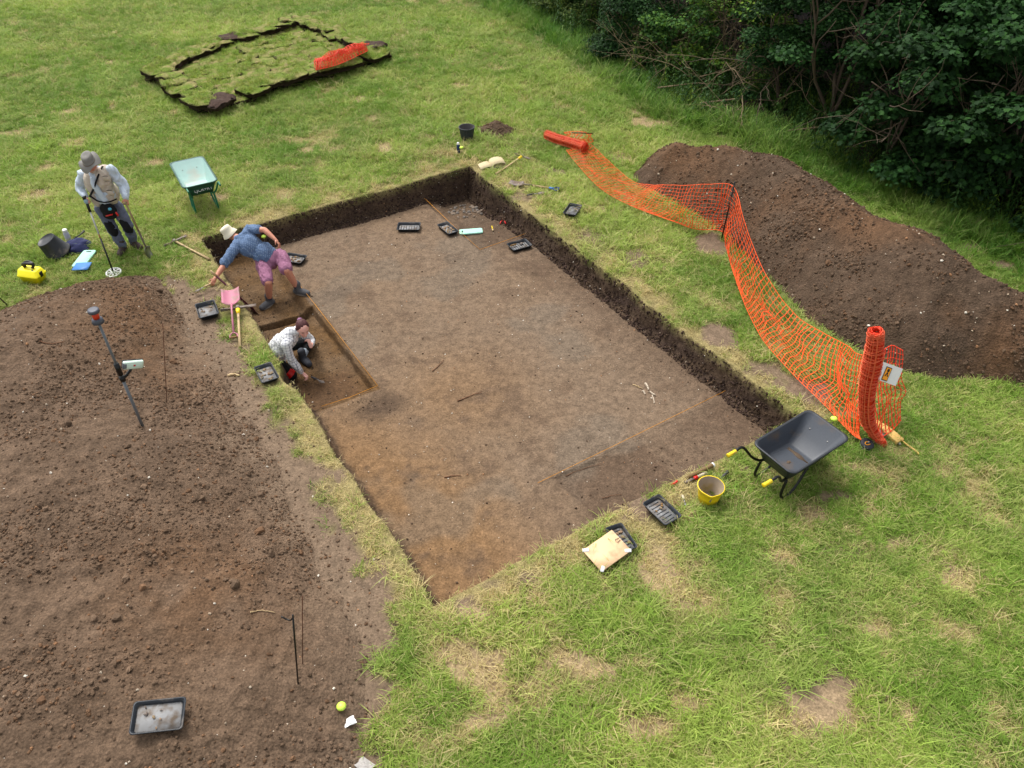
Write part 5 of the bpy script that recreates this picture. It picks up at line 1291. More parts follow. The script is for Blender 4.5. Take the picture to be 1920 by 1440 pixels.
S = [((1062, 283, .05), (1108, 270, .1)), ((1085, 314, .03), (1142, 305, .05)), ((1118, 350, .03), (1180, 338, .05)), ((1152, 376, .02), (1222, 347, .22)),
     ((1200, 398, .02), (1245, 347, .48)), ((1255, 418, .02), (1285, 347, .72)), ((1305, 433, .03), (1328, 346, .9)), ((1352, 438, .03), (1374, 347, .97)),
     ((1362, 468, .04), (1390, 395, .85)), ((1378, 525, .03), (1412, 462, .55)), ((1402, 590, .03), (1446, 532, .32)), ((1432, 645, .03), (1492, 590, .18)),
     ((1482, 704, .03), (1540, 622, .25)), ((1540, 762, .03), (1586, 646, .55)), ((1592, 818, .03), (1612, 665, .85)), ((1612, 832, .03), (1640, 668, .95))]
Bp = [P(*b) for b, t in S]; Tp = [P(*t) for b, t in S]
LB = sum(np.linalg.norm(Bp[i + 1] - Bp[i]) for i in range(len(Bp) - 1)); LT = sum(np.linalg.norm(Tp[i + 1] - Tp[i]) for i in range(len(Tp) - 1))
nl = int((LB + LT) / 2 / .092)
Gd = net_surface(Bp, Tp, nl, 17, .10, 1, .06)
c0 = Gd[0, 0].copy()
o = net_mesh(Gd).build('safety_netting', M['net'], off=c0); solo(o, c0); tag(o, 'long run of orange plastic netting slumped between lying roll, black pin and upright roll', 'netting')
# loose end behind the upright roll
Bp2 = [P(*q) for q in ((1640, 832, .05), (1668, 815, .05), (1688, 790, .08))]; Tp2 = [P(*q) for q in ((1655, 660, .95), (1672, 648, 1.0), (1690, 656, .95))]
Gd = net_surface(Bp2, Tp2, 9, 17, 0, 5, .06); c0 = Gd[0, 0].copy()
o = net_mesh(Gd).build('safety_netting', M['net_roll'], off=c0); solo(o, c0); tag(o, 'loose end of red netting hanging behind the upright roll and its sign', 'netting')
Bp2 = [P(*q) for q in ((1063, 262, .1), (1082, 262, .1), (1108, 268, .06))]; Tp2 = [P(*q) for q in ((1058, 249, .12), (1082, 246, .32), (1110, 252, .28))]
Gd = net_surface(Bp2, Tp2, 9, 9, 0, 8, .08); c0 = Gd[0, 0].copy()
o = net_mesh(Gd).build('safety_netting', M['net'], off=c0); solo(o, c0); tag(o, 'loose orange netting flap propped behind the lying roll', 'netting')
M['net_sheen'] = mat('sheen_orange_strands', (1.0, .42, .27), .35, var=.25, scale=40)  # lighter netting orange, sheen on the outer strands painted into the colour
def net_roll(axis, rad, layers, nring, name, label, seed, m=None, nax=26):
    """a rolled up length of netting: several loose layers of rings and cross strands round an axis"""
    q = np.random.default_rng(seed); ax = cr(axis, nring); rd = cr(np.array(rad)[:, None] * np.ones((1, 3)), nring)[:, 0]
    A, B = frames(ax); mb = MB(); c0 = ax[0].copy()
    mb2 = MB()
    for l in range(layers):
        tgt = mb2 if l < 2 else mb
        k = 1 - l * .085
        th = np.linspace(0, 2 * np.pi, 21); ph = q.uniform(0, 6.28)
        rr = rd[:, None] * k * (1 + .16 * fbm(th[None] * 1.2 + seed + l, np.arange(nring)[:, None] * .15, 3, 2))
        C_ = (ax + q.normal(size=3) * .004 - c0)[:, None] + rr[..., None] * (np.cos(th + ph)[None, :, None] * A[:, None] + np.sin(th + ph)[None, :, None] * B[:, None])
        for i in range(nring):
            Ci = C_[i].copy(); Ci += (np.cos(th + q.uniform(0, 6)) * .026 + q.normal() * .012)[:, None] * (ax[-1] - ax[0]) / np.linalg.norm(ax[-1] - ax[0]); Ci[-1] = Ci[0]
            tube(tgt, Ci, .0036 if l < 2 else .0046, 3, False)
        for j in range(nax):
            t_ = q.uniform(0, 6.28); rj = rd * k * 1.01
            tube(tgt, ax - c0 + rj[:, None] * (math.cos(t_) * A + math.sin(t_) * B), .006, 3, False)
    o = mb.build(name, m or M['net_roll']); solo(o, c0); mb2.build('outer_wrap', M['net_sheen'], o); return tag(o, label, 'netting roll', 'rolls of orange netting')
yb0 = float(P(1640, 826)[1])
net_roll([Q(1657, 832, yb0 - .10), Q(1640, 812, yb0 - .02), Q(1627, 782, yb0), Q(1627, 730, yb0 + .0), Q(1636, 680, yb0), Q(1642, 640, yb0), Q(1642, 622, yb0)],
         [.045, .065, .088, .10, .112, .096, .082], 7, 52, 'netting_roll', 'tall upright red orange netting roll standing in front of the spoil ridge', 3, nax=7)
net_roll([P(1026, 253, .11), P(1050, 262, .11), P(1075, 269, .11), P(1096, 276, .12)], [.10, .11, .11, .12], 7, 30, 'netting_roll', 'short red orange netting roll lying on the lawn right of the soil pile', 4, nax=7)
# crumpled netting on the turf stack
tzs = .36
Bp2 = [P(*q) for q in ((592, 132, tzs), (625, 124, tzs), (655, 112, tzs), (688, 96, tzs))]; Tp2 = [P(*q) for q in ((596, 120, tzs + .05), (620, 108, tzs + .15), (648, 97, tzs + .15), (680, 90, tzs + .05))]
mb = MB(); c0 = Bp2[0].copy()
for l in range(4):
    o1 = np.array([.02 * l, -.05 * l, .02 * l]) 
    Gd = net_surface([b + o1 for b in Bp2], [t_ + o1 * .3 + (0, .04 * l, 0) for t_ in Tp2], 20, 12, -.05 - .03 * l, 10 + l, .09)
    m2 = net_mesh(Gd, .004, .008, False); V, Fd, _ = m2.raw()
    mb.add(V, *Fd.values()) if len(Fd) == 1 else [mb.v.append(V), mb.c.append(np.ones((len(V), 3))), [mb.f.setdefault(k_, []).append(f_ + mb.n) for k_, f_ in Fd.items()], setattr(mb, 'n', mb.n + len(V))]
o = mb.build('netting_heap', M['net_roll'], off=c0); solo(o, c0); tag(o, 'crumpled heap of red orange netting on the right end of the turf stack', 'netting')
# pins of the netting
g = P(1352, 441, base_z(*P(1352, 441)[:2])); g = P(1352, 441, float(g[2])) * (.995, .99, 1); top = Q(1378, 341, g[1] - .03)
print('PIN', g, top, float(heap_r(g[0], g[1])))
t = thing('fence_pin', 'black fence pin with forked top holding the netting before the spoil ridge', 'fence pin', g)
mb = MB(); tube(mb, [(0, 0, -.1), tuple(top - g)], .013, 8); mb.build('shaft', M['blackm'], t)
e = Q(1369, 340, g[1]) - g
mb = MB(); tube(mb, [tuple((top - g) * .95), tuple(e)], .007, 6); mb.build('hook', M['blackm'], t)
a, b = P(1072, 249, .33), P(1111, 250, .33); o = MB(); tube(o, [(0, 0, 0), tuple(b - a)], .010, 7); o = o.build('fence_pin', M['blackm']); solo(o, a); tag(o, 'black fence pin lying across the flap behind the short netting roll', 'fence pin')
# warning sign
yS = yb0 + .12
t = thing('warning_sign', 'white warning sign with orange panel hanging crooked behind the upright netting roll', 'sign')
c4 = [Q(1640, 716, yS), Q(1668, 684, yS), Q(1692, 711, yS), Q(1667, 722, yS)]
cS = Q(1668, 703, yS); t.location = Vector([float(k) for k in cS])
nrm = np.array([.15, -1, .55]); nrm /= np.linalg.norm(nrm)
up = np.array([.35, .3, .9]); up = up - nrm * (up @ nrm); up /= np.linalg.norm(up); rt = np.cross(up, nrm)
def plate(name, x0, x1, y0, y1, d, m, th=.002):
    mb = MB(); q = [(x0, y0), (x1, y0), (x1, y1), (x0, y1)]
    lo = [np.array([rt * a_ + up * b_ + nrm * (d + k) for a_, b_ in q]) for k in (0, th)]
    loft(mb, lo); return mb.build(name, m, t, smooth=False)
plate('sign_board', -.20, .13, -.10, .12, 0, M['white'], .004)
plate('black_frame', -.085, -.005, -.085, .085, .006, M['blackm'])
plate('orange_panel', -.077, -.013, -.075, .075, .0095, mat('orange_panel', (.95, .62, .10), .5, var=.03))
mb = MB(); 
for (a_, b_, r_) in ((-.045, .045, .016), (-.045, .005, .012), (-.06, -.02, .008), (-.03, -.02, .008)):
    th = np.linspace(0, 2 * np.pi, 13)[:-1]; loft(mb, [np.array([rt * (a_ + r_ * math.cos(k)) + up * (b_ + r_ * math.sin(k) * 1.4) + nrm * dd for k in th]) for dd in (.012, .0135)])
mb.build('symbol', M['blackm'], t)
# folding chair half out of frame on the left
g = G(12, 566)
t = thing('camp_chair', 'blue grey folding fabric chair cut off by the left edge of the view', 'camp chair', G(15, 573) + (-.10, -.26, 0))
cf = mat('grey_blue_fabric', (.40, .43, .52), .8, var=.1)
mb = MB(); sheet(mb, [(-.62, .32), (-.40, .28), (-.18, .31), (-.04, .36)], .42); mb.build('seat', cf, t)
mb = MB(); sheet(mb, [(-.06, .40), (-.03, .5), (-.06, .62), (-.05, .66)], .40, .02); mb.build('backrest', cf, t)
for (a_, b_) in (((-.02, -.2, .38), (.10, -.26, 0)), ((-.02, .2, .38), (.10, .26, 0)), ((-.6, -.2, .35), (-.68, -.25, 0)), ((-.6, .2, .35), (-.68, .25, 0))):
    mb = MB(); tube(mb, [a_, b_], .010, 7); mb.build('leg', M['blackm'], t)

# ------------------------------------------------------------------ people
class Fig:
    """a figure grown from tapered limbs and merged into one skin"""
    def __init__(s): s.mb = MB()
    def limb(s, *pr, n=12):
        pts = [np.array(p, float) for p in pr[0::2]]; rr = [float(k) for k in pr[1::2]]
        if len(pts) > 2:
            m = 6 * (len(pts) - 1); P_ = cr(pts, m); R_ = cr(np.array(rr)[:, None] * np.ones((1, 3)), m)[:, 0]
        else: P_ = np.linspace(pts[0], pts[1], 4); R_ = np.linspace(rr[0], rr[1], 4)
        d0 = P_[0] - P_[1]; d0 /= np.linalg.norm(d0); d1 = P_[-1] - P_[-2]; d1 /= np.linalg.norm(d1)
        pre = [P_[0] + d0 * R_[0] * k for k in (.98, .75, .4)]; post = [P_[-1] + d1 * R_[-1] * k for k in (.4, .75, .98)]
        PP = np.array(pre + list(P_) + post); RR = np.array([R_[0] * .2, R_[0] * .66, R_[0] * .92] + list(R_) + [R_[-1] * .92, R_[-1] * .66, R_[-1] * .2])
        tube(s.mb, PP, RR, n); return s
    def ell(s, c, R, ax=None, n=18, m=12):
        rot = None
        if ax is not None:
            z = np.array(ax[0], float); z /= np.linalg.norm(z); x = np.array(ax[1], float); x = x - z * (x @ z); x /= np.linalg.norm(x)
            rot = np.stack([x, np.cross(z, x), z], 1)
        ball(s.mb, c, R, n, m, rot); return s
    def hand(s, w, d, palm, side, curl=.5, L=.18, spread=.05):
        """w wrist, d direction of the hand, palm normal, side = direction of the thumb"""
        w = np.array(w, float); d = np.array(d, float); d /= np.linalg.norm(d); pn = np.array(palm, float); pn -= d * (pn @ d); pn /= np.linalg.norm(pn)
        sd = np.cross(d, pn); sd *= np.sign(sd @ np.array(side) + 1e-9)
        s.limb(w, .026, w + d * .04, .028)
        for k in (-1, 0, 1): s.limb(w + d * .03 + sd * k * .018, .016, w + d * .095 + sd * k * .026, .014, n=8)
        for i, (k, l) in enumerate(((-1.35, .062), (-.45, .076), (.45, .08), (1.35, .072))):
            b = w + d * .095 + sd * k * .021; c = curl * (1 + .12 * i)
            d1 = d * math.cos(c * .9) + pn * math.sin(c * .9) + sd * k * spread; m = b + d1 * l * .48
            d2 = d * math.cos(c * 1.9) + pn * math.sin(c * 1.9); m2 = m + d2 * l * .32
            d3 = d * math.cos(c * 2.7) + pn * math.sin(c * 2.7)
            s.limb(b, .0092, m, .0086, m2, .008, m2 + d3 * l * .24, .007, n=7)
        tb = w + d * .03 + sd * .028; t1 = tb + (d * .6 + sd * .65 + pn * .35) * .042; t2 = t1 + (d * .8 + sd * .1 + pn * .55) * .036
        s.limb(tb, .013, t1, .0105, t2, .0085, n=8); return s
    def boot(s, an, toe, up=(0, 0, 1), k=1.0):
        an = np.array(an, float); toe = np.array(toe, float); d = toe - an; d[2] = 0; L = np.linalg.norm(d); d /= L; z = an[2]
        s.limb(an + (0, 0, .09), .055 * k, an + (0, 0, .0), .05 * k)
        h = an - d * .045; zt_ = toe[2]
        s.limb(np.array([h[0], h[1], zt_ + .04]), .044 * k, np.array([*(an + d * .05)[:2], zt_ + .05]), .05 * k, np.array([*(an + d * .12)[:2], zt_ + .045]), .050 * k, np.array([*(an + d * .17)[:2], zt_ + .04]), .045 * k)
        return s
    def grow(s, name, m, parent, off, voxel=.008, smooth=4, wr=0.0, wsc=.05, colfn=None):
        V, Fd, _ = s.mb.raw(); me = mesh_np(name + '_tmp', V, Fd)
        o = bpy.data.objects.new(name + '_tmp', me); C.objects.link(o)
        md = o.modifiers.new('r', 'REMESH'); md.mode = 'VOXEL'; md.voxel_size = voxel; md.use_smooth_shade = True
        ms = o.modifiers.new('s', 'SMOOTH'); ms.factor = .5; ms.iterations = smooth
        dg = bpy.context.evaluated_depsgraph_get(); dg.update()
        m2 = bpy.data.meshes.new_from_object(o.evaluated_get(dg)); bpy.data.objects.remove(o); m2.name = name
        n = len(m2.vertices); co = np.zeros(n * 3, np.float32); m2.vertices.foreach_get('co', co); co = co.reshape(-1, 3).astype(float)
        if wr:
            no = np.zeros(n * 3, np.float32); m2.vertices.foreach_get('normal', no); no = no.reshape(-1, 3)
            w = fbm(co[:, 0] / wsc + co[:, 2] / wsc * .7, co[:, 1] / wsc - co[:, 2] / wsc * .6, 2, 3) + .5 * (billow(co[:, 0] / wsc / 1.5 + co[:, 2] / wsc / .8, co[:, 1] / wsc / 1.5, 4, 2) - .5)
            co = co + no * (w * wr)[:, None]
        if colfn is not None:
            a = m2.color_attributes.new('Col', 'FLOAT_COLOR', 'POINT'); c = colfn(co)
            a.data.foreach_set('color', np.concatenate([c, np.ones((n, 1))], 1).astype(np.float32).ravel())
        co = co - np.asarray(off); m2.vertices.foreach_set('co', co.astype(np.float32).ravel()); m2.update()
        m2.materials.clear(); o = link(name, m2, m, parent)
        for p_ in m2.polygons: p_.use_smooth = True
        return o
def sole(root, off, an, toe, m, k=1.0):
    an = np.array(an, float); toe = np.array(toe, float); d = toe - an; d[2] = 0; d /= np.linalg.norm(d); s_ = np.array([-d[1], d[0], 0]); th = np.linspace(0, 2 * np.pi, 28, endpoint=False)
    c = an + d * .062; c[2] = toe[2]
    def lp(q, z): return c - off + np.outer(.152 * k * q * np.cos(th), d) + np.outer(.056 * k * q * np.sin(th) * (1 + .12 * np.cos(th)), s_) + (0, 0, z)
    mb = MB(); loft(mb, [lp(.95, -.004), lp(1, .004), lp(1.02, .022), lp(.97, .030)]); return mb.build('sole', m, root)
def skin_mat():
    m, N, L, b = nmat('skin'); at = N.new('ShaderNodeAttribute'); at.attribute_name = 'Col'; L.new(at.outputs['Color'], b.inputs['Base Color'])
    b.inputs['Roughness'].default_value = .55; b.inputs['Subsurface Weight'].default_value = .08; b.inputs['Subsurface Scale'].default_value = .01; return m
M['skin'] = skin_mat()
def head(f, c, fwd, up, k=1.0, jaw=1.0):
    """c centre of the skull; returns the local axes"""
    c = np.array(c, float); fw = np.array(fwd, float); fw /= np.linalg.norm(fw); up = np.array(up, float); up = up - fw * (up @ fw); up /= np.linalg.norm(up); rt = np.cross(fw, up)
    f.ell(c + up * .02 * k - fw * .01, (.077 * k, .095 * k, .10 * k), (up, rt))
    f.ell(c - up * .045 * k + fw * .022 * k, (.058 * k * jaw, .066 * k, .075 * k), (up, rt))
    f.ell(c - up * .095 * k + fw * .055 * k, (.03 * k, .022 * k, .02 * k), (up, rt), 10, 8)            # chin
    f.limb(c + up * .012 * k + fw * .085 * k, .009 * k, c - up * .028 * k + fw * .108 * k, .013 * k, n=8)  # nose
    for s_ in (-1, 1):
        f.ell(c - up * .01 * k + rt * s_ * .078 * k - fw * .005, (.008 * k, .017 * k, .03 * k), (up, rt), 8, 6)   # ear
        f.limb(c + up * .03 * k + fw * .083 * k + rt * s_ * .012 * k, .007 * k, c + up * .032 * k + fw * .068 * k + rt * s_ * .045 * k, .007 * k, n=6)  # brow
        f.ell(c - up * .028 * k + fw * .062 * k + rt * s_ * .036 * k, (.02 * k, .018 * k, .02 * k), (up, rt), 8, 6)  # cheek
    f.limb(c - up * .066 * k + fw * .088 * k - rt * .016 * k, .0075 * k, c - up * .066 * k + fw * .088 * k + rt * .016 * k, .0075 * k, n=6)   # lips
    return c, fw, up, rt, k
def face_col(h, skin, hair=None, beard=None):
    c, fw, up, rt, k = h; skin = np.array(s2l(skin)); 
    def fn(co):
        d = (co - c) / k; a, b, e = d @ fw, d @ up, d @ rt
        col = np.tile(skin, (len(co), 1)) * (1 + .10 * fbm(co[:, 0] * 18, co[:, 1] * 18 + co[:, 2] * 9, 1, 2))[:, None]
        hd = (np.linalg.norm(d, axis=1) < .16)
        def spot(x, y, rx, ry, cc, amt=1.0):
            m = np.exp(-(((e - x) / rx) ** 2 + ((b - y) / ry) ** 2) ** 1.5) * (a > .03) * hd * amt
            return col * (1 - m[:, None]) + np.array(s2l(cc)) * m[:, None]
        for s_ in (-1, 1):
            col = spot(s_ * .033, .010, .017, .008, (.20, .14, .12), .85); col = spot(s_ * .033, .033, .022, .006, (.28, .18, .14), .75); col = spot(s_ * .045, -.03, .02, .018, (.85, .45, .40), .35)
        col = spot(0, -.066, .023, .008, (.72, .36, .34), .8)
        if beard is not None:
            m = ((b < -.045) & (a > -.01) & hd & (b > -.14)) * np.clip(1 - np.exp(-(((e) / .02) ** 2 + ((b + .066) / .008) ** 2)), 0, 1) * .8
            col = col * (1 - m[:, None]) + np.array(s2l(beard)) * m[:, None]
        return col
    return fn
def leg(f, hip, knee, ank, r=(.088, .06, .042), calf=.055):
    hip, knee, ank = map(np.array, (hip, knee, ank)); f.limb(hip, r[0], hip * .5 + knee * .5, r[0] * .86, knee, r[1]); f.limb(knee, r[1], knee * .68 + ank * .32, calf * 1.05, ank, r[2]); return f
def arm(f, sh, el, wr, r=(.05, .04, .028)):
    sh, el, wr = map(np.array, (sh, el, wr)); f.limb(sh, r[0], sh * .5 + el * .5, r[0] * .92, el, r[1]); f.limb(el, r[1] * 1.0, el * .7 + wr * .3, r[1] * 1.02, wr, r[2]); return f
def U(v): v = np.array(v, float); return v / np.linalg.norm(v)

# ---- 1: standing man with metal detector and spade
Yf = float(P(238, 466)[1]); gz = float(base_z(*P(238, 466)[:2]))
o1 = np.array([P(238, 466)[0], Yf, gz])
root = thing('person', 'standing man in grey brimmed hat and beige vest with metal detector and spade', 'person', o1)
hip = Q(203, 388, Yf + .02); hipR = Q(190, 391, Yf + .0); hipL = Q(217, 388, Yf + .02)
knR = Q(211, 428, Yf - .10); knL = Q(240, 424, Yf - .06)
ankR = P(229, 461, gz + .10); ankL = P(250, 452, gz + .10); toeR = P(228, 478, gz); toeL = P(268, 470, gz)
chest = Q(185, 340, Yf - .10); shR = Q(156, 327, Yf - .10); shL = Q(208, 318, Yf - .06)
elR = Q(149, 353, Yf - .06); wrR = Q(161, 369, Yf - .24); elL = Q(232, 348, Yf - .04); wrL = Q(236, 371, Yf - .20)
nk = Q(180, 320, Yf - .12); hd_ = Q(171, 309, Yf - .20)
f = Fig(); hh = head(f, hd_, (-.02, -.88, -.42), (-.05, -.3, .95), 1.06)
f.limb(nk, .055, hd_ - (0, -.03, .05), .052)
f.ell(chest, (.18, .12, .22), ((chest - hip), (shL - shR))); f.ell(Q(195, 362, Yf - .07), (.155, .13, .16), ((0, 0, 1), (1, 0, 0))); f.ell(hip, (.155, .11, .11), ((0, 0, 1), (1, 0, 0)))
f.limb(shR, .062, shL, .062); leg(f, hipR, knR, ankR); leg(f, hipL, knL, ankL); arm(f, shR, elR, wrR); arm(f, shL, elL, wrL)
f.hand(wrR, (.15, -.5, -.5), (.6, -.1, -.5), (0, -.5, .5), 1.1); f.hand(wrL, (.0, -.35, -.75), (-.3, .5, -.3), (-.6, -.3, .2), 1.1)
f.boot(ankR, toeR); f.boot(ankL, toeL)
f.grow('body', M['skin'], root, o1, .007, 3, colfn=face_col(hh, (.80, .55, .46), beard=(.72, .68, .64)))
shirt = mat('pale_blue_shirt', (.77, .82, .87), .85, var=.05, scale=14)
f = Fig(); f.ell(chest, (.205, .145, .245), ((chest - hip), (shL - shR))); f.ell(Q(196, 363, Yf - .07), (.192, .165, .18), ((0, 0, 1), (1, 0, 0)))
f.limb(shR, .075, shL, .075)
for a_, b_, c_ in ((shR, elR, wrR), (shL, elL, wrL)):
    e_ = b_ * .1 + c_ * .9; f.limb(a_, .080, a_ * .5 + b_ * .5, .078, b_, .066); f.limb(b_, .068, b_ * .5 + c_ * .5, .064, e_, .050)
f.limb(nk - (0, 0, .02), .066, nk + (0, -.01, .03), .06)
f.grow('shirt', shirt, root, o1, .009, 2, .026, .06)
vest = mat('beige_vest', (.78, .73, .67), .9, var=.06, scale=12)
f = Fig()
for s_ in (-1, 1):
    ax_ = U(shL - shR); cc = chest + ax_ * s_ * .085
    f.ell(cc, (.135, .160, .245), ((chest - hip), ax_)); f.ell(Q(196, 365, Yf - .06) + ax_ * s_ * .115, (.095, .168, .18), ((0, 0, 1), (1, 0, 0)))
f.limb(shR * .85 + shL * .15, .082, shR * .55 + shL * .45 + (0, .05, 0), .06); f.limb(shL * .85 + shR * .15, .082, shL * .55 + shR * .45 + (0, .05, 0), .06)
v_ = f.grow('vest', vest, root, o1, .009, 1, .022, .07)
# the open front shows the shirt
f = Fig(); fr = np.array([0, -1, 0.25]); 
f.limb(chest + (-.005, -.135, .12), .035, chest + (.0, -.155, -.02), .045, Q(196, 374, Yf - .222), .05); f.grow('shirt_front', shirt, root, o1, .008, 2, .004)
for (px, py, dx) in ((199, 335, 0), (164, 343, 0), (207, 362, 0)):
    mb = MB(); c_ = Q(px, py, Yf - .245 + (.02 if px < 180 else 0)); box(mb, c_ - o1, (.095, .022, .10), Matrix.Rotation(.25, 3, 'X'), bev=.010); mb.build('pocket', vest, v_)
trs = mat('slate_trousers', (.36, .38, .45), .9, var=.08); blk = mat('black_cloth', (.06, .06, .07), .9)
f = Fig(); f.ell(hip, (.172, .132, .12), ((0, 0, 1), (1, 0, 0)))
for h_, k_, a_ in ((hipR, knR, ankR), (hipL, knL, ankL)):
    f.limb(h_, .105, h_ * .5 + k_ * .5, .098, k_, .082); f.limb(k_, .082, k_ * .5 + a_ * .5, .075, a_ * .95 + k_ * .05, .066)
tr_ = f.grow('trousers', trs, root, o1, .009, 2, .030, .07)
for k_, a_, h_ in ((knR, ankR, hipR), (knL, ankL, hipL)):
    f = Fig(); f.limb(k_ * .7 + h_ * .3 + (0, -.022, 0), .078, k_ + (0, -.02, 0), .078, k_ * .75 + a_ * .25 + (0, -.012, 0), .074); f.grow('knee_patch', blk, tr_, (0, 0, 0) + o1 * 1, .010, 2, .006, .07)
bt_ = mat('brown_boot', (.27, .22, .20), .8, var=.15)
for a_, t_ in ((ankR, toeR), (ankL, toeL)):
    f = Fig(); f.boot(a_, t_, k=1.16); b_ = f.grow('boot', bt_, root, o1, .008, 2); sole(b_, o1, a_, t_, M['rubber'])
    mb = MB(); d_ = U((t_ - a_) * (1, 1, 0)); sd_ = np.cross(d_, (0, 0, 1))
    for k_ in range(4):
        c_ = np.array([*(a_ + d_ * (.03 + .03 * k_))[:2], gz + .112 - .012 * k_]) - o1
        tube(mb, [c_ - sd_ * .025 - (0, 0, .012), c_ + (0, 0, .004), c_ + sd_ * .025 - (0, 0, .012)], .0035, 5)
    mb.build('laces', M['canvas'], root)
# hat
def brim_hat(root, off, c, fw, up, rt, m, rb, hc, rc, droop, name='hat', wav=.012, back=.0):
    th = np.linspace(0, 2 * np.pi, 40, endpoint=False); mb = MB()
    def lp(r, z, w=0.0): return np.array([c + rt * math.cos(a_) * r * .92 + fw * math.sin(a_) * r * 1.05 + up * (z + w * math.sin(3 * a_ + .7) - back * max(0, -math.sin(a_)) * (w > 0)) for a_ in th])
    loft(mb, [lp(rb, -droop, wav), lp(rb * .99, -droop + .006, wav), lp(rc * 1.12, .003), lp(rc, .012), lp(rc * .97, hc * .6), lp(rc * .88, hc * .93), lp(rc * .55, hc * 1.0), lp(rc * .3, hc * .95)], False, True)
    loft(mb, [lp(rb, -droop, wav), lp(rc * 1.08, -.004), lp(rc * .95, -.004)], False, False)
    mb.v = [v - off for v in mb.v]; return mb.build(name, m, root)
c_, fw_, up_, rt_, k_ = hh
hatm = mat('weathered_grey_felt', (.50, .49, .47), .95, var=.2, scale=9)
ht = brim_hat(root, o1, c_ + up_ * .07 - fw_ * .015, fw_, U(up_ - fw_ * .25), rt_, hatm, .172, .115, .098, .03, wav=.04)
mb = MB(); tube(mb, [c_ + up_ * .075 - fw_ * .01 + (rt_ * math.cos(a_) * .92 + fw_ * math.sin(a_) * 1.05) * .097 - o1 for a_ in np.linspace(0, 6.28, 26)], .009, 6); mb.build('hat_band', mat('braided_band', (.42, .38, .33), .9), ht)
f = Fig(); f.ell(c_ - up_ * .085 + fw_ * .052, (.048, .045, .042), (up_, rt_), 12, 9); f.grow('beard', mat('grey_beard', (.74, .70, .66), .95, var=.15), root, o1, .006, 2, .006, .02)
# harness, belt, pouch
mb = MB(); tube(mb, cr([shL * .6 + nk * .4 + (0, -.02, .075), shL * .45 + nk * .55 + (0, -.085, .03), Q(181, 338, Yf - .275), Q(175, 355, Yf - .285), Q(168, 369, Yf - .29)], 26) - o1, .021, 8, flat=.35); mb.build('shoulder_strap', blk, root)
mb = MB(); tube(mb, cr([Q(170, 368, Yf - .24), Q(184, 377, Yf - .27), Q(202, 379, Yf - .26), Q(219, 373, Yf - .20)], 22) - o1, .017, 8, flat=.5); mb.build('belt', blk, root)
f = Fig(); f.ell(Q(203, 393, Yf - .20), (.14, .05, .12), ((0, 0, 1), (1, 0, 0))); f.ell(Q(206, 403, Yf - .19), (.12, .045, .08), ((0, 0, 1), (1, 0, 0)))
po = f.grow('pouch', blk, root, o1, .009, 2, .006)
mb = MB(); ball(mb, Q(206, 392, Yf - .27) - o1, (.03, .02, .025), 12, 8); mb.build('bottle_top', mat('sky_blue', (.35, .68, .80), .4), po)
for (a_, b_) in (((199, 405), (211, 402)), ((217, 398), (222, 405))):
    mb = MB(); tube(mb, [Q(*a_, Yf - .26) - o1, Q(*b_, Yf - .26) - o1], .018, 7, flat=.6); mb.build('red_tool', M['red'], po)
mb = MB(); tube(mb, [wrL + (-.035, -.01, .03) - o1, wrL + (.035, -.01, .03) - o1], .001, 4); 
f = Fig(); f.limb(wrL * .93 + elL * .07, .036, wrL * .88 + elL * .12, .036); f.grow('watch', blk, root, o1, .007, 1)
f = Fig(); f.ell(wrR + U((.15, -.5, -.5)) * .07, (.042, .05, .055), ((.2, -.5, -.5), (1, 0, 0))); f.grow('glove', mat('blue_grey_glove', (.55, .64, .68), .9), root, o1, .007, 2)
# detector in his right hand
coil = G(213, 511, .03); ha = wrR + U((.15, -.5, -.5)) * .09 + (.0, -.01, -.02)
t = thing('metal_detector', 'metal detector with white round coil held by the standing man', 'metal detector', coil)
d_ = ha - coil; LL = np.linalg.norm(d_)
mb = MB(); tube(mb, [(0, 0, .02), tuple(d_ * .50)], .013, 8); mb.build('lower_shaft', M['blackm'], t)
mb = MB(); tube(mb, [tuple(d_ * .50), tuple(d_ * .56)], .011, 8); mb.build('middle_shaft', mat('copper_shaft', (.55, .35, .2), .5), t)
mb = MB(); tube(mb, [tuple(d_ * .56), tuple(d_ * .9)], .012, 8); mb.build('upper_shaft', mat('silver_shaft', (.72, .72, .72), .4), t)
mb = MB(); tube(mb, [tuple(d_ * .88), tuple(d_ * 1.05)], .022, 8); box(mb, d_ * 1.06 + (0, 0, .03), (.05, .07, .06), bev=.008); mb.build('control_grip', M['blackm'], t)
cm = MB(); loft(cm, [circle(.118, -.012, 36), circle(.125, -.006, 36), circle(.125, .006, 36), circle(.118, .012, 36), circle(.10, .012, 36), circle(.10, -.012, 36)], False, False); loft(cm, [circle(.045, -.008, 20), circle(.048, .01, 20)])
for k_ in range(8):
    a_ = k_ * math.pi / 4 + .2; box(cm, (.072 * math.cos(a_), .072 * math.sin(a_), 0), (.075, .024, .014), Matrix.Rotation(a_, 3, 'Z'))
cm = cm.build('coil', M['white'], t); cm.rotation_euler = (.12, 0, 0)
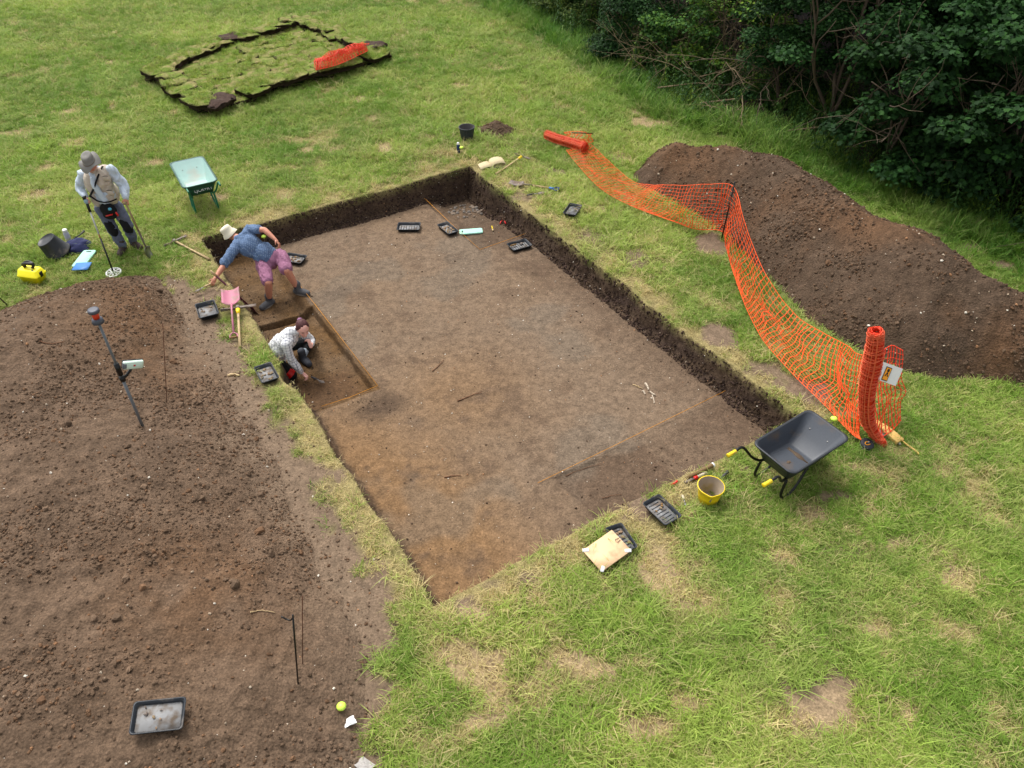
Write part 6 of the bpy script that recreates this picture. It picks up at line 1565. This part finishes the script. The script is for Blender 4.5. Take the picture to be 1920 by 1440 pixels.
# spade in his left hand
hb_ = wrL + U((.0, -.35, -.75)) * .085 + (0, -.02, 0); tip = G(283, 484)
t = thing('spade', 'muddy spade with long brown handle held upright by the standing man', 'spade'); 
sh_ = tip + (hb_ - tip) * .22; aim(t, sh_, hb_ + (hb_ - sh_) * .04, .3)
LL = float(np.linalg.norm(hb_ - sh_)) * 1.04
b2 = blade_mb(.24, .16, .02, taper=.75, point=.06); b2.build('blade', M['steel'], t)
mb = MB(); tube(mb, [(-.04, 0, 0), (.12, 0, 0), (.30, 0, 0)], [.010, .016, .017], 8); mb.build('socket', M['iron'], t)
mb = MB(); tube(mb, [(.30, 0, 0), (LL, 0, 0)], [.0175, .0165], 8); tube(mb, [(LL - .01, -.05, 0), (LL - .01, .05, 0)], .017, 8); mb.build('shaft', mat('worn_ash', (.58, .50, .36), .7, var=.15), t)

# ---- 2: bending man
z1, z2 = float(G(505, 574)[2]), float(G(560, 552)[2])
ank1 = P(505, 563, z1 + .09); ank2 = P(558, 541, z2 + .10)
kn1 = bone(ank1, 503, 530, .43, -1); kn2 = bone(ank2, 538, 507, .44, -1)
hp1 = bone(kn1, 492, 492, .45, 1); hp2 = bone(kn2, 527, 480, .45, 1)
hipc = (hp1 + hp2) / 2
print('bend', ank1, kn1, hp1, ank2, kn2, hp2)
midh = (hp1 + hp2) / 2; Hh = float(midh[2])
shc = bone(midh, 452, 450, .50, 1)
if shc[2] > Hh + .35: shc = P(452, 450, Hh + .1)
ndir = U(hp2 - hp1)
shA = P(434, 474, shc[2] - .10); shB = P(468, 430, shc[2] + .08)
haA = G(398, 530, .06); 
elA = P(418, 500, (shA[2] + haA[2]) / 2 - .02)
elB = bone(shB, 496, 431, .30, -1); wrB = bone(elB, 516, 449, .25, -1)
print('sh', shA, elA, haA, shB, elB, wrB, 'len', [round(float(np.linalg.norm(a - b)), 2) for a, b in ((shA, elA), (elA, haA), (shB, elB), (elB, wrB), (shA, shB), (shc, midh), (hp1, hp2), (kn1, hp1), (kn2, hp2))])
nk2 = shc + U(shc - midh) * .10; hd2 = P(430, 437, shc[2] + .06)
o2 = np.array([(ank1[0] + ank2[0]) / 2, (ank1[1] + ank2[1]) / 2, min(z1, z2)])
root = thing('person', 'man in blue dotted shirt and pink shorts bending over the trench edge', 'person', o2)
bx = U(shc - midh); sx = U(shB - shA); upb = np.cross(bx, sx); upb *= np.sign(upb[2])
f = Fig(); fwd2 = U(bx * .5 + np.array([-.2, .1, -.9])); hh = head(f, hd2, fwd2, U(bx), 1.0)
f.limb(shc + bx * .03, .06, hd2 - bx * .03, .055)
mid = (shc * .5 + midh * .5) + upb * .03
f.ell(shc * .72 + midh * .28, (.18, .115, .20), (bx, sx)); f.ell(mid * .6 + midh * .4, (.155, .115, .17), (bx, sx)); f.ell(midh, (.165, .125, .13), (bx, sx)); f.limb(shA, .06, shB, .06)
for (h_, k_, a_) in ((hp1, kn1, ank1), (hp2, kn2, ank2)): leg(f, h_, k_, a_, (.092, .063, .042), .06)
arm(f, shA, elA, haA + U(elA - haA) * .08, (.055, .045, .03)); arm(f, shB, elB, wrB, (.055, .045, .03))
wA = haA + U(elA - haA) * .09
f.hand(wA, haA - wA + (0, 0, -.02), (-.4, 0, -.4), (-.5, -.5, 0), .8); f.hand(wrB, U(wrB - elB) + (0, 0, -.3), (-.4, -.3, -.5), (-.3, -.6, .2), .5)
t1 = P(498, 577, z1); t2 = P(574, 553, z2)
f.boot(ank1, t1); f.boot(ank2, t2)
f.grow('body', M['skin'], root, o2, .007, 3, colfn=face_col(hh, (.78, .53, .43)))
def pattern_mat(name, base, dot, kind, sc_, axes=None):
    m, N, L, b = nmat(name); tc = N.new('ShaderNodeTexCoord'); mp = N.new('ShaderNodeMapping'); L.new(tc.outputs['Object'], mp.inputs['Vector'])
    if axes is not None: mp.inputs['Rotation'].default_value = Matrix(axes).to_euler()
    sp = N.new('ShaderNodeSeparateXYZ'); L.new(mp.outputs[0], sp.inputs[0])
    outs = []
    for i in ((0, 1, 2) if kind == 'check' else (0, 1)):
        a_ = N.new('ShaderNodeMath'); a_.operation = 'MULTIPLY'; a_.inputs[1].default_value = sc_; L.new(sp.outputs[i], a_.inputs[0])
        fr_ = N.new('ShaderNodeMath'); fr_.operation = 'PINGPONG'; fr_.inputs[1].default_value = .5; L.new(a_.outputs[0], fr_.inputs[0]); outs.append(fr_)
    if kind == 'check':
        res = None
        for o_ in outs:
            c_ = N.new('ShaderNodeMath'); c_.operation = 'LESS_THAN'; c_.inputs[1].default_value = .10; L.new(o_.outputs[0], c_.inputs[0])
            if res is None: res = c_
            else:
                m_ = N.new('ShaderNodeMath'); m_.operation = 'ADD'; L.new(res.outputs[0], m_.inputs[0]); L.new(c_.outputs[0], m_.inputs[1]); res = m_
        k_ = N.new('ShaderNodeMath'); k_.operation = 'MULTIPLY'; k_.inputs[1].default_value = .4; L.new(res.outputs[0], k_.inputs[0]); fac = k_.outputs[0]
    else:
        l_ = N.new('ShaderNodeVectorMath'); l_.operation = 'LENGTH'; cb = N.new('ShaderNodeCombineXYZ'); L.new(outs[0].outputs[0], cb.inputs[0]); L.new(outs[1].outputs[0], cb.inputs[1]); L.new(cb.outputs[0], l_.inputs[0])
        c_ = N.new('ShaderNodeMath'); c_.operation = 'LESS_THAN'; c_.inputs[1].default_value = .2; L.new(l_.outputs['Value'], c_.inputs[0]); fac = c_.outputs[0]
    mx = N.new('ShaderNodeMix'); mx.data_type = 'RGBA'; mx.clamp_factor = True; mx.inputs[6].default_value = (*s2l(base), 1); mx.inputs[7].default_value = (*s2l(dot), 1)
    L.new(fac, mx.inputs[0]); L.new(mx.outputs[2], b.inputs['Base Color']); b.inputs['Roughness'].default_value = .9; return m
ts = pattern_mat('dotted_blue_cotton', (.33, .42, .55), (.50, .58, .68), 'dot', 38)
f = Fig(); f.ell(shc * .72 + midh * .28, (.20, .135, .215), (bx, sx)); f.ell(mid * .6 + midh * .4, (.182, .142, .19), (bx, sx)); f.limb(shA, .078, shB, .078); f.limb(shA * .5 + shB * .5, .08, nk2 - bx * .05, .062)
f.ell(midh + bx * .07, (.178, .142, .10), (bx, sx))
f.limb(shA, .078, shA * .3 + elA * .7, .078); f.limb(shB, .078, shB * .45 + elB * .55, .074)
f.grow('shirt', ts, root, o2, .009, 2, .026, .065)
sho = mat('mauve_shorts', (.58, .39, .49), .9, var=.06, scale=16)
f = Fig(); f.ell(midh - bx * .01, (.182, .148, .125), (bx, sx))
for (h_, k_) in ((hp1, kn1), (hp2, kn2)): f.limb(h_, .115, h_ * .5 + k_ * .5, .11, h_ * .12 + k_ * .88, .098)
f.grow('shorts', sho, root, o2, .009, 2, .026, .06)
nav = mat('navy_sock', (.12, .14, .25), .9); gb_ = mat('grey_walking_boot', (.33, .33, .34), .8, var=.2)
for (k_, a_, t_, s_) in ((kn1, ank1, t1, 0), (kn2, ank2, t2, 1)):
    f = Fig(); f.limb(a_ * .8 + k_ * .2, .048, a_, .05); f.grow('sock', nav, root, o2, .008, 2)
    f = Fig(); f.boot(a_, t_, k=1.17); b_ = f.grow('boot', gb_, root, o2, .008, 2); sole(b_, o2, a_, t_, mat('pale_sole', (.50, .47, .44), .8))
c_, fw_, up_, rt_, k_ = hh
ud = U(np.array([-.35, .0, .8]) + bx * .5)
f2_ = U(np.cross(np.cross(ud, fw_), ud)); r2_ = np.cross(f2_, ud)
brim_hat(root, o2, c_ + ud * .02, f2_, ud, r2_, mat('cream_sun_hat', (.86, .83, .74), .9, var=.04), .135, .11, .098, .05, wav=.004)
f = Fig(); f.ell(c_ - fw_ * .02, (.085, .098, .09), (up_, rt_)); f.grow('hair', mat('dark_hair', (.20, .13, .10), .9, var=.2), root, o2, .008, 2) if False else None
tg = trowel((376, 542), (396, 533), 'small pointing trowel in the bending man\'s hand on the trench edge', M['iron'], M['wood'], .09, .11, .06)

# ---- 3: kneeling woman
zk = float(G(560, 690)[2])
knee2 = P(548, 703, zk + .07)                     # knee on the ground
ankW = P(567, 668, zk + .09); toeW = P(582, 688, zk)
kneeW = bone(ankW, 583, 638, .42, 1)
hipW = P(518, 668, zk + .30)
hipN = P(521, 682, zk + .24); hipF = P(517, 655, zk + .32)
shW = P(548, 622, zk + .80)
shN = P(536, 646, zk + .70); shF = P(560, 617, zk + .74)
hdW = P(568, 617, zk + .86)
elN = P(546, 676, zk + .42); wrN = P(566, 699, zk + .14)
elF = kneeW + (.02, -.04, .03); wrF = P(583, 650, zk + .58)
ank3 = P(508, 690, zk + .10)
print('woman', kneeW, [round(float(np.linalg.norm(a - b)), 2) for a, b in ((shN, elN), (elN, wrN), (shF, elF), (elF, wrF), (shN, shF), (shW, hipW), (hipN, knee2), (hipF, kneeW), (kneeW, ankW), (shW, hdW))])
o3 = np.array([*P(540, 690, zk)[:2], zk])
root = thing('person', 'kneeling woman in checked shirt and red kneed leggings resting chin on hand', 'person', o3)
bx = U(shW - hipW); sx = U(shN - shF)
f = Fig(); hh = head(f, hdW, U((.50, -.80, -.36)), U((.12, -.1, 1)), 1.04, .92)
excl(P(528, 704), .55, .42, .42)
f.limb(shW * .8 + hdW * .2, .05, hdW + (-.02, .01, -.05), .048)
f.ell(shW * .7 + hipW * .3, (.15, .105, .20), (bx, sx)); f.ell(shW * .3 + hipW * .7, (.135, .11, .17), (bx, sx)); f.ell(hipW, (.165, .14, .13), (bx, sx)); f.limb(shN, .052, shF, .052)
leg(f, hipF, kneeW, ankW, (.09, .062, .042), .056); leg(f, hipN, knee2, ank3, (.09, .062, .042), .056)
arm(f, shN, elN, wrN, (.048, .04, .026)); arm(f, shF, elF, wrF, (.048, .04, .026))
f.hand(wrN, (.6, -.35, -.35), (0, -.3, -.8), (0, .8, .2), .9); f.hand(wrF, U(hdW - wrF + (.04, 0, -.10)), (-.7, .2, .3), (0, .5, .5), .9)
f.boot(ankW, toeW); f.boot(ank3, ank3 + (-.2, -.1, -.1))
f.grow('body', M['skin'], root, o3, .007, 3, colfn=face_col(hh, (.90, .68, .62)))
ck = pattern_mat('checked_cotton', (.90, .90, .90), (.30, .32, .42), 'check', 22)
f = Fig(); f.ell(shW * .7 + hipW * .3, (.172, .13, .22), (bx, sx)); f.ell(shW * .3 + hipW * .7, (.165, .14, .19), (bx, sx)); f.ell(hipW + (-.02, -.02, -.02), (.185, .16, .15), (bx, sx)); f.limb(shN, .072, shF, .072)
f.limb(hipW + (-.05, .03, .02), .13, shW * .5 + hipW * .5 + (-.05, .02, .02), .13); f.limb(hipW * .7 + hipN * .3 + (-.02, -.05, -.02), .12, hipN + (0, -.06, -.13), .09)
f.limb(shN, .07, shN * .5 + elN * .5, .068, elN, .06); f.limb(elN, .06, elN * .5 + wrN * .5, .058, elN * .12 + wrN * .88, .042)
f.limb(shF, .07, shF * .5 + elF * .5, .062, elF, .055); f.limb(elF, .052, elF * .4 + wrF * .6, .042)
f.limb(shW, .075, shW * .6 + hdW * .4, .062)
f.grow('shirt', ck, root, o3, .009, 2, .017, .075)
f = Fig(); f.ell(hipW, (.17, .145, .13), (bx, sx))
for (h_, k_, a_) in ((hipF, kneeW, ankW), (hipN, knee2, ank3)):
    f.limb(h_, .10, h_ * .5 + k_ * .5, .092, k_, .075); f.limb(k_, .075, k_ * .5 + a_ * .5, .066, a_ * .8 + k_ * .2, .054)
lg_ = f.grow('leggings', blk, root, o3, .009, 3, .005)
f = Fig(); f.limb(hipN * .28 + knee2 * .72, .086, hipN * .10 + knee2 * .90, .082); f.grow('knee_band', M['red'], lg_, o3, .009, 2)
f = Fig(); f.ell(kneeW * .8 + ankW * .2 + U((-.5, -.9, 0)) * .05, (.045, .055, .08), ((0, 0, 1), (1, 0, 0))); f.grow('knee_band', M['red'], lg_, o3, .009, 2)
f = Fig(); f.limb(ankW * .62 + kneeW * .38, .058, ankW * .9 + kneeW * .1, .055); f.grow('sock', mat('grey_sock', (.58, .62, .66), .9), root, o3, .008, 2)
wb_ = mat('dark_walking_boot', (.22, .23, .26), .8, var=.2)
for a_, t_ in ((ankW, toeW), (ank3, ank3 + np.array([-.2, -.1, -.1]))):
    f = Fig(); f.boot(a_, t_, k=1.15); b_ = f.grow('boot', wb_, root, o3, .008, 2); sole(b_, o3, a_, t_, M['rubber'])
mb = MB(); d_ = U((toeW - ankW) * (1, 1, 0)); sd_ = np.cross(d_, (0, 0, 1))
for k_ in range(4):
    c_ = np.array([*(ankW + d_ * (.035 + .028 * k_))[:2], zk + .112 - .012 * k_]) - o3; tube(mb, [c_ - sd_ * .028 - (0, 0, .012), c_ + (0, 0, .004), c_ + sd_ * .028 - (0, 0, .012)], .0045, 5)
mb.build('laces', mat('blue_lace', (.25, .25, .6), .8), root)
c_, fw_, up_, rt_, k_ = hh
hm = mat('auburn_hair', (.30, .155, .155), .7, var=.45, scale=60)
f = Fig(); f.ell(c_ + up_ * .050 - fw_ * .034, (.088, .098, .088), (up_, rt_)); f.ell(c_ - fw_ * .062 - up_ * .02, (.085, .065, .10), (up_, rt_))
for s_ in (-1, 1): f.limb(c_ + rt_ * s_ * .068 + up_ * .03 - fw_ * .02, .035, c_ + rt_ * s_ * .075 - up_ * .06 - fw_ * .05, .03, c_ + rt_ * s_ * .07 - up_ * .14 - fw_ * .06, .018)
f.limb(c_ - fw_ * .08 - up_ * .02, .05, c_ - fw_ * .09 - up_ * .13, .03)
f.limb(c_ + up_ * .07 - fw_ * .10 - rt_ * .0, .036, c_ + up_ * .085 - fw_ * .135, .024)
hr_ = f.grow('hair', hm, root, o3, .007, 2, .006, .018)
mb = MB(); cc = c_ + up_ * .082 - fw_ * .122; tube(mb, [cc + (rt_ * math.cos(a_) + U(up_ + fw_ * .4) * math.sin(a_)) * .024 - o3 for a_ in np.linspace(0, 6.28, 14)], .013, 7); mb.build('scrunchie', mat('lilac_scrunchie', (.66, .48, .62), .9, var=.3, scale=60), hr_)
t = trowel((599, 714), (584, 708), 'dark pointing trowel in the kneeling woman\'s right hand', M['iron'], M['grip'], zk + .07, .11, .06)

def excluded(x, y):
    out = np.zeros(len(x), bool)
    for (cx, cy, a, L, W) in EXCL:
        dx = x - cx; dy = y - cy; u_ = dx * math.cos(a) + dy * math.sin(a); v_ = -dx * math.sin(a) + dy * math.cos(a)
        out |= (np.abs(u_) < L / 2 + .035) & (np.abs(v_) < W / 2 + .035)
    return out
# ------------------------------------------------------------------ grass
def tuft_mesh(seed, nb=18, hmin=.04, hmax=.09, lean=.8, w=.003, spread=.055):
    r = np.random.default_rng(seed); V = []; F = []; T = []; k = 0
    for i in range(nb):
        a = r.uniform(0, 6.28); bx, by = r.normal(size=2) * spread * .6
        h = r.uniform(hmin, hmax); ln = lean * r.uniform(.3, 1.3) * h
        dx, dy = math.cos(a), math.sin(a); px_, py_ = -dy, dx
        ww = w * r.uniform(.7, 1.3)
        for s_, wd in ((0, 1), (.4, .9), (.75, .6)):
            cx, cy, cz = bx + dx * ln * s_ ** 1.7, by + dy * ln * s_ ** 1.7, h * (s_ - .18 * s_ ** 3 * lean) - .008
            V += [(cx - px_ * ww * wd, cy - py_ * ww * wd, cz), (cx + px_ * ww * wd, cy + py_ * ww * wd, cz)]
        V.append((bx + dx * ln, by + dy * ln, h * (1 - .2 * lean) - .008))
        F += [(k, k + 1, k + 3, k + 2), (k + 2, k + 3, k + 5, k + 4)]; T.append((k + 4, k + 5, k + 6)); k += 7
    return mesh_np('tuft', np.array(V), {4: np.array(F), 3: np.array(T)}, True)
tufts = proto_collection('tuft_shapes', [tuft_mesh(i) for i in range(6)] + [tuft_mesh(20 + i, 13, .04, .13, 1.5, .0036, .06) for i in range(3)] + [tuft_mesh(30 + i, 12, .02, .045, 1.6, .003, .07) for i in range(3)] + [tuft_mesh(40 + i, 16, .12, .3, .8, .005, .07) for i in range(2)], M['grass'])
# proto indices: 0-5 lawn, 6-8 long leaning, 9-11 flat short, 12-13 tall
def grass_points(seed=3):
    r = np.random.default_rng(seed); X = []; Y = []
    for (y0, y1, d) in ((2.2, 6, 1050), (6, 10, 850), (10, 15, 540), (15, 21, 320), (21, 31, 220), (31, 46, 60)):
        ym = (y0 + y1) / 2; hw = 0.70 * y1 + 3
        n = int((y1 - y0) * 2 * hw * d)
        X.append(r.uniform(-hw, hw, n)); Y.append(r.uniform(y0, y1, n))
    x = np.concatenate(X); y = np.concatenate(Y)
    k = inview(x, y); return x[k], y[k]
x, y = grass_points()
r = np.random.default_rng(9)
hm = np.maximum(np.maximum(heap_l(x, y), heap_r(x, y)), heap_s(x, y))
bare, straw, lush, te, hs = ground_maps(x, y)
tsd = poly_sd(x, y, TS)
clump = fbm(x / 0.16, y / 0.16, 5, 2)
dens = (1 - np.clip(bare * 1.12, 0, 1)) * (te < -0.012) * (hm < 0.012) * (tsd < 0.0) * (hs < 0.5) * np.clip(.85 + clump * .8, 0.2, 1) * (1 - .6 * straw)
k = (r.random(len(x)) < dens) & ~excluded(x, y)
x, y, straw, lush, te, hs, clump = (a[k] for a in (x, y, straw, lush, te, hs, clump))
z = Zg(x, y) ; z = np.where(te > -0.03, base_z(x, y), z)
n = len(x)
c1 = np.array(s2l((0.43, 0.58, 0.18))); c2 = np.array(s2l((0.61, 0.71, 0.30))); c3 = np.array(s2l((0.76, 0.77, 0.46))); c4 = np.array(s2l((0.79, 0.72, 0.52))); c5 = np.array(s2l((0.25, 0.47, 0.13)))
rn = r.random(n); big = fbm(x / 2.6, y / 2.6, 2, 3)
t = np.clip(.45 + 1.2 * big + .35 * clump + .5 * (rn - .5), 0, 1)
col = mix(c1[None] * np.ones((n, 1)), c2, t)
col = mix(col, c3, np.clip(r.random(n) ** 2 * .8 + straw * .45 + .3 * fbm(x / 1.1, y / 1.1, 3, 2), 0, 1))
col = mix(col, c4, np.clip((r.random(n) < straw * .9) * .95 + (r.random(n) < .09) * .8, 0, 1))
col = mix(col, c5, np.clip(lush * .75 * (0.6 + .6 * r.random(n)), 0, 1))
col *= (0.82 + .36 * r.random((n, 1)))
pick = r.integers(0, 9, n)
pick = np.where(r.random(n) < straw * .8, 9 + r.integers(0, 3, n), pick)
hsl = sstep((hs + .9) / .6)
pick = np.where((r.random(n) < hsl * .8) & (y < 40), 12 + r.integers(0, 2, n), pick)
lay = 2.2 * fbm(x / 0.8, y / 0.8, 1, 2)
size = np.where(te > -.12, .75, 1) * (0.66 + .45 * r.random(n)) * (1 + .35 * big) * (1 + .25 * (y > 15)) * np.where(pick > 11, .9 + 0 * x, 1)
rot = np.stack([r.normal(size=n) * .12 + .25 * np.cos(lay * 3), r.normal(size=n) * .12 + .25 * np.sin(lay * 3), r.uniform(0, 6.28, n)], 1)
scl = size[:, None] * np.stack([np.ones(n) * 1.15, np.ones(n) * 1.15, .8 + .45 * r.random(n)], 1)
# grass on the cut turves
tx = []
for (a, b, zz, an, tl, kk) in tsP:
    if kk in (3, 6): continue
    m = 0 if kk in (3, 6) else 55; q = r.uniform(-1, 1, (m, 2)) * (.36, .28)
    tx.append(np.stack([a + q[:, 0] * math.cos(an) - q[:, 1] * math.sin(an), b + q[:, 0] * math.sin(an) + q[:, 1] * math.cos(an), zz - q[:, 0] * math.sin(tl[1]) + q[:, 1] * math.sin(tl[0]) + np.zeros(m)], 1))
tx = np.concatenate(tx); m = len(tx)
kk = fbm(tx[:, 0] / .35, tx[:, 1] / .35, 1, 2) + .25 * r.normal(size=m) < .36
tx = tx[kk]; m = len(tx)
tcol = mix(np.tile(np.array(s2l((.46, .60, .20))), (m, 1)), np.array(s2l((.66, .68, .34))), r.random(m)) * (.8 + .35 * r.random((m, 1)))
tpick = np.where(r.random(m) < .6, 9 + r.integers(0, 3, m), r.integers(0, 6, m))
scatter('grass', np.concatenate([np.stack([x, y, z], 1), tx]), np.concatenate([rot, np.stack([r.normal(size=m) * .2, r.normal(size=m) * .2, r.uniform(0, 6.28, m)], 1)]),
        np.concatenate([scl, np.ones((m, 3)) * 1.1]), np.concatenate([col, tcol]), np.concatenate([pick, tpick]), tufts, label='mown lawn grass, bright green with dry straw patches', cat='grass')
print('tufts', n + m)
